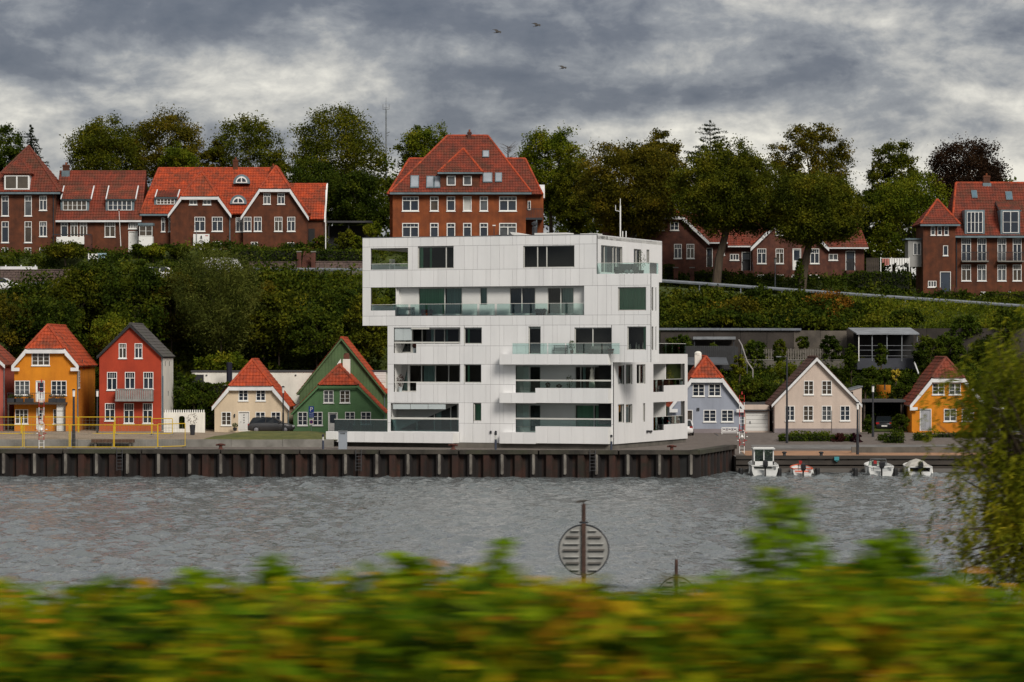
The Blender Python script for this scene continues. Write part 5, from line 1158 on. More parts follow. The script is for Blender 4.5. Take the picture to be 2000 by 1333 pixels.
# D: centre manor
DC = 333.0
h = House('brick_manor', 'three storey orange brick manor with steep hipped roof behind white block', DC, 759, 506)
W_ = []
for y0, y1 in ((384, 412.5), (436, 464)):
    for a, b, c in ((785.5, 818, 2), (840, 856.5, 1), (872.5, 889, 1), (904.5, 921, 1), (937, 953, 1), (975, 1009, 2)): W_.append(((a, y0, b, y1), c, 1, .26 if not (y0 == 384 and a == 904.5) else 0))
h.wall([(767, 506), (1027, 506), (1027, 374), (767, 374)], [w_[0] for w_ in W_], 9, BRICKO)
for q, c, r_, t in W_: h.win(q, cols=c, rows=r_, transom=t, fr=.09, glass=CURTW if (q[0] == 904.5 and q[1] == 384) else GLASS)
ze, zr = h.z(377), h.z(260); x0, x1 = h.x(762), h.x(1038); xa, xb = h.x(872), h.x(952)
roof(h.root, [[(x0, -.6, ze), (x1, -.6, ze), (xb, 4.8, zr), (xa, 4.8, zr)], [(x1, -.6, ze), (x1, 10, ze), (xb, 4.8, zr)], [(x0, 10, ze), (x0, -.6, ze), (xa, 4.8, zr)], [(x1, 10, ze), (x0, 10, ze), (xa, 4.8, zr), (xb, 4.8, zr)]], TILE_R, [((xa, 4.8, zr), (xb, 4.8, zr)), ((x1, -.6, ze), (xb, 4.8, zr)), ((x0, -.6, ze), (xa, 4.8, zr))], rmat=TILE_O)
MB().box(x0, x1, -.72, -.6, ze - .2, ze).build('gutter', LEAD, h.root)
# long rear range wider than the front
h.box('rear_wall', BRICKO, (759, 376, 1062, 506), 3.2, 9)
ze2, zr2 = h.z(378), h.z(304); a0, a1 = h.x(755), h.x(1060); r0, r1 = h.x(796), h.x(1026)
roof(h.root, [[(a0, 2.6, ze2), (a1, 2.6, ze2), (r1, 6.1, zr2), (r0, 6.1, zr2)], [(a1, 2.6, ze2), (a1, 9.6, ze2), (r1, 6.1, zr2)], [(a0, 9.6, ze2), (a0, 2.6, ze2), (r0, 6.1, zr2)], [(a1, 9.6, ze2), (a0, 9.6, ze2), (r0, 6.1, zr2), (r1, 6.1, zr2)]], TILE_R, [((r0, 6.1, zr2), (r1, 6.1, zr2)), ((a1, 2.6, ze2), (r1, 6.1, zr2)), ((a0, 2.6, ze2), (r0, 6.1, zr2))], name='rear_roof', rmat=TILE_O)
f = right(h.x(1062)); m = MB(); pr = [(3.6 + 2.4 * (1 - math.cos(t)), h.z(384) + 1.6 * math.sin(t)) for t in [math.pi * i / 10 for i in range(11)]]
MB().prism(pr, f, -.15, .5).build('curved_gable', TRIM, h.root); MB().prism([(a * .8 + 1.2, b - .25) for a, b in pr], f, -.17, -.155).build('curved_gable_infill', BRICKO, h.root)
# front gable dormer
h.box('dormer_wall', BRICK, (860, 337, 936, 367), -.15, 4)
for q in ((872.5, 344, 890, 363), (904.5, 344, 921.5, 363)): h.win(q, y0=-.17, cols=1, rows=1, depth=0, proud=.07, fr=.1, sill=False)
d0, d1, dz, dp = h.x(855), h.x(943), h.z(338), h.z(288); xm = h.x(904)
roof(h.root, [[(d0, -.6, dz), (d1, -.6, dz), (xm, 2.4, dp)], [(d1, -.6, dz), (d1, 5.2, dz), (xm, 5.2, dp), (xm, 2.4, dp)], [(d0, -.6, dz), (d0, 5.2, dz), (xm, 5.2, dp), (xm, 2.4, dp)]], TILE_R, [((d0, -.6, dz), (xm, 2.4, dp)), ((d1, -.6, dz), (xm, 2.4, dp))], name='dormer_roof', rmat=TILE_O)
MB().box(d0, d1, -.7, -.6, dz - .15, dz + .02).build('dormer_gutter', LEAD, h.root)
sl = lambda py: -.6 + 5.4 * (h.z(py) - ze) / (zr - ze)
for q in ((801.5, 344, 818, 369), (832.5, 345, 847, 369), (848, 345, 860, 369), (942, 292, 955, 306), (943, 338, 961.5, 358), (967, 338, 980.5, 357)): slope_box(h, q, sl(q[3]) - .05, sl(q[1]) - .05, 'roof_window')
h.chimney((912, 252, 919.5, 275), 4.4, BRICKP, .5)
a0, a1, b0, b1 = h.r(1014, 425, 1060, 429); MB().box(a0, a1, .6, 3.1, b0, b1).build('balcony_floor', DARKM, h.root)
m = MB()
for i in range(16): x_ = a0 + (a1 - a0) * i / 15; m.tube((x_, .65, b1), (x_, .65, h.z(408)), .025, n=4)
m.tube((a0, .65, h.z(408)), (a1, .65, h.z(408)), .04); m.build('balcony_railing', DARKM, h.root)
MB().tube((h.x(1048), .7, h.z(429)), (h.x(1048), .7, 0), .08).build('balcony_post', LEAD, h.root)
h.win((1031, 390, 1037, 408), y0=3.15, cols=1, rows=1, depth=0, proud=.05, sill=False)
# E: brick cottage row under the trees
DE = 334.0
h = House('brick_cottage_row', 'plum brick cottage row with clipped gables under the roadside trees', DE, 1172, 552, 'house row')
WE = [((1282, 434, 1297.5, 450), 2, 2, 0), ((1309, 434, 1325.5, 450), 2, 2, 0), ((1316.5, 477, 1331.5, 505), 2, 1, .3), ((1341, 477, 1356, 505), 2, 1, .3), ((1245, 477, 1260, 505), 2, 1, .3)]
h.wall(gable_pts(h, 1230, 1380, 552, 470, 397, 424), [w_[0] for w_ in WE], 8, BRICKP, name='gable_wall')
for q, c, r_, t in WE: h.win(q, cols=c, rows=r_, transom=t)
half_hip(h.root, h.x(1230), h.x(1380), h.z(470) + .1, h.z(397), h.z(424) + .1, 0, 8.5, TILE_R, fo=.35, name='gable_roof', hs=1.5, rmat=TILE_O); barge(h.root, h.x(1230), h.x(1380), h.z(470), h.z(397), h.z(424), -.37, wdt=.38)
W2 = [((1479, 486, 1496.5, 515), 2, 1, .3), ((1515, 486, 1530.5, 515), 2, 1, .3), ((1582.5, 486, 1600, 515), 2, 1, .3), ((1514.5, 441, 1534, 460), 3, 2, 0), ((1478.5, 537, 1496, 546), 2, 1, 0), ((1515, 537, 1530.5, 546), 2, 1, 0), ((1546, 537, 1557, 548), 1, 1, 0), ((1581.5, 537, 1600, 549), 2, 1, 0)]
h.wall(gable_pts(h, 1470, 1614, 552, 482, 410, 436), [w_[0] for w_ in W2] + [(1548, 486, 1564.5, 528)], 8, BRICKP, name='gable_wall')
for q, c, r_, t in W2: h.win(q, cols=c, rows=r_, transom=t)
h.door((1548, 486, 1564.5, 528), WHITE, lights=.8)
half_hip(h.root, h.x(1470), h.x(1614), h.z(482) + .1, h.z(410), h.z(436) + .1, 0, 8.5, TILE_R, fo=.35, name='gable_roof', hs=1.5, rmat=TILE_O); barge(h.root, h.x(1470), h.x(1614), h.z(482), h.z(410), h.z(436), -.37, wdt=.38)
W3 = [((1407, 486, 1416.5, 498), 2, 1, 0), ((1427, 496, 1444.5, 508), 3, 1, 0)]
h.wall([(1379.6, 552), (1470.4, 552), (1470.4, 472), (1379.6, 472)], [w_[0] for w_ in W3] + [(1379.8 + 1, 484, 1393, 521), (1450, 492, 1468, 529)], 6, BRICKP, y0=1.0)
for q, c, r_, t in W3: h.win(q, y0=1.0, cols=c, rows=r_, transom=t)
h.door((1380.8, 484, 1393, 521), TAR, y0=1.0, lights=.4); h.door((1450, 492, 1468, 529), TAR, y0=1.0, lights=.4)
W4 = [((1620.5, 496, 1638, 508), 2, 1, 0)]
h.wall([(1613.6, 552), (1690, 552), (1690, 482), (1613.6, 482)], [W4[0][0], (1653.5, 490, 1672, 528)], 6, BRICKP, y0=1.0); h.win(W4[0][0], y0=1.0, cols=2, rows=1); h.door((1653.5, 490, 1672, 528), TAR, y0=1.0, lights=.4)
zr = h.z(415)
roof(h.root, [[(h.x(1374), .4, h.z(474)), (h.x(1422), .4, h.z(474)), (h.x(1422), 4.8, zr), (h.x(1374), 4.8, zr)], [(h.x(1422), .4, h.z(481)), (h.x(1472), .4, h.z(481)), (h.x(1472), 4.8, zr), (h.x(1422), 4.8, zr)], [(h.x(1472), .4, h.z(484)), (h.x(1612), .4, h.z(484)), (h.x(1612), 4.8, zr), (h.x(1472), 4.8, zr)], [(h.x(1697), 9.2, h.z(484)), (h.x(1234), 9.2, h.z(484)), (h.x(1234), 4.8, zr), (h.x(1680), 4.8, zr)], [(h.x(1234), .4, h.z(474)), (h.x(1374), .4, h.z(474)), (h.x(1374), 4.8, zr), (h.x(1234), 4.8, zr)], [(h.x(1612), .4, h.z(484)), (h.x(1697), .4, h.z(484)), (h.x(1680), 4.8, zr), (h.x(1612), 4.8, zr)], [(h.x(1172), .4, h.z(466)), (h.x(1234), .4, h.z(466)), (h.x(1234), 4.8, h.z(402)), (h.x(1188), 4.8, h.z(402))]], TILE_R, [], name='main_roof')
h.wall([(1176, 552), (1230.4, 552), (1230.4, 464), (1176, 464)], [], 6, BRICKP, y0=1.0)
for a, b, y in ((1374, 1422, 475), (1422, 1472, 482), (1612, 1697, 485)): h.box('gutter', TRIM, (a, y - 1.5, b, y + 1), .28, .4)
h.box('dormer', TRIM, (1203, 435, 1230, 456), 1.2, 3.5); h.win((1204, 437, 1229, 455), y0=1.18, cols=3, rows=1, depth=0, proud=.05, sill=False)
slope_box(h, (1445, 448, 1458, 460), 2.1, 2.9, 'roof_window')
for px, w_ in ((1459, 20), (1660, 16)):
    st = MB()
    for k in range(6): st.box(h.x(px) - w_ * h.k / 2, h.x(px) + w_ * h.k / 2, -.6 - k * .28, 1.0, -.4, h.z(529) - k * .21)
    so = st.build('entrance_stair', BRICKP, h.root)
    for s_ in (-1, 1): MB().path([(h.x(px) + s_ * w_ * h.k / 2, -.3, h.z(512)), (h.x(px) + s_ * w_ * h.k / 2, -2.2, h.z(528) - .3), (h.x(px) + s_ * w_ * h.k / 2, -2.2, 0)], .03).build('stair_rail', DARKM, so)
# F: house at right edge with tower
DF = 334.0
h = House('brick_corner_house', 'dark brick house with red hipped tower and balconies at right edge', DF, 1803, 584)
W_ = [((1818, 442.5, 1826.5, 459.5), 1, 2, 0), ((1831, 442.5, 1839.5, 459.5), 1, 2, 0), ((1844, 442.5, 1852.5, 459.5), 1, 2, 0), ((1842, 480, 1851.5, 499.5), 1, 1, 0), ((1812.5, 549, 1829, 561), 3, 1, 0)]
h.wall([(1803, 584), (1866, 584), (1866, 436), (1803, 436)], [w_[0] for w_ in W_] + [(1836, 531, 1857, 572)], 6, BRICK)
for q, c, r_, t in W_: h.win(q, cols=c, rows=r_, transom=t)
h.door((1836, 531, 1857, 572), M('navy_door', (.03, .045, .07), .6, .2))
ze, zp = h.z(439), h.z(388); x0, x1, xc = h.x(1796), h.x(1874), h.x(1838)
roof(h.root, [[(x0, -.5, ze), (x1, -.5, ze), (xc, 3, zp)], [(x1, -.5, ze), (x1, 6.5, ze), (xc, 3, zp)], [(x0, 6.5, ze), (x0, -.5, ze), (xc, 3, zp)], [(x1, 6.5, ze), (x0, 6.5, ze), (xc, 3, zp)]], TILE_R, [((x1, -.5, ze), (xc, 3, zp)), ((x0, -.5, ze), (xc, 3, zp))], name='tower_roof', rmat=TILE_O)
MB().box(x0, x1, -.62, -.5, ze - .18, ze).build('gutter', LEAD, h.root)
W_ = []
for a, b in ((1880, 1898.5), (1911, 1928.5), (1950.5, 1967.5), (1980.5, 1997.5), (2014, 2031)): W_ += [((a, 465.5, b, 510), 2, 2, .25), ((a, 517, b, 548.5), 2, 1, .3)]
W_ += [((1917, 570, 1930, 583), 2, 1, 0), ((1970, 570, 1983, 583), 2, 1, 0)]
h.wall([(1866.4, 584), (2060, 584), (2060, 458), (1866.4, 458)], [w_[0] for w_ in W_], 9, BRICK, y0=.8)
for q, c, r_, t in W_: h.win(q, y0=.8, cols=c, rows=r_, transom=t)
ze, zr = h.z(461), h.z(353); x0, x1 = h.x(1858), h.x(2066); xa = h.x(1881)
roof(h.root, [[(x0, .2, ze), (x1, .2, ze), (x1, 5.3, zr), (xa, 5.3, zr)], [(x0, 10.4, ze), (x0, .2, ze), (xa, 5.3, zr)], [(x1, 10.4, ze), (x0, 10.4, ze), (xa, 5.3, zr), (x1, 5.3, zr)]], TILE_R, [((xa, 5.3, zr), (x1, 5.3, zr)), ((x0, .2, ze), (xa, 5.3, zr))], rmat=TILE_O)
MB().box(x0, x1, .08, .2, ze - .2, ze).build('gutter', LEAD, h.root)
for q, wq in (((1885, 410, 1924, 457), (1889, 414, 1920, 455)), ((1955, 410, 1993, 458), (1959, 413, 1990, 455))):
    h.box('dormer', LEAD, q, .25, 3.4); h.win(wq, y0=.22, cols=2 if q[0] > 1900 else 4, rows=2, depth=0, proud=.06, sill=False)
roof(h.root, [[(h.x(1953), .3, h.z(411)), (h.x(1996), .3, h.z(411)), (h.x(1996), 3.6, h.z(390)), (h.x(1953), 3.6, h.z(390))]], TILE_D, [], name='dormer_roof', deckmat=LEAD)
sl2 = lambda py: .2 + 5.1 * (h.z(py) - ze) / (zr - ze)
for q in ((1908.5, 369.5, 1919.5, 385), (1975.5, 372, 1988.5, 389)): slope_box(h, q, sl2(q[3]) - .05, sl2(q[1]) - .05, 'roof_window', glass=M('blue_roof_glass', (.10, .17, .22), .05, .3, spec=.8))
h.chimney((1935, 338, 1948, 355), 5.0)
for a, b in ((1879, 1931), (1949, 2000)):
    x_, y_ = h.x(a), h.x(b); bo = MB().box(x_, y_, 0, .79, h.z(512), h.z(509.5)).build('balcony_floor', CONC, h.root); m = MB()
    for i in range(20): xx = x_ + (y_ - x_) * i / 19; m.tube((xx, .04, h.z(509.5)), (xx, .04, h.z(493)), .02, n=4)
    m.tube((x_, .04, h.z(493)), (y_, .04, h.z(493)), .035).build('balcony_railing', DARKM, bo)
h.box('bay_box', M('pale_grey_boards', (.30, .30, .29), .8, .15), (1776.5, 468, 1802.8, 521), 1.2, 4); h.box('bay_roof', LEAD, (1771, 465, 1802.6, 468), 1.0, 4.2); h.win((1786.5, 474, 1801.5, 498), y0=1.18, cols=2, rows=1, depth=0, proud=.05, sill=False)
MB().tube((h.x(1870), .7, h.z(462)), (h.x(1870), .7, h.z(580)), .06).build('downpipe', DARKM, h.root)
for px in (1826, 1859): h.box('gate_pier', BRICKP, (px, 563, px + 7, 586), -2.4, -2.0)
m = MB()
for i in range(9): m.tube((h.x(1836) + i * .14, -2.2, h.z(582)), (h.x(1836) + i * .14, -2.2, h.z(568)), .02, n=4)
m.build('gate', DARKM, h.root)
# ------------------------------------------------------------------ vegetation
OLIVE = leafmat('olive_leaf', [(.1, (.016, .024, .002)), (.4, (.050, .062, .004)), (.7, (.105, .110, .007)), (1, (.20, .165, .012))], .45, .35)
BROWNG = leafmat('brownish_leaf', [(.1, (.018, .020, .002)), (.4, (.058, .056, .004)), (.7, (.12, .098, .007)), (1, (.21, .135, .012))], .45, .35)
BRIGHT = leafmat('bright_leaf', [(.1, (.024, .040, .003)), (.4, (.070, .098, .005)), (.72, (.14, .155, .009)), (1, (.24, .20, .015))], .5, .4)
DARKG = leafmat('dark_leaf', [(.12, (.011, .020, .002)), (.45, (.032, .052, .004)), (.75, (.078, .096, .007)), (1, (.14, .135, .011))], .4, .35)
COPPER = leafmat('copper_leaf', [(.15, (.010, .006, .004)), (.5, (.026, .014, .008)), (.85, (.050, .026, .012)), (1, (.075, .045, .016))], .45, .35)
NEEDLE = leafmat('needle', [(.15, (.008, .014, .008)), (.5, (.018, .028, .014)), (1, (.042, .055, .022))], .5, .35)
AUTUMN = leafmat('autumn_leaf', [(.1, (.035, .030, .006)), (.4, (.15, .075, .010)), (.7, (.27, .11, .012)), (1, (.12, .11, .02))], .9, .5)
SILVER = leafmat('willow_leaf', [(.1, (.022, .032, .006)), (.5, (.070, .085, .014)), (.85, (.14, .15, .028)), (1, (.20, .19, .04))], .6, .4)
HEDGEL = leafmat('hedge_leaf', [(.1, (.012, .024, .002)), (.5, (.038, .062, .005)), (.85, (.085, .11, .009)), (1, (.13, .13, .014))], .8, .45)
def crown_pts(seed, rx, ry, rz, nclump, per, csize, hollow=.45, lobes=7, flat=.75, skew=0.):
    g = np.random.default_rng(seed); L = g.normal(size=(lobes, 3)); L /= np.linalg.norm(L, axis=1)[:, None]; amp = g.uniform(-.32, .38, lobes)
    d = g.normal(size=(nclump, 3)); d /= np.linalg.norm(d, axis=1)[:, None]
    rad = (hollow + (1 - hollow) * g.uniform(0, 1, nclump) ** .55)
    bump = 1 + (np.maximum(0, d @ L.T) ** 6 * amp).sum(1); rad = rad * bump
    c = d * rad[:, None]; c[:, 2] = np.where(c[:, 2] < -.2, -.2 + (c[:, 2] + .2) * .85, c[:, 2])
    c = c * np.array([rx, ry, rz])
    k = np.repeat(np.arange(nclump), per); sz = csize * g.uniform(.6, 1.3, nclump)
    off = g.normal(size=(nclump * per, 3)) * np.array([1, 1, flat]) * sz[k][:, None] * .46
    return c[k] + off, c
def tree(name, label, px, top, wpx, D, mat, bottom=None, seed=1, leaf=.24, per=150, nclump=150, csize=None, trunk_px=None, hollow=.3, cat='tree', group=None, trunk=True, zoff=0., fill=1., base=None, flat=.75, trunkr=None, aspect=1., up=.35):
    x, k = X(px, D), D / F; gz = ground_z(x, D) + zoff if base is None else Zat(base, D)
    zt_ = Zat(top, D) - gz; rx = wpx * k / 2; zb = (Zat(bottom, D) - gz) if bottom is not None else max(.6, zt_ * .18)
    rz = (zt_ - zb) / 2; csize = csize or rx * .22
    t = thing(name, label, cat, (x, D, gz), 0, group)
    nclump = int(nclump * 1.35) if cat == 'tree' else nclump
    pts, c = crown_pts(seed, rx - csize * .5, (rx - csize * .5) * .9, rz - csize * .4, nclump, int(per * fill), csize, hollow, flat=flat)
    pts = pts + np.array([0, 0, zb + rz]); pts = pts[pts[:, 2] > .05]
    link('crown', leaves_mesh('crown', pts, leaf, mat, seed + 5, up, aspect), None, t)
    if trunk:
        g = random.Random(seed); m = MB(); tr = trunkr or max(.10, rx * .055); tx = 0 if trunk_px is None else (trunk_px - px) * k
        zfork = zb + rz * .35; p0 = Vector((tx, 0, -.4)); p1 = Vector((tx * .7 + g.uniform(-.1, .1), 0, zfork * .55)); p2 = Vector((tx * .3, g.uniform(-.2, .2), zfork))
        m.tube(p0, p1, tr * 1.25, tr, 8).tube(p1, p2, tr, tr * .75, 8)
        for i in range(9):
            q = Vector(c[g.randrange(len(c))]) * .8 + Vector((0, 0, zb + rz)); s_ = p2.lerp(p1, g.uniform(0, .35)); md = s_.lerp(q, .5) + Vector((0, 0, rz * .12)); m.tube(s_, md, tr * .5, tr * .3, 6).tube(md, q, tr * .3, tr * .08, 5)
        m.build('trunk', BARK, t)
    return t
def conifer(name, label, px, top, wpx, D, mat, bottom, seed=1, levels=16, droop=.25, leaf=.34, irregular=.3, per=26, shape=.75):
    x, k = X(px, D), D / F; gz = ground_z(x, D); zt_ = Zat(top, D) - gz; zb = Zat(bottom, D) - gz; R0 = wpx * k / 2; g = np.random.default_rng(seed); P_ = []
    t = thing(name, label, 'tree', (x, D, gz)); m = MB().tube((0, 0, -.3), (0, 0, zt_ * .97), max(.12, R0 * .06), .03, 7)
    for i in range(levels):
        f_ = i / (levels - 1); z = zb + (zt_ - zb) * f_; rr = R0 * (1 - f_) ** shape + .1
        for j in range(max(5, int(9 * (1 - f_)) + 3)):
            a = g.uniform(0, 6.283); L = rr * g.uniform(1 - irregular, 1.12); n = int(per * L / R0 * 1.6) + 6
            s_ = g.uniform(0, 1, n) ** .7; w_ = (1 - s_) * .25 * L + .08
            q = np.stack([np.cos(a) * s_ * L + g.normal(0, 1, n) * w_ * .5, np.sin(a) * s_ * L + g.normal(0, 1, n) * w_ * .5, z - droop * L * s_ + .3 * droop * L * s_ ** 3 + g.normal(0, 1, n) * .07], 1); P_.append(q)
            if j % 2 == 0: m.tube((0, 0, z), (math.cos(a) * L * .8, math.sin(a) * L * .8, z - droop * L * .7), .04, .015, 4)
    m.build('trunk', BARK, t); link('crown', leaves_mesh('crown', np.concatenate(P_), leaf, mat, seed, .1, .55), None, t); return t
TG = 'trees along the hilltop'
conifer('spruce_tree', 'dark spruce like tree behind the pyramid roof at far left', 60, 246, 130, 352, NEEDLE, 400, 3, 30, .12, .26, .45, 70, .9)
tree('broad_tree', 'dark dense tree filling the far left skyline corner', 20, 262, 120, 356, DARKG, 420, 4, group=TG)
tree('broad_tree', 'rounded olive tree rising behind the low dark brick range', 205, 224, 168, 356, OLIVE, 400, 11, group=TG, nclump=170, hollow=.35)
tree('broad_tree', 'open brownish tree with sky gaps left of the orange roof ridge', 325, 216, 160, 358, BROWNG, 380, 12, group=TG, nclump=120, hollow=.4, per=150)
tree('broad_tree', 'small lighter tree directly above the orange roof left end', 352, 274, 95, 352, BRIGHT, 400, 13, group=TG, nclump=90)
tree('broad_tree', 'thin ragged tree in the dip above the orange roof chimney', 420, 268, 60, 356, BROWNG, 400, 14, group=TG, nclump=45, per=150)
tree('broad_tree', 'wide olive tree behind the orange roof between chimney and right gable', 495, 224, 160, 357, OLIVE, 420, 15, group=TG, nclump=140, hollow=.45)
tree('broad_tree', 'tallest dark tree of the skyline right of the orange roofed house', 660, 203, 205, 358, OLIVE, 440, 16, group=TG, nclump=210, hollow=.35)
tree('broad_tree', 'lower dark tree below the tallest crown beside the flagpole', 610, 300, 150, 352, DARKG, 470, 17, group=TG, nclump=150)
tree('broad_tree', 'dark shaded tree left of the manor wall', 710, 320, 130, 350, DARKG, 480, 18, group=TG, nclump=150)
tree('broad_tree', 'green tree rising behind the left shoulder of the manor roof', 826, 227, 118, 356, BRIGHT, 400, 19, group=TG, nclump=120)
tree('broad_tree', 'leafy green tree right behind the manor roof', 1075, 237, 138, 354, BRIGHT, 430, 20, group=TG, nclump=160, hollow=.4)
tree('broad_tree', 'lower green tree between manor and the cottage row', 1125, 302, 110, 348, OLIVE, 470, 21, group=TG, nclump=120)
tree('broad_tree', 'round topped tree peeping above the roadside trees left of the cedar', 1297, 256, 96, 350, BROWNG, 400, 22, group=TG, nclump=90)
conifer('cedar_tree', 'dark cedar top with sharp spiky branches above roadside trees', 1387, 238, 165, 352, NEEDLE, 420, 23, 22, -.25, .24, .55, 90, .5)
tree('broad_tree', 'large ragged tree with sky gaps above the right roadside tree', 1588, 247, 168, 350, BROWNG, 400, 24, group=TG, nclump=115, hollow=.42, per=160, csize=.85)
tree('broad_tree', 'small tree behind the gap right of the cottage row', 1700, 355, 90, 352, DARKG, 520, 25, group=TG, nclump=90)
tree('broad_tree', 'upright green tree left of the copper beech', 1745, 280, 110, 354, OLIVE, 470, 26, group=TG, nclump=120)
tree('broad_tree', 'broad olive tree in front of the copper beech', 1775, 328, 175, 347, BRIGHT, 540, 27, group=TG, nclump=180, hollow=.35)
tree('copper_beech', 'dark copper beech crown behind the right edge house', 1885, 262, 182, 356, COPPER, 430, 28, nclump=190, hollow=.35)
tree('roadside_tree', 'bushy roadside tree above the left cottage gable', 1238, 276, 212, 331, BROWNG, 478, 31, trunk_px=1232, group='trees along the hill road', csize=1.0, nclump=310, per=170, leaf=.23, base=552, hollow=.35)
tree('roadside_tree', 'widest roadside tree with pale forked trunk before the cottage row', 1430, 268, 232, 321, OLIVE, 486, 32, trunk_px=1396, group='trees along the hill road', csize=1.0, nclump=340, per=170, leaf=.23, trunkr=.42, hollow=.35, base=572)
tree('roadside_tree', 'roadside tree with ivy clad leaning trunk right of centre cottage gable', 1592, 328, 216, 320, OLIVE, 494, 33, trunk_px=1562, group='trees along the hill road', csize=1.0, nclump=330, per=170, leaf=.23, trunkr=.42, hollow=.35, base=584)
iv = link('ivy', leaves_mesh('ivy', blob(9, 900, .55, .55, 2.2, .7) + np.array([X(1562, 320), 319.8, Zat(545, 320)]), .26, HEDGEL, 4), None); tag(iv, 'ivy clinging to the leaning roadside trunk', 'ivy')
t = thing('bare_tree', 'small leafless twiggy tree top at the right shoulder of manor roof', 'tree', P(992, 330, 352)); m = MB(); g = random.Random(3); m.tube((0, 0, -6), (0, 0, 2.6), .12, .05)
for i in range(26): z = g.uniform(.6, 2.6); a = g.uniform(0, 6.3); L = g.uniform(.5, 1.3); m.tube((0, 0, z), (math.cos(a) * L, math.sin(a) * L * .5, z + g.uniform(.2, .8)), .035, .012, 4)
m.build('branches', BARK, t)
# dense wood behind the hilltop row: no one could count those trunks
g = np.random.default_rng(77); pts = []
for px, top, wpx, D in [(80, 330, 200, 375), (270, 330, 200, 378), (400, 345, 160, 372), (560, 330, 220, 376), (700, 300, 200, 380), (1050, 360, 200, 372), (1180, 350, 180, 366), (1330, 330, 220, 372), (1480, 340, 200, 372), (1640, 385, 180, 368), (1760, 380, 200, 372), (1950, 340, 200, 376)]:
    q, _ = crown_pts(int(px), wpx * D / F / 2, 4, (Zat(top, D) - 14) / 2 * .95, 110, 60, 1.3); pts.append(q + np.array([X(px, D), D, 14 + (Zat(top, D) - 14) / 2]))
o = link('far_wood', leaves_mesh('far_wood', np.concatenate(pts), .5, DARKG, 3), None); o['kind'] = 'stuff'; tag(o, 'dark far wood closing the gaps behind the hilltop trees', 'wood')

def scatter(name, label, n, region, hfun, leaf, mat, seed, cat='undergrowth', up=.3, clump=1.0, per=40, aspect=1.):
    """one mass of uncountable undergrowth following the ground"""
    g = np.random.default_rng(seed); P_ = []
    for i in range(n // per):
        x, y = region(g); z = ground_z(x, y); hh = hfun(x, y, g); r_ = clump * g.uniform(.5, 1.2)
        q = g.normal(size=(per, 3)) * np.array([r_ * .55, r_ * .55, r_ * .38]); q += np.array([x, y, z + hh]); P_.append(q)
    o = link(name, leaves_mesh(name, np.concatenate(P_), leaf, mat, seed, up, aspect), None); o['kind'] = 'stuff'; tag(o, label, cat); return o
def reg(p0, p1, y0, y1):
    def f(g): y = g.uniform(y0, y1); return X(g.uniform(p0, p1), y), y
    return f
def hum(a, b, s_=3.): return lambda x, y, g: a + (b - a) * (.5 + .5 * math.sin(x / s_ + 1.3 * math.sin(y / 2.1)) * math.cos(y / 2.7 + x / 7)) * g.uniform(.5, 1)
scatter('slope_thicket', 'dark thicket covering the hillside left of the white block', 60000, reg(-60, 790, 299.5, 316.5), hum(.0, 2.8, 2.4), .36, DARKG, 5)
scatter('slope_thicket', 'olive scrub on upper hillside left of the white block below the rail', 16000, reg(-60, 480, 308, 318.3), hum(.2, 1.4), .34, OLIVE, 6)
scatter('bank_scrub', 'low olive scrub on the bank right of the white block', 34000, reg(1280, 1700, 307, 313.5), hum(.0, 2.3, 2.2), .32, DARKG, 7, clump=.8)
scatter('bank_scrub', 'lighter patches of scrub on the bank right of the white block', 12000, reg(1280, 1720, 307, 314), hum(.4, 1.9, 2.), .32, OLIVE, 8, clump=.8)
scatter('bank_grass', 'rough green grass bank below the right hand hill road', 40000, reg(1640, 2100, 307, 319), hum(.05, .5), .30, BRIGHT, 9, aspect=.5)
scatter('bank_grass', 'rough grass below the guardrail between thicket and white block', 16000, reg(480, 730, 314, 319), hum(.05, .35), .28, BRIGHT, 10, aspect=.5)
scatter('garden_plants', 'mixed low plants on the terraced gardens behind the right houses', 34000, reg(1345, 2080, 289.5, 304.9), hum(.1, .9, 1.6), .28, HEDGEL, 11, clump=.7)
scatter('garden_plants', 'yellowish herbs among the terraced gardens behind the right houses', 7000, reg(1400, 2000, 291, 304), hum(.3, 1.2, 1.4), .26, BRIGHT, 12, clump=.5)
scatter('front_garden_plants', 'low planting before the hilltop brick houses', 26000, reg(-40, 860, 327.2, 334), hum(.05, .7, 1.7), .28, DARKG, 13, clump=.7)
scatter('front_garden_plants', 'low planting before the cottage row and right edge house', 20000, reg(1280, 2080, 327.2, 332), hum(.05, .6, 1.7), .28, DARKG, 14, clump=.7)

SB = 'shrubs on the left hillside'
def shrub(label, px, top, bottom, wpx, D, mat, seed, group=None, leaf=.26, nclump=110, per=60, name='shrub', aspect=1., up=.35, flat=.75, hollow=.4):
    return tree(name, label, px, top, wpx, D, mat, bottom, seed, leaf=leaf, per=per, nclump=nclump, cat='shrub', group=group, base=bottom + 6, trunk=True, trunkr=.07, aspect=aspect, up=up, flat=flat, hollow=hollow)
shrub('big silvery willow shrub in the middle of the left hillside', 432, 487, 705, 185, 304, SILVER, 41, SB, .30, 300, 110, 'willow_shrub', .4, -.1, 1.5)
shrub('dark rounded shrub left of the silvery willow below the sign board house', 268, 500, 700, 150, 305, DARKG, 42, SB, .3, 190, 70)
shrub('dark shrub below the stone wall left end with ragged top', 190, 498, 620, 110, 310, DARKG, 43, SB, .3, 120)
shrub('brownish shrub on hillside above the red house ridge', 335, 520, 680, 120, 307, BROWNG, 44, SB, .3, 120)
shrub('pale green shrub behind the ridge between ochre and red house', 212, 608, 700, 110, 297, BRIGHT, 45, SB, .28, 110, 55, aspect=.6)
shrub('dark shrub above the ochre house roof', 95, 575, 690, 150, 304, DARKG, 46, SB, .3, 140)
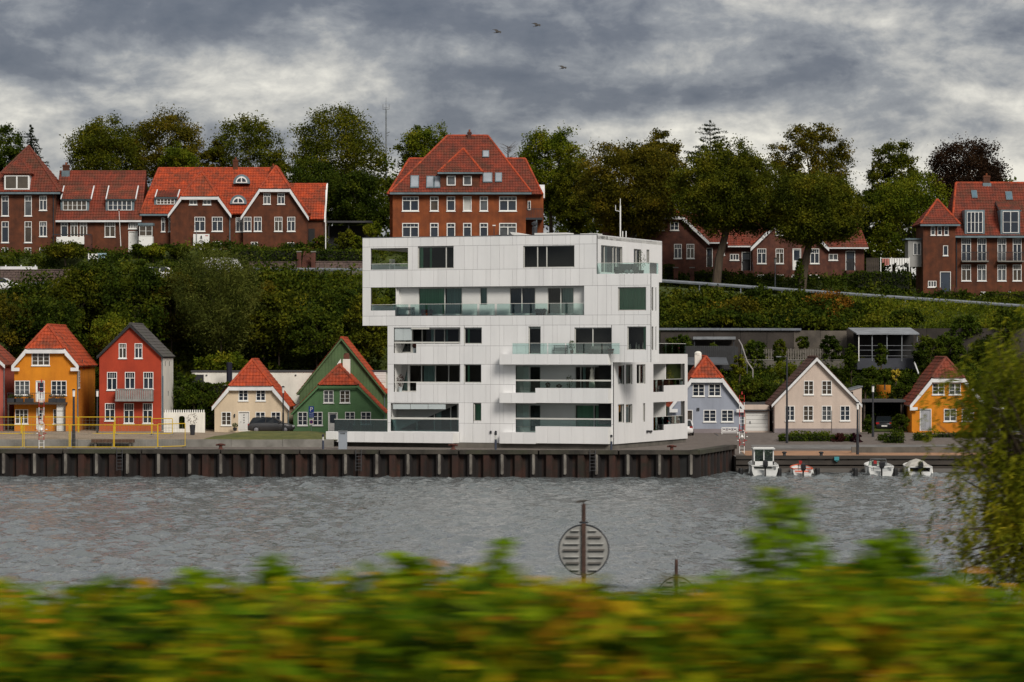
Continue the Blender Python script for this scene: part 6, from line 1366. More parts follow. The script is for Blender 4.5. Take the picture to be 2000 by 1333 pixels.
shrub('brownish shrub at the left edge above the ochre house', 18, 585, 690, 110, 303, BROWNG, 47, SB, .3, 120)
shrub('dark tall shrub between the two hill road cars, left of the silvery willow', 365, 497, 660, 110, 309, DARKG, 151, SB, .28, 150, 70)
shrub('dark leafy shrub under the banner at left hill road', 150, 520, 640, 120, 309, OLIVE, 152, SB, .28, 140, 70)
shrub('brown tinged shrub right of the silvery willow', 515, 545, 690, 90, 306, BROWNG, 153, SB, .28, 120, 70)
shrub('dark rounded shrub below the grass strip left of white block', 660, 555, 690, 120, 307, DARKG, 154, SB, .28, 140, 70)
shrub('olive shrub above the cream cottage ridge', 545, 560, 700, 150, 305, OLIVE, 48, SB, .3, 150)
shrub('dark shrub beside the tall green gable peak at left', 620, 590, 715, 130, 303, DARKG, 49, SB, .3, 130)
shrub('dark green shrub between green gable and the white block', 718, 570, 720, 110, 304, OLIVE, 50, SB, .3, 120)
shrub('leafy shrub over the white garage wall left of flue pipe', 385, 742, 830, 85, 291, HEDGEL, 51, SB, .24, 90)
shrub('yellowish shrub hanging over the white garage wall', 440, 690, 735, 110, 300, BRIGHT, 52, SB, .26, 90)
shrub('ivy covered corner shrub beside the dark gate of the white garage', 362, 722, 830, 50, 293, HEDGEL, 53, SB, .24, 70)
shrub('yellowish shrub seen through the lower left loggia of white block', 745, 575, 640, 70, 312, BRIGHT, 54, SB, .28, 70)
HG = 'shrubs in the hilltop gardens'
shrub('flat topped dark shrub before the white balcony of the brick range', 128, 472, 506, 100, 329, OLIVE, 55, HG, .26, 80, 50)
shrub('small round dark shrub left of the glazed porch', 270, 478, 500, 32, 331, DARKG, 56, HG, .24, 40)
shrub('light green shrub under the glazed porch', 300, 476, 502, 50, 330, BRIGHT, 57, HG, .24, 50)
shrub('small shrub right of the glazed porch under the small window', 350, 482, 505, 45, 330, OLIVE, 58, HG, .24, 50)
shrub('clipped round green shrub beside the manor left wall', 729, 434, 466, 40, 332, BRIGHT, 59, HG, .2, 70, 60, hollow=.7)
shrub('olive garden shrub right of the flagpole', 672, 453, 488, 42, 331, OLIVE, 60, HG, .24, 50)
shrub('olive garden shrub just left of the flagpole base', 628, 458, 488, 30, 331, OLIVE, 61, HG, .24, 40)
shrub('sloping low shrub left of the white block top corner', 700, 462, 492, 40, 330, BRIGHT, 62, HG, .24, 45)
RG = 'shrubs on the right bank and gardens'
shrub('orange autumn shrub below the ivy clad trunk', 1622, 566, 640, 120, 312, AUTUMN, 63, RG, .26, 120, 50, 'autumn_shrub')
shrub('dark shrub at the foot of the right roadside tree', 1545, 565, 640, 110, 313, DARKG, 64, RG, .3, 110)
shrub('olive shrub right beside the white block wall on the bank', 1335, 572, 640, 110, 313, OLIVE, 65, RG, .3, 110)
shrub('yellowing shrub on the bank above the pergola roof', 1430, 580, 640, 120, 311, BROWNG, 66, RG, .3, 110)
shrub('brownish shrub on the bank under the widest roadside tree', 1385, 568, 640, 90, 314, BROWNG, 155, RG, .28, 110, 60)
shrub('dark tall shrub on the bank left of the pale trunk foot', 1480, 562, 640, 90, 314, DARKG, 156, RG, .28, 110, 60)
shrub('yellowish shrub at the edge of the grass bank', 1690, 585, 640, 70, 312, BRIGHT, 157, RG, .26, 80, 60)
shrub('dark bramble shrub in the middle of the grass bank', 1770, 600, 645, 70, 309, DARKG, 158, RG, .26, 80, 60)
shrub('narrow clipped dark conifer before the picket fence', 1523, 662, 718, 28, 299, DARKG, 67, RG, .2, 90, 50, 'clipped_conifer', hollow=.6)
shrub('dark climber on the pale wall bay', 1568, 652, 686, 28, 303, DARKG, 68, RG, .2, 40)
shrub('tall green clipped hedge pillar left of the dark shelter', 1662, 672, 745, 27, 298, HEDGEL, 69, RG, .2, 110, 55, 'hedge_pillar', hollow=.6)
shrub('small tree growing in front of the dark shelter posts', 1720, 668, 720, 30, 297, HEDGEL, 70, RG, .22, 45)
shrub('dark shrub right of the dark shelter', 1812, 655, 735, 60, 299, DARKG, 71, RG, .25, 80)
shrub('round olive shrub on bank right above the orange cottage', 1888, 615, 670, 70, 306, HEDGEL, 72, RG, .25, 80)
shrub('dark shrub on bank near right edge', 1965, 600, 680, 80, 306, DARKG, 73, RG, .25, 90)
shrub('small yellow flowering shrub above the carport', 1749, 722, 745, 22, 293, M('yellow_bloom', (.5, .38, .03), .8, .4), 74, RG, .16, 30, 40)
for i, (px, top, w_, c) in enumerate(((1700, 715, 36, 'left of the yellow bloom'), (1728, 722, 34, 'just left of the yellow bloom'), (1775, 728, 36, 'just right of the yellow bloom'), (1690, 740, 40, 'lowest left, above the carport roof'), (1765, 748, 40, 'lowest right, above the carport roof'))):
    shrub('clipped ball shrub on the garden terrace, ' + c, px, top, top + 26, w_, 293.5 - i * .3, HEDGEL, 80 + i, RG, .2, 50, 45, hollow=.65)
for i, (px, top, w_, c) in enumerate(((1385, 668, 60, 'over the dark shed roof'), (1475, 660, 50, 'left of the clipped conifer'), (1625, 655, 44, 'left of the hedge pillar'), (1850, 648, 70, 'above the orange cottage ridge'), (1930, 655, 80, 'near the right edge'), (1330, 652, 50, 'nearest the white block'))):
    shrub('dark climbing shrub hiding part of the retaining wall, ' + c, px, top, top + 60, w_, 303.2, (DARKG, HEDGEL)[i % 2], 140 + i, RG, .22, 90, 70)
shrub('yellow green shrub beside the handrail in the garden', 1444, 692, 735, 28, 297, BRIGHT, 86, RG, .22, 45); shrub('feathery pale shrub above the pinkish house left eave', 1535, 705, 740, 70, 294, BRIGHT, 87, RG, .22, 70, 40, aspect=.5)
shrub('dark shrub cluster above the garage roof', 1475, 735, 790, 70, 293, DARKG, 88, RG, .24, 80)
shrub('dark conifer shrub right of the pinkish house', 1697, 812, 850, 26, 281, DARKG, 89, RG, .18, 60); shrub('dark shrub before the left wall of the orange cottage', 1758, 805, 846, 32, 281, DARKG, 90, RG, .2, 60)
shrub('dark red leaved shrub at right end of the long hedge', 1672, 845, 880, 24, 272, leafmat('plum_leaf', [(0, (.012, .004, .007)), (.6, (.05, .014, .022)), (1, (.09, .03, .03))]), 91, RG, .16, 50)
shrub('reddish shrub standing in the long hedge', 1640, 846, 868, 26, 272.5, leafmat('plum_leaf2', [(0, (.03, .012, .01)), (.6, (.07, .024, .022)), (1, (.10, .05, .03))]), 92, RG, .16, 40)

def hedge(label, px0, px1, top, bottom, D, depth=1.0, mat=HEDGEL, seed=1, leaf=.16, dens=60, base=None, name='hedge'):
    k = D / F; x0, x1 = X(px0, D), X(px1, D); z0, z1 = Zat(bottom, D), Zat(top, D); L, H = x1 - x0, z1 - z0; g = np.random.default_rng(seed)
    t = thing(name, label, 'hedge', (x0, D, z0), 0)
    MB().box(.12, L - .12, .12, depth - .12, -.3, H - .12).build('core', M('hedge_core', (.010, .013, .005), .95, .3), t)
    n = int((L * H + L * depth + H * depth) * dens * 2.2); q = g.uniform(0, 1, (n, 3)) * np.array([L, depth, H]); f_ = g.integers(0, 4, n)
    q[f_ <= 1, 1] = 0; q[f_ == 2, 2] = H; q[f_ == 3, 0] = np.where(g.uniform(0, 1, (f_ == 3).sum()) < .5, 0, L); q += g.normal(0, .07, (n, 3))
    q[:, 2] += .06 * np.sin(q[:, 0] * 2.1)
    link('foliage', leaves_mesh('foliage', q, leaf, mat, seed), None, t); return t
hedge('clipped dark hedge before the right gable of the orange roofed house', 455, 582, 488, 514, 328.2, 1.2, seed=1, leaf=.22, dens=40, mat=DARKG)
hedge('clipped hedge right of the garden gate towards the white block', 615, 712, 489, 511, 328.2, 1.2, seed=2, leaf=.22, dens=40)
hedge('dark hedge below the white garage wall left of the cream cottage', 372, 470, 751, 838, 291.5, 1.2, seed=21, leaf=.24, dens=30, mat=DARKG); hedge('long clipped hedge in front of the pinkish house', 1525, 1666, 851, 872, 272.5, 1.4, seed=3, dens=80); hedge('raised second hedge tier right against the pinkish house plinth', 1548, 1618, 845, 862, 275.5, 1.0, seed=4, mat=BRIGHT, dens=70)
hedge('small square hedge right of the lamp post by the carport drive', 1716, 1730, 852, 868, 273, .9, seed=5, dens=80); hedge('low hedge block left of the orange cottage path', 1728, 1765, 850, 873, 271, 1.0, seed=6, dens=80); hedge('hedge block at the right of the orange cottage path', 1786, 1818, 848, 868, 273, 1., seed=7, dens=80); hedge('long low hedge before the orange cottage', 1812, 1960, 846, 862, 276, 1., seed=8, dens=60); hedge('upper hedge block beside the orange cottage door path', 1742, 1764, 842, 856, 277, .9, seed=9, dens=70)
hedge('dark hedge beside cottage row gate', 1296, 1316, 519, 546, 329, 1., seed=10, leaf=.22, dens=40, mat=DARKG); hedge('dark hedge below the left cottage windows', 1355, 1422, 533, 550, 329, 1., seed=11, leaf=.22, dens=40, mat=DARKG); hedge('dark square hedge right of the cottage row end', 1672, 1700, 532, 556, 329, 1.2, seed=12, leaf=.22, dens=40, mat=DARKG); hedge('dark hedge below the white laundry', 1700, 1778, 533, 560, 330, 1.2, seed=13, leaf=.22, dens=40, mat=DARKG); hedge('dark hedge below the right edge house', 1928, 2060, 572, 588, 330, 1.2, seed=14, leaf=.22, dens=40, mat=DARKG)

# ------------------------------------------------------------------ foreground hedge, shoots, willow
FGL = leafmat('bramble_leaf_and_shade', [(.14, (.003, .010, .001)), (.30, (.022, .058, .002)), (.45, (.080, .155, .003)), (.60, (.19, .26, .004)), (.71, (.44, .34, .006)), (.80, (.50, .18, .012)), (.88, (.16, .055, .010)), (1, (.012, .036, .002))], 2.6, .5, trans=.3)  # leaf colours, plus near-black stops painting the shade of gaps between leaves
FGG = leafmat('shoot_leaf', [(.1, (.05, .11, .003)), (.5, (.15, .27, .006)), (.85, (.26, .38, .010)), (1, (.45, .24, .02))], 3., .6, trans=.45)
def leaf6(name, pts, size, mat, seed, up=.8):
    """pointed leaves folded along the midrib, for plants close to the lens"""
    g = np.random.default_rng(seed); n = len(pts); nv = g.normal(size=(n, 3)) * .8; nv[:, 2] += up; nv /= np.linalg.norm(nv, axis=1)[:, None]
    a = np.cross(nv, g.normal(size=(n, 3))); a /= np.linalg.norm(a, axis=1)[:, None]; b = np.cross(nv, a); s_ = (size * g.uniform(.6, 1.4, n))[:, None]
    a *= s_; b *= s_; nn = nv * s_
    V = np.stack([pts, pts + a * .45 + b * .3 + nn * .1, pts + a * 1.0 - nn * .08, pts + a * .45, pts, pts + a * .45, pts + a * 1.0 - nn * .08, pts + a * .45 - b * .3 + nn * .1], 1).reshape(-1, 3)
    me = bpy.data.meshes.new(name); me.vertices.add(len(V)); me.vertices.foreach_set('co', V.astype(np.float32).ravel()); m_ = 2 * n
    me.loops.add(4 * m_); me.loops.foreach_set('vertex_index', np.arange(4 * m_, dtype=np.int32)); me.polygons.add(m_); me.polygons.foreach_set('loop_start', np.arange(m_, dtype=np.int32) * 4)
    me.update(calc_edges=True); me.materials.append(mat); return me
g = np.random.default_rng(21); P_ = []; 
TOPS = [(-200, 1158), (0, 1165), (130, 1180), (330, 1178), (420, 1172), (560, 1160), (700, 1150), (830, 1140), (1000, 1142), (1150, 1162), (1260, 1172), (1320, 1182), (1390, 1168), (1450, 1150), (1600, 1135), (1750, 1142), (1850, 1160), (2000, 1185), (2200, 1190)]
for i in range(3100):
    D = g.uniform(7.5, 13.5); px = (g.uniform(-1100, 3100), g.uniform(-1100, 3100), g.uniform(-200, 2200), g.uniform(-4600, 6600))[i % 4]; tp = interp(TOPS, px) + 14 * math.sin(px / 47.) + 10 * math.sin(px / 19. + D) + (13.5 - D) * 5
    tp += g.choice([0, 8, 20, 34, -18]); u = g.uniform(0, 1) ** 1.2; py = tp + u * 330
    n = 26; q = g.normal(size=(n, 3)) * np.array([.11, .11, .05]) + np.array(P(px, py, D)); q[:, 2] = np.minimum(q[:, 2], Zat(tp - 8, D)); P_.append(q)
hz = thing('bramble_hedge', 'wild green and yellow hedge blurring past along the bottom of the picture', 'hedge', (0, 10, 8.3))
o = link('foliage', leaf6('foliage', np.concatenate(P_) - np.array([0, 10, 8.3]), .060, FGL, 5), None, hz)
m = MB(); gg = random.Random(4)
for i in range(400):
    x = gg.uniform(-8.5, 8.5); y = gg.uniform(-2, 3); m.tube((x, y, -.1), (x + gg.uniform(-.2, .2), y + gg.uniform(-.2, .2), gg.uniform(.4, .75)), .008, .004, 5)
m.build('stems', BARK, hz)['kind'] = 'stuff'
def shoot(label, px, top, D, seed, w_=120, n=9, bottom=1200, leaf=.06, mat=FGG):
    b_ = P(px, bottom, D); k = D / F; H = (bottom - top) * k; t = thing('young_shoot', label, 'shoot', b_, 0, 'leafy shoots above the hedge'); g = np.random.default_rng(seed); P_ = []; m = MB().tube((0, 0, -.25), (0, 0, H * .97), .008, .003, 5)
    for i in range(n):
        z = H * (i + .6) / n; L = w_ * k * .5 * (1.05 - .75 * (z / H)) * g.uniform(.7, 1.15); a = g.uniform(-.5, .5) + (0 if i % 2 else math.pi)
        e_ = Vector((math.cos(a) * L, math.sin(a) * L, z + L * .15)); m.tube((0, 0, z - L * .1), e_, .004, .002, 4)
        s_ = g.uniform(.05, 1.05, 34); P_.append(np.stack([e_.x * s_, e_.y * s_ + g.normal(0, .02, 34), z + L * .15 * s_ + g.normal(0, .011, 34)], 1))
    m.build('stem', BARK, t); link('leaves', leaf6('leaves', np.concatenate(P_), leaf, mat, seed), None, t); return t
shoot('tall leafy shoot standing above the hedge right of the round markers', 1530, 972, 11.5, 1, 250, 11, 1210, .06); shoot('shorter leafy shoot between the tall shoot and the willow', 1742, 1045, 11, 2, 210, 8, 1210)
shoot('small leafy shoot left of the round river marker', 975, 1062, 12, 3, 90, 6, 1190, .045); shoot('low shoot rising above the hedge near the middle left', 545, 1105, 11, 4, 120, 5, 1200); shoot('low shoot rising above the hedge left of the small shoot', 800, 1098, 11.5, 5, 110, 5, 1190); shoot('low shoot above the hedge at far left third', 375, 1130, 11, 6, 110, 4, 1200); shoot('low wide shoot right at the foot of the tall shoot', 1620, 1105, 11, 7, 230, 5, 1210)
# willow at the right edge
t = thing('willow_tree', 'leaning willow with fine hanging leaves filling the right edge', 'tree', (X(2085, 54), 54, 1.6))
g = np.random.default_rng(8); P_ = []; m = MB(); ox = X(2085, 54)
m.tube((0, 0, -.8), (-.1, 0, 3.2), .22, .16, 9).tube((-.1, 0, 3.2), (-.3, .1, 6), .16, .1, 8)
ELL = [(2020, 760, 145, 120), (1985, 900, 120, 110), (2040, 980, 190, 190), (1955, 1010, 95, 90), (2060, 1110, 190, 110), (1930, 790, 62, 95), (2120, 820, 150, 200), (1985, 700, 75, 55), (1900, 745, 30, 40)]
for cx, cy, rx, ry in ELL:
    for i in range(int(rx * ry / 48)):
        a = g.uniform(0, 6.283); r_ = min(1.45, abs(g.normal(0, .62))); px, py, D = cx + rx * r_ * math.cos(a), cy + ry * r_ * math.sin(a), 54 + g.uniform(-1.3, 1.3)
        b_ = np.array(P(px, py, D)) - np.array([ox, 54, 1.6]); L = g.uniform(.25, .6); n = 16; s_ = g.uniform(0, 1, n)
        lean = -.35 * (1 if py < 900 else -.1); q = b_ + np.stack([lean * L * s_ + g.normal(0, .03, n), g.normal(0, .04, n), -L * s_], 1); P_.append(q)
        if i % 9 == 0: s0 = Vector((-.2, .05, 4.6)); e_ = Vector(b_); md = s0.lerp(e_, .5) + Vector((0, 0, .35)); m.tube(s0, md, .04, .025, 5).tube(md, e_, .025, .008, 5)
m.build('trunk', BARK, t)
WIL = leafmat('fine_willow_leaf', [(.1, (.034, .048, .004)), (.45, (.12, .14, .007)), (.8, (.25, .24, .012)), (1, (.36, .27, .018))], .8, .5, trans=.35)
def strip_leaves(name, pts, size, mat, seed):
    g = np.random.default_rng(seed); n = len(pts); a = g.normal(size=(n, 3)) * .45 + np.array([-.45, 0, -.75]); a /= np.linalg.norm(a, axis=1)[:, None]; b = np.cross(a, g.normal(size=(n, 3))); b /= np.linalg.norm(b, axis=1)[:, None]
    s_ = (size * g.uniform(.6, 1.3, n))[:, None]; V = np.stack([pts, pts + a * s_ * .45 + b * s_ * .11, pts + a * s_, pts + a * s_ * .45 - b * s_ * .11], 1).reshape(-1, 3); return raw_mesh(name, V, n, mat)
link('crown', strip_leaves('crown', np.concatenate(P_), .13, WIL, 3), None, t)
# ------------------------------------------------------------------ road furniture on the hill
t = thing('guard_rail', 'galvanised guardrail along the left stretch of the hill road', 'guardrail', (0, 0, 0)); t2 = thing('guard_rail', 'galvanised guardrail descending along the right stretch of the hill road', 'guardrail', (0, 0, 0))
def railrun(t, p0, p1, D=319.4):
    n = int(abs(X(p1, D) - X(p0, D)) / 4)
    for i in range(n):
        a = X(p0, D) + (X(p1, D) - X(p0, D)) * i / n; b = X(p0, D) + (X(p1, D) - X(p0, D)) * (i + 1) / n; za, zb_ = road_z(a) + .02, road_z(b) + .02
        MB().hexa([(a, D, za - .16), (b, D, zb_ - .16), (b, D + .06, zb_ - .16), (a, D + .06, za - .16), (a, D - .04, za), (b, D - .04, zb_), (b, D + .06, zb_), (a, D + .06, za)]).hexa([(a, D - .04, za + .003), (b, D - .04, zb_ + .003), (b, D + .06, zb_ + .003), (a, D + .06, za + .003), (a, D, za + .15), (b, D, zb_ + .15), (b, D + .06, zb_ + .15), (a, D + .06, za + .15)]).build('rail', RAILB, t)
        MB().box(a - .05, a + .05, D + .07, D + .17, za - 1.0, za + .1).build('post', RAILB, t)
railrun(t, 40, 180); railrun(t, 488, 720); railrun(t2, 1286, 2090)
STONE = M('field_stone', (.17, .12, .105), .95, .5, 1.6, col2=(.075, .055, .05), bump=.8, bscale=5, lo=.3, hi=.7)
def stone_wall(label, px0, px1, top, bottom, D):
    t = House('stone_wall', label, D, px0, bottom, 'wall'); x1 = t.x(px1); H = t.z(top); MB().box(.05, x1 - .05, .12, .6, -.8, H - .06).build('core', CONCD, t.root)
    x = 0; g = random.Random(px0)
    rows = max(2, int(H / .28)); 
    m = MB()
    for j in range(rows):
        x = -g.uniform(0, .3)
        while x < x1:
            w_ = g.uniform(.3, .65); z0 = H * j / rows; m.box(max(0, x) + .015, min(x1, x + w_) - .015, g.uniform(0, .05), .14, z0 + .012, z0 + H / rows - .012); x += w_
    o = m.build('stones', STONE, t.root); o['kind'] = 'stuff'; MB().box(-.03, x1 + .03, -.04, .64, H - .05, H + .03).build('coping', STONE, t.root)
stone_wall('long pinkish field stone wall below the leftmost brick houses', 0, 182, 527, 553, 327.2); stone_wall('field stone wall below the clipped hedge of the orange roofed house', 486, 582, 512, 526, 327.2); stone_wall('field stone wall right of the garden gate', 612, 712, 511, 525, 327.2)
for px, lab in ((584, 'left'), (612, 'right')):
    h = House('gate_pier', '%s brick gate pier of the garden steps right of the orange roofed house' % lab, 327, px - 4, 526, 'gate pier', 'gate piers of the hilltop gardens'); h.box('pier', BRICKP, (px - 4, 493, px + 4, 528), 0, .5); h.box('cap', CONC, (px - 5, 491, px + 5, 492.9), -.06, .56)
for px, lab in ((1320, 'left'), (1352, 'right')):
    h = House('gate_pier', '%s brick gate pier before the left cottage gable' % lab, 328, px - 4, 550, 'gate pier', 'gate piers of the hilltop gardens'); h.box('pier', BRICKP, (px - 4, 524, px + 4, 552), 0, .5); h.box('cap', CONC, (px - 5, 522, px + 5, 523.9), -.06, .56)
h = House('garden_steps', 'brick steps climbing between two gate piers to the dark doorway', 327.4, 589, 527, 'steps')
for k in range(8): h.box('step', BRICKP, (589, 520 - k * 4.4, 607, 530), k * .42, k * .42 + .43)
def flagpole(label, px, top, bottom, D, lean=0., r_=.06):
    b_ = P(px, bottom, D); H = (bottom - top) * D / F; t = thing('flagpole', label, 'flagpole', b_, 0, 'white flagpoles'); MB().tube((0, 0, -.3), (lean, 0, H), r_, r_ * .6, 8).build('pole', WHITE, t); MB().lathe([(.02, 0), (.09, .06), (.09, .12), (.02, .18)], (lean, 0, H), 8).build('finial', TILE_O, t)
flagpole('tall white flagpole right of the orange roofed house', 636, 371, 490, 330); flagpole('thin leaning white flagpole before the low brick range', 236, 412, 476, 331, -.2, .04)
t = thing('radio_mast', 'thin tall radio mast above the skyline left of the manor', 'mast', P(754, 330, 420)); k = 420 / F
m = MB().tube((0, 0, -14), (0, 0, 115 * k), .16, .09, 6).tube((0, 0, 115 * k), (0, 0, 140 * k), .05, .02, 5); m.build('mast', STEEL, t)
for s_ in (-1, 1): MB().tube((s_ * .42, 0, 116 * k), (s_ * .42, 0, 126 * k), .035).tube((0, 0, 116 * k), (s_ * .42, 0, 116 * k), .03).build('side_antenna', STEEL, t)
MB().tube((-.3, 0, 119 * k), (.3, 0, 119 * k), .03).build('cross_bar', STEEL, t); MB().tube((-.1, 0, 68 * k), (.5, 0, 72 * k), .05).tube((-.1, 0, 62 * k), (.35, 0, 66 * k), .04).build('yagi_arm', STEEL, t)
# laundry
t = thing('washing_line', 'white laundry hanging from a line between two white posts', 'washing line', P(1720, 530, 331)); k = 331 / F
for dx in (0, 21, 56): MB().tube((dx * k, 0, -.4), (dx * k * 1.0, 0, 27 * k), .06).build('post', WHITE, t)
MB().tube((0, 0, 25 * k), (56 * k, 0, 25 * k), .02).build('line', WHITE, t)
for i in range(11):
    x = (3 + i * 4.9) * k; b_ = R.uniform(8, 14) * k; w_ = 3.9 * k
    MB().hexa([(x, -.03 + R.uniform(-.08, .08), 24.6 * k - b_), (x + w_, R.uniform(-.08, .08), 24.6 * k - b_ + .05), (x + w_, .03, 24.6 * k - b_ + .05), (x, .03, 24.6 * k - b_), (x, -.02, 24.6 * k), (x + w_, -.02, 24.6 * k), (x + w_, .0, 24.6 * k), (x, .0, 24.6 * k)]).build('cloth', WHITE if i > 2 else M('pale_red_cloth', (.5, .2, .17), .9), t)
h = House('garden_fence', 'dark board fence behind the laundry beside the cottage row', 333, 1692, 535, 'fence')
for i in range(7): h.box('board', WOODD, (1692 + i * 3.6, 504, 1695.2 + i * 3.6, 536), 0, .05)
h = House('dark_shed', 'long dark open shed under the trees left of the manor', 344, 640, 482, 'shed'); h.box('back_wall', TAR, (640, 440, 722, 484), 2, 2.2); h.box('roof', ROOFB, (636, 432, 726, 435.5), -.4, 2.4)
for px in (641, 680, 719): h.box('post', TAR, (px, 436, px + 2, 484), 0, .12)
h = House('banner', 'small white and blue banner on garden fence at left hill road', 327.6, 172, 507, 'banner'); h.box('sheet', WHITE, (172, 496, 191, 506.5), 0, .03); h.box('sheet', M('pale_blue_sheet', (.35, .5, .6), .7), (191.3, 495, 208, 506), 0, .03)
for px in (172, 190, 207): h.box('post', STEEL, (px, 494, px + 1, 512), .035, .08)
h = House('white_rail', 'white wooden rail by the road at the left edge', 327.6, 0, 530, 'rail'); h.box('rail', TRIM, (0, 521, 73, 527), 0, .08)
for px in (10, 40, 68): h.box('post', TRIM, (px, 518, px + 2, 534), .085, .18)

# ------------------------------------------------------------------ vehicles
TYRE = BLACK; CARG = M('car_glass', (.012, .016, .02), .05, .2, spec=.7); RIM = M('alloy', (.4, .4, .42), .35, .1, metal=.8); LAMPR = M('tail_red', (.35, .012, .01), .3); LAMPW = M('head_lamp', (.7, .72, .74), .15)
def car(label, loc, rz, paint, name='parked_car', L=4.2, W=1.75, H=1.46, cat='car', van=False):
    t = thing(name, label, cat, loc, rz, 'parked cars')
    prof = [(-.5, .30, .52), (-.495, .62, .70), (-.44, .92 if not van else 1.5, .80), (-.36, 1.0, .86)]
    st = [(-.50, .34, .66, .80), (-.485, .24, .80, .90), (-.40, .20, .92, .97), (-.15, .18, .94, 1.0), (.15, .18, .93, 1.0), (.33, .20, .88, .97), (.44, .24, .76, .92), (.5, .34, .58, .78)]
    rings = []
    for fx, z0, z1, w_ in st:
        x = fx * L; y = W / 2 * w_; rings.append([(x, -y * .9, z0), (x, -y, z0 + .14), (x, -y, z1 - .12), (x, -y * .92, z1), (x, y * .92, z1), (x, y, z1 - .12), (x, y, z0 + .14), (x, y * .9, z0)])
    MB().loft(rings).build('body', paint, t, True)
    top = [(-.46, .84, .84, .90), (-.38, H * .94 if not van else H, .72, .80), (-.10, H, .72, .80), (.06, H * .965, .70, .80), (.24, .92, .84, .88)] if not van else [(-.49, .9, .9, .9), (-.485, H, .84, .86), (.1, H, .84, .86), (.22, H * .93, .82, .84), (.36, .95, .88, .9)]
    g_ = []
    for fx, z, wt, wb in top: x = fx * L; g_.append([(x, -W / 2 * wb * .98, .86), (x, -W / 2 * wt, z), (x, W / 2 * wt, z), (x, W / 2 * wb * .98, .86)])
    cab = MB().loft(g_).build('cabin', CARG if not van else paint, t)
    if not van:
        x0, x1 = -.36 * L, .05 * L; MB().hexa([(x0, -W * .365, H * .925), (x1, -W * .355, H * .945), (x1, W * .355, H * .945), (x0, W * .365, H * .925), (x0, -W * .33, H * .965), (x1, -W * .32, H * .98), (x1, W * .32, H * .98), (x0, W * .33, H * .965)]).build('roof', paint, t)
        for s_ in (-1, 1):
            for a, b, c, d in ((-.455, .88, -.375, H * .95), (-.12, .88, -.10, H * .97), (.245, .90, .06, H * .96)): MB().tube((a * L, s_ * W * .44, b), (c * L, s_ * W * .36, d), .045, n=5).build('pillar', paint, t)
            MB().hexa([(.17 * L, s_ * W * .47, .9), (.2 * L, s_ * W * .47, .9), (.2 * L, s_ * W * .56, .92), (.17 * L, s_ * W * .56, .92), (.17 * L, s_ * W * .47, 1.02), (.2 * L, s_ * W * .47, 1.0), (.2 * L, s_ * W * .56, 1.0), (.17 * L, s_ * W * .56, 1.04)]).build('mirror', paint, t)
    for fx in (-.31, .31):
        for s_ in (-1, 1):
            w_ = MB().lathe([(.24, -.1), (.31, -.09), (.32, 0), (.31, .09), (.24, .1)], (fx * L, s_ * W * .46, .31), 16, 'y').build('wheel', TYRE, t, True); MB().lathe([(.2, s_ * .085), (.2, s_ * .105), (.06, s_ * .12)], (fx * L, s_ * W * .46, .31), 10, 'y').build('rim', RIM, w_)
    for s_ in (-1, 1):
        MB().box(-.497 * L, -.47 * L, s_ * W * .36 - .14, s_ * W * .36 + .14, .66, .84).build('tail_light', LAMPR, t); MB().box(.455 * L, .492 * L, s_ * W * .33 - .14, s_ * W * .33 + .14, .56, .70).build('headlight', LAMPW, t)
    MB().box(-.503 * L, -.499 * L, -.26, .26, .45, .56).build('number_plate', WHITE, t)
    return t
car('grey hatchback parked in front of the cream and green cottages', P(530, 846, 279), 0, M('car_grey', (.085, .085, .088), .3, .1, metal=.5))
car('white car showing its tail behind the right corner of white block', (X(1334, 281), 281, 2.5), math.pi / 2, M('car_white', (.72, .72, .72), .3, .05))
car('dark car parked deep inside the carport beside the pinkish house', (X(1722, 290.5), 290.5, 2.65), math.pi / 2, M('car_black', (.02, .021, .024), .25, .1, metal=.3)); car('dark car under the small carport at the right edge', (X(1937, 290), 290, 2.65), math.pi / 2, MATS['car_black'])
car('white van seen between willow shrub and stone wall on the hill road', (X(442, 323), 323, road_z(X(442, 323)) - .53), 0, MATS['car_white'], 'parked_van', 4.9, 1.9, 2.0, 'van', True)
car('white car roof glinting behind the shrubs on the left hill road', (X(322, 323), 323, road_z(X(322, 323)) - .53 + .05), 0, MATS['car_white'])
car('white car at the far left on the hill road', (X(6, 323), 323, road_z(X(6, 323)) - .53), 0, MATS['car_white'])

# ------------------------------------------------------------------ quay furniture
YEL = M('yellow_paint', (.62, .42, .02), .5, .15, 3); WIRE = M('galv_wire', (.30, .29, .22), .6, .2)
def fence_panel(label, px0, px1, top, bottom, D0, D1, mesh=True):
    a, b = P(px0, bottom, D0), P(px1, bottom, D1); t = thing('fence_panel', label, 'fence panel', a, math.atan2(b.y - a.y, b.x - a.x), 'yellow site fence panels'); L = (b - a).length; H = (bottom - top) * (D0 + D1) / 2 / F
    c = [(0, 0, .08), (L, 0, .08), (L, 0, H), (0, 0, H), (0, 0, .08)]; MB().path([Vector(q) for q in c], .036, 6).build('frame', YEL, t)
    m = MB()
    for i in range(1, int(L / .28)): x = L * i / int(L / .28); m.tube((x, 0, .08), (x, 0, H), .006, n=3)
    for j in range(1, 5): m.tube((0, 0, .08 + (H - .08) * j / 5), (L, 0, .08 + (H - .08) * j / 5), .006, n=3)
    m.build('wire_mesh', WIRE, t)
    for x in (.05, L - .05): MB().box(x - .1, x + .1, -.3, .3, -.04, .08).build('foot', CONC, t)
for i, (a, b) in enumerate(((-45, 44), (47, 135), (137.5, 221.5), (223.5, 307.5))): fence_panel('front row yellow mesh fence panel on the quay, %s from left' % ('first', 'second', 'third', 'fourth')[i], a, b, 830.5, 875.5, 250.6, 250.5)
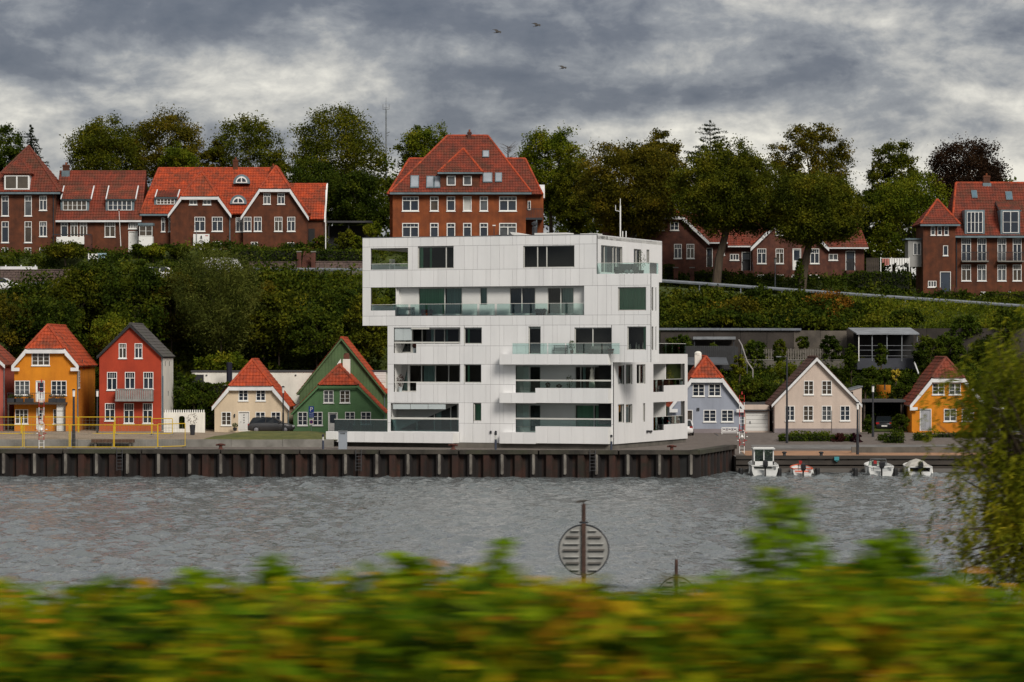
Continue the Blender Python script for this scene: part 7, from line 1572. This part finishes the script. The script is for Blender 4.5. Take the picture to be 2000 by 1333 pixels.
fence_panel('last front row yellow fence panel, angled at the right end', 308.5, 361.5, 829, 875, 250.5, 252.8)
for i, (a, b) in enumerate(((-30, 41), (42, 152), (154, 223), (225, 296), (297, 337))): fence_panel('back row yellow mesh fence panel behind the sand, %s from left' % ('first', 'second', 'third', 'fourth', 'fifth')[i], a, b, 815 + (i == 4) * 3, 849, 266, 266)
t = House('beam_bench', 'long brown timber beam bench against the low concrete wall', 254.6, 178, 868, 'bench'); t.box('seat', M('brown_timber', (.10, .055, .035), .8, .4, 2), (178, 858.5, 262, 865), 0, .45)
for px in (184, 218, 252): t.box('leg', CONCD, (px, 865.2, px + 4, 876), .08, .38)
def beacon(label, px, top, bottom, D, red0):
    b_ = P(px, bottom, D); k = D / F; H = (bottom - top) * k; t = thing('beacon_mast', label, 'beacon mast', b_, 0, 'red and white ladder masts'); REDP = M('signal_red', (.42, .02, .02), .5, .2)
    n = 8
    for s_ in (-1, 1):
        for i in range(n): MB().tube((s_ * .2, 0, H * i / n), (s_ * .2, 0, H * (i + 1) / n), .03, n=5).build('stile', REDP if i % 2 else WHITE, t)
    for i in range(int(H / .3)): MB().tube((-.2, 0, .15 + i * .3), (.2, 0, .15 + i * .3), .018, n=4).build('rung', REDP if (i // 2) % 2 else WHITE, t)
    for i in range(10): a = 2 * math.pi * i / 10; MB().lathe([(.02, 0), (.08, .02), (.08, .06), (.02, .08)], (.42 * math.cos(a), -.08, H * .28 + .42 * math.sin(a) * 1.3), 7, 'z').build('lamp', REDP if i % 2 else WHITE, t)
    MB().lathe([(.05, H * .28 - .12), (.14, H * .28), (.05, H * .28 + .2)], (0, -.06, 0), 8).build('lantern', WHITE, t); MB().lathe([(.03, H), (.07, H + .1), (.03, H + .3)], n=7).build('top_light', REDP, t)
beacon('red and white ladder mast on the left quay before the ochre house', 81, 748, 876, 250.3, 0); beacon('red and white ladder mast at the right quay corner before the garage', 1449, 772, 886, 259.2, 0)
def lamp(label, px, top, bottom, D, head='post', r_=.07, mat=DARKM):
    b_ = P(px, bottom, D); H = (bottom - top) * D / F; t = thing('lamp_post', label, 'lamp post', b_, 0, 'lamp posts'); MB().tube((0, 0, -.3), (0, 0, H * .45), r_ * 1.35, r_ * 1.2, 8).tube((0, 0, H * .45), (0, 0, H), r_ * .95, r_ * .8, 8).build('post', mat, t)
    if head == 'arm': MB().tube((0, 0, H), (-.6, 0, H + .05), .03).build('arm', mat, t); MB().box(-.95, -.5, -.1, .1, H, H + .09).build('lamp_head', STEEL, t)
    else: MB().lathe([(.1, H), (.1, H + .42), (.12, H + .44), (.12, H + .5)], n=10).build('lamp_head', WHITE, t); MB().lathe([(.13, H + .5), (.13, H + .6), (.04, H + .63)], n=10).build('lamp_cap', DARKM, t)
lamp('dark lamp post with white head on the quay right of the ochre house', 144, 775, 874, 252.5, r_=.11); lamp('slim lamp post in front of the cream cottage', 553, 768, 838, 276); lamp('tall lamp post with side arm left of the pinkish house', 1537, 698, 872, 271, 'arm', .09); lamp('dark lamp post at the slipway below the pinkish house', 1675, 800, 897, 260.5, r_=.1); lamp('lamp post before the carport', 1705, 766, 852, 277, r_=.09); lamp('grey lamp post by the red house corner', 190, 775, 846, 272)
lamp('thin road lamp post before the right cottage gable', 1514, 515, 560, 327.5, 'post', .06, STEEL)
t = thing('leaning_pole', 'thin leaning pole against the pinkish house front', 'pole', P(1624, 852, 283)); MB().tube((0, 0, 0), (.12, .9, 2.3), .035).build('pole', WOODD, t)
def bollard(label, px, top, bottom, D):
    b_ = P(px, bottom, D); H = (bottom - top) * D / F; t = thing('light_bollard', label, 'bollard', b_, 0, 'slim light bollards on the quay'); MB().lathe([(.09, 0), (.09, H * .6)], n=10).build('post', M('blue_grey_metal', (.045, .055, .085), .5, .2), t); MB().lathe([(.075, H * .6), (.075, H * .85)], n=10).build('lens', M('frosted_lens', (.55, .55, .52), .4, .1), t); MB().lathe([(.1, H * .85), (.1, H), (.03, H + .02)], n=10).build('cap', DARKM, t)
bollard('slim light bollard left of the grey cabinet on the quay', 631, 849, 878, 249.6); bollard('slim light bollard before the centre of the white block', 968, 845, 879, 248.2); bollard('slim light bollard at the front corner of the white block', 1194, 850, 881, 247.2)
def mooring(label, px, bottom, D):
    t = thing('mooring_bollard', label, 'bollard', P(px, bottom, D), 0, 'rusty mooring bollards'); m = M('rust_bollard', (.10, .03, .02), .8, .4, 4); MB().lathe([(.26, 0), (.24, .06), (.14, .1), (.13, .32), (.24, .38), (.25, .46), (.1, .5)], n=12).build('body', m, t, True); MB().tube((-.38, 0, .38), (.38, 0, .38), .07, n=8).build('cross_bar', m, t)
mooring('rusty mooring bollard on the quay left of the terrace', 431, 878.5, 249.4); mooring('rusty mooring bollard under the centre left of the white block', 885, 879, 248.4); mooring('rusty mooring bollard right of the white block corner', 1312, 881.5, 246.8)
t = House('utility_cabinet', 'grey steel cabinet with slotted top before the white terrace wall', 249.8, 661, 878, 'cabinet'); t.box('body', M('cabinet_grey', (.27, .30, .34), .5, .15), (661, 844, 677.5, 878), 0, .5); t.box('cap', STEEL, (660, 842, 678.5, 843.9), -.05, .55)
for i in range(4): t.box('slot', BLACK, (665 + i * 2.4, 846, 666.6 + i * 2.4, 848.5), -.012, -.004)
# parking sign
t = thing('parking_sign', 'blue parking sign with white P above a red ringed no stopping disc', 'sign', P(608, 842, 279)); k = 279 / F; BLU = M('sign_blue', (.012, .05, .30), .5, .1)
MB().tube((0, .04, 0), (0, .04, 47 * k), .03).build('post', STEEL, t); MB().box(-5.2 * k, 5.2 * k, -.02, .0, 36 * k, 48 * k).build('p_plate', BLU, t)
def text(txt, size, loc, mat, parent, name='lettering'):
    c = bpy.data.curves.new('txt', 'FONT'); c.body = txt; c.size = size; c.align_x = 'CENTER'; c.extrude = .002; o = bpy.data.objects.new('txt', c); COL.objects.link(o); bpy.context.view_layer.update()
    me = bpy.data.meshes.new_from_object(o.evaluated_get(bpy.context.evaluated_depsgraph_get())); bpy.data.objects.remove(o); me.materials.clear(); me.materials.append(mat); q = link(name, me, None, parent); q.location = loc; q.rotation_euler = (math.pi / 2, 0, 0); return q
text('P', .55, (0, -.026, 38.3 * k), WHITE, t)
for j in range(3): z = (26 + j * 3.2) * k; MB().box(-5.2 * k, 5.2 * k, -.02, 0, z, z + 2.9 * k).build('sub_plate', BLU, t); MB().box(-3.6 * k, 3.6 * k, -.025, -.021, z + 1.2 * k, z + 1.6 * k).build('text_line', WHITE, t)
MB().box(-4 * k, 4 * k, -.02, 0, 11 * k, 23.5 * k).build('disc_plate', WHITE, t); MB().lathe([(3.4 * k, -.028), (3.4 * k, -.021)], (0, 0, 17.5 * k), 18, 'y').build('red_ring', M('sign_red', (.4, .02, .03), .5), t); MB().lathe([(2.4 * k, -.034), (2.4 * k, -.029)], (0, 0, 17.5 * k), 18, 'y').build('blue_disc', M('disc_blue', (.05, .03, .22), .5), t)
# white bench at the blue grey cottage
t = thing('garden_bench', 'white ornamental garden bench before the blue grey cottage', 'bench', P(1409, 855, 281)); k = 281 / F; L = 32 * k
for j in range(3): MB().box(0, L, -.42 + j * .15, -.30 + j * .15, .42, .45).build('seat_slat', WHITE, t)
MB().box(0, L, .02, .06, .55, .61).build('back_rail', WHITE, t); MB().box(0, L, .02, .06, .88, .94).build('back_rail', WHITE, t)
for x in (.0, L - .05): 
    for y in (-.42, .02): MB().box(x, x + .05, y, y + .05, 0, .42 if y < 0 else .92).build('leg', WHITE, t)
    MB().box(x, x + .05, -.42, .05, .62, .66).build('armrest', WHITE, t)
for i in range(3):
    c = L * (i + .5) / 3; MB().path([Vector((c + .16 * math.cos(a), .04, .75 + .11 * math.sin(a))) for a in [2 * math.pi * j / 10 for j in range(11)]], .022, 5).build('ornament', WHITE, t)
# pot plants by the garden wall
pot_plant('shrub_pot', 'bare reddish shrub in dark pot before the white arched wall', P(376, 850, 272), 2.0, .55, HEATH, pot=DARKM, pr=.26, ph=.9, n=160)

# ------------------------------------------------------------------ boats
BWHITE = M('gelcoat', (.66, .67, .66), .3, .12, 1.5); BGREY = M('boat_inner', (.22, .24, .25), .6, .2, 2); BORANGE = M('boat_orange', (.60, .09, .025), .4, .2)
def boat(label, px, D, L, W, fb, hullm, inm, rail=None, cabin=None, cover=None, motor=1, rz=0., name='motor_boat', screen=False, stripe=None):
    t = thing(name, label, 'boat', (X(px, D), D, 0), rz, 'boats moored at the wharf'); n = 9; rings = []
    for i in range(n):
        f_ = i / (n - 1); b_ = W / 2 * (1 - max(0, (f_ - .45) / .55) ** 2.2) * (.93 + .07 * min(1, f_ * 4)) + .02; sh = fb * (1 + .35 * f_ ** 2); ke = -.28 + .35 * max(0, (f_ - .6) / .4) ** 2
        y = f_ * L; rings.append([(-b_, y, sh), (-b_ * .97, y, sh * .45), (-b_ * .82, y, .02 + ke * .3), (0, y, ke), (b_ * .82, y, .02 + ke * .3), (b_ * .97, y, sh * .45), (b_, y, sh), (b_ * .86, y, sh), (b_ * .82, y, sh - .12 - .25 * (1 - f_)), (0, y, sh - .14 - .25 * (1 - f_)), (-b_ * .82, y, sh - .12 - .25 * (1 - f_)), (-b_ * .86, y, sh)])
    MB().loft(rings).build('hull', hullm, t)
    m = MB()
    for a, b in zip(rings[:-1], rings[1:]):
        for s_ in (0, 6): m.tube(Vector(a[s_]) + Vector((0, 0, .02)), Vector(b[s_]) + Vector((0, 0, .02)), .05, .05, 6)
    m.tube(rings[0][0], rings[0][6], .05); m.build('gunwale', rail or hullm, t)
    for j in range(2): MB().box(-W * .38, W * .38, L * (.3 + .25 * j), L * (.3 + .25 * j) + .4, fb - .28, fb - .2).build('thwart', inm, t)
    if motor:
        for k in range(motor):
            mx = 0 if motor == 1 else (-.3, .3)[k]; mo = MB().loft([[(mx + a * s_, -.38 + b * r_, z) for a, b in ((-1, -1), (1, -1), (1, 1), (-1, 1))] for z, s_, r_ in ((fb - .12, .15, .17), (fb + .05, .2, .24), (fb + .34, .19, .24), (fb + .46, .13, .16))]).build('outboard_motor', M('outboard_black', (.016, .017, .02), .3, .2), t)
            MB().box(mx - .06, mx + .06, -.42, -.22, -.4, fb - .12).build('motor_leg', BLACK, mo); MB().box(mx - .08, mx + .08, -.3, -.02, fb - .15, fb + .02).build('motor_bracket', DARKM, mo)
    if cabin:
        y0, y1, cw, zt_ = cabin; zb = fb - .1; f = front(y0)
        fr_ = MB(); 
        for x in (-cw, cw - .09): fr_.box(x, x + .09, y0, y1, zb, zt_)
        fr_.box(-.04, .05, y0, y0 + .06, zb, zt_); fr_.box(-cw, cw, y0, y0 + .06, zb, zb + .42); fr_.box(-cw, cw, y1 - .06, y1, zb, zb + .55)
        fr_.build('cabin', hullm, t); MB().box(-cw - .08, cw + .08, y0 - .25, y1 + .1, zt_, zt_ + .09).build('cabin_roof', hullm, t); MB().tube((-cw, y0, zt_ + .14), (cw, y0, zt_ + .14), .03).build('roof_rail', WHITE, t)
        for a, b in ((-cw + .09, -.04), (.05, cw - .09)): MB().mbox(f, a, b, zb + .43, zt_ - .005, .02, .03).build('cabin_glass', glassmat('boat_glass', (.40, .52, .42), .05), t)
        MB().box(-cw, cw, y1 - .04, y1 - .03, zb + .55, zt_).build('windscreen', MATS['boat_glass'], t)
    if screen:
        m = MB(); p_ = [(-W * .36, L * .45, fb), (-W * .3, L * .4, fb + .55), (W * .3, L * .4, fb + .55), (W * .36, L * .45, fb)]; m.path([Vector(q) for q in p_], .03, 6).tube((-W * .33, L * .42, fb + .3), (W * .33, L * .42, fb + .3), .025); m.build('targa_frame', STEEL, t)
        MB().face([(-W * .34, L * .5, fb), (W * .34, L * .5, fb), (W * .28, L * .44, fb + .4), (-W * .28, L * .44, fb + .4)]).build('windscreen', MATS.get('boat_glass') or glassmat('boat_glass', (.40, .52, .42), .05), t)
        for s_ in (-1, 1): MB().box(s_ * .35 - .2, s_ * .35 + .2, L * .3, L * .36, fb - .1, fb + .38).build('seat', DARKM, t)
    if cover:
        rg = []
        for f_, hh, ww in ((0.02, .12, .9), (.25, .5, .95), (.5, .62, .92), (.75, .4, .7), (.97, .15, .2)): y = f_ * L; w_ = W / 2 * ww; rg.append([(-w_, y, fb * (1 + .3 * f_ ** 2) + .02), (-w_ * .6, y, fb + hh * .7), (0, y, fb + hh), (w_ * .6, y, fb + hh * .75), (w_, y, fb * (1 + .3 * f_ ** 2) + .02)])
        MB().loft(rg).build('cover', cover, t)
    for s_ in (-1, 1): MB().tube((s_ * W * .5, L * .15, fb * .9), (s_ * W * .54, L * .15, fb * .25), .07, n=7).build('fender', WHITE, t)
    return t
boat('white cabin boat with black outboard moored nearest the quay corner', 1494, 249.6, 5.6, 2.25, .85, BWHITE, BGREY, cabin=(1.1, 2.9, .82, 2.15))
boat('small orange rimmed open boat moored second from the quay', 1568, 250.6, 4.2, 1.65, .55, BWHITE, BORANGE, rail=BORANGE); 
boat('white open motor boat with steel frame and dark seats, third from quay', 1721, 250.0, 5.2, 2.1, .75, BWHITE, BGREY, screen=True, motor=1)
boat('white boat under crumpled pale cover moored farthest right', 1797, 250.2, 5.0, 2.05, .7, BWHITE, BGREY, cover=M('pale_tarp', (.50, .48, .43), .8, .3, 2.5, bump=.6, bscale=4), motor=1)
for px, mt, lab in ((1560, M('red_flag', (.35, .02, .02), .8), 'small red pennant at the stern of the orange boat'), (1706, MATS['red_flag'], 'small red pennant on the third boat from the quay')):
    t = thing('pennant', lab, 'flag', P(px, 912, 250.4)); MB().tube((0, 0, -.3), (0, 0, .55), .02).build('staff', WOODD, t); MB().hexa([(0, 0, .25), (.28, .05, .22), (.28, .07, .22), (0, .02, .25), (0, 0, .52), (.28, .05, .47), (.28, .07, .47), (0, .02, .52)]).build('cloth', mt, t)
for px, lab in ((1532, 'left'), (1604, 'right')): 
    t = thing('wharf_bollard', 'small dark bollard on the wharf edge, %s of two behind the orange boat' % lab, 'bollard', (X(px, WD + .5), WD + .5, WZ)); MB().lathe([(.14, 0), (.12, .2), (.2, .24), (.2, .34), (.1, .38)], n=10).build('body', DARKM, t)
tag(MB().box(-.2, .2, -.1, .1, 0, .3).lathe([(.12, .1), (.12, .2)], (0, -.12, 0), 8, 'y').build('wharf_box', M('turquoise_plastic', (.06, .30, .34), .5)), 'small turquoise box fixed to wharf edge between orange and third boats', 'box').location = (X(1634, WD - .25), WD - .28, 1.0)
t = House('planter_box', 'brown low planter box on the path before the orange cottage hedge', 266, 1800, 886, 'planter'); t.box('box', M('brown_planter', (.13, .055, .03), .85, .3), (1800, 874, 1862, 886), 0, .8); t.box('soil', EARTH, (1801, 873, 1861, 873.9), .05, .75)

# ------------------------------------------------------------------ river markers and birds
MGREY = M('marker_back', (.29, .29, .275), .7, .3, 3); RUSTY = M('marker_rust', (.075, .040, .030), .9, .5, 5)
BIRD = M('gull_dark', (.06, .055, .05), .8, .4, 6)
def marker(label, px, py, rpx, D, top):
    k = D / F; r_ = rpx * k; c = P(px, py, D); t = thing('river_marker', label, 'marker', (c.x, D, -1.0), 0, 'round river markers'); z = c.z + 1.0
    MB().tube((0, 0, 0), (0, 0, z + (py - top) * k), .085, .06, 8).build('post', RUSTY, t)
    d = MB().lathe([(r_ * .02, -.10), (r_, -.10), (r_, -.06), (r_ * .02, -.06)], (0, 0, z), 40, 'y').build('disc', MGREY, t); 
    MB().path([Vector((r_ * math.cos(a), -.1, z + r_ * math.sin(a))) for a in [2 * math.pi * i / 40 for i in range(41)]], .022, 5).build('rim', DARKM, d)
    for j in range(-3, 4):
        zz = j * r_ * .26; w_ = math.sqrt(max(0, r_ * r_ - zz * zz)) * .82
        for s_ in (-1, 1): MB().box(min(s_ * .14, s_ * w_), max(s_ * .14, s_ * w_), -.18, -.101, z + zz - .022, z + zz + .022).build('rib', M('slat_grey', (.12, .11, .10), .7, .3, 3) if j in (2, -2, 0) else M('slat_pale', (.36, .36, .34), .7, .2, 3), d)
    MB().box(-.06, .06, -.2, -.1, z - r_ * 1.05, z + r_ * 1.05).build('spine', RUSTY, t); MB().lathe([(.13, z + r_ * 1.05), (.13, z + r_ * 1.12)], n=8).build('collar', DARKM, t)
    m = MB().tube((0, 0, z - r_ * 1.3), (-.25, 0, z - r_ * 1.55), .04).tube((0, 0, z - r_ * 1.3), (.25, 0, z - r_ * 1.55), .04); m.build('brace', RUSTY, t); return c
marker('larger round grey river marker on rusty post before the white block', 1140, 1074, 49, 92, 985); marker('second round river marker mostly hidden by the hedge', 1321, 1164, 37, 118, 1093)
def bird(label, loc, span, pitch, fold, name='flying_bird', roll=0.):
    t = thing(name, label, 'bird', loc, 0, 'birds over the water' if name == 'flying_bird' else None); L = span * .42
    MB().lathe([(.005 * span, -L * .5), (.05 * span, -L * .3), (.065 * span, 0), (.05 * span, L * .28), (.04 * span, L * .36), (.035 * span, L * .45), (.008 * span, L * .56)], n=8, axis='x').build('body', BIRD, t, True)
    MB().hexa([(-L * .45, -.03 * span, 0), (-L * .45, .03 * span, 0), (-L * .75, .06 * span, 0), (-L * .75, -.06 * span, 0), (-L * .45, -.03 * span, .01 * span), (-L * .45, .03 * span, .01 * span), (-L * .75, .06 * span, .008 * span), (-L * .75, -.06 * span, .008 * span)]).build('tail', BIRD, t)
    if not fold:
        for s_ in (-1, 1):
            m = MB(); st = [(0, .10, 0, 0), (.22, .11, .05, .05), (.36, .08, .075, .0), (.5, .015, .06, -.10)]
            for (a, c, z, o1), (b, d, z2, o2) in zip(st[:-1], st[1:]): m.hexa([((o1 - c) * span, s_ * a * span, z * span), ((o1 + c) * span, s_ * a * span, z * span), ((o2 + d) * span, s_ * b * span, z2 * span), ((o2 - d) * span, s_ * b * span, z2 * span)] + [((o1 - c) * span, s_ * a * span, (z + .012) * span), ((o1 + c) * span, s_ * a * span, (z + .012) * span), ((o2 + d) * span, s_ * b * span, (z2 + .012) * span), ((o2 - d) * span, s_ * b * span, (z2 + .012) * span)])
            m.build('wing', BIRD, t)
    else:
        for s_ in (-1, 1): MB().loft([[(x * span, s_ * (.06 + a) * span, z * span), (x * span, s_ * .05 * span, (z + .05) * span), (x * span, s_ * .05 * span, (z - .05) * span)] for x, a, z in ((.1, .005, .01), (-.1, .02, 0), (-.34, 0, -.01))]).build('wing', BIRD, t)
        for s_ in (-.03, .03): MB().tube((0, s_ * span, -.05 * span), (0, s_ * span, -.16 * span), .012 * span, n=5).build('leg', RUSTY, t)
    t.rotation_euler = (roll, pitch, .5 if not fold else .3); return t
bird('dark bird flying leftmost of the three in the sky', P(972, 63, 150), .72, -.25, False, roll=.35); bird('topmost dark bird in the sky with wings spread', P(1049, 50, 150), .72, -.35, False, roll=.3); bird('lowest dark bird in the sky right of the others', P(1100, 133, 150), .66, -.35, False, roll=.3)
bird('dark gull perched on the tall marker post', P(1139, 985, 92) + Vector((0, 0, .095)), .62, -.1, True, 'perched_bird')
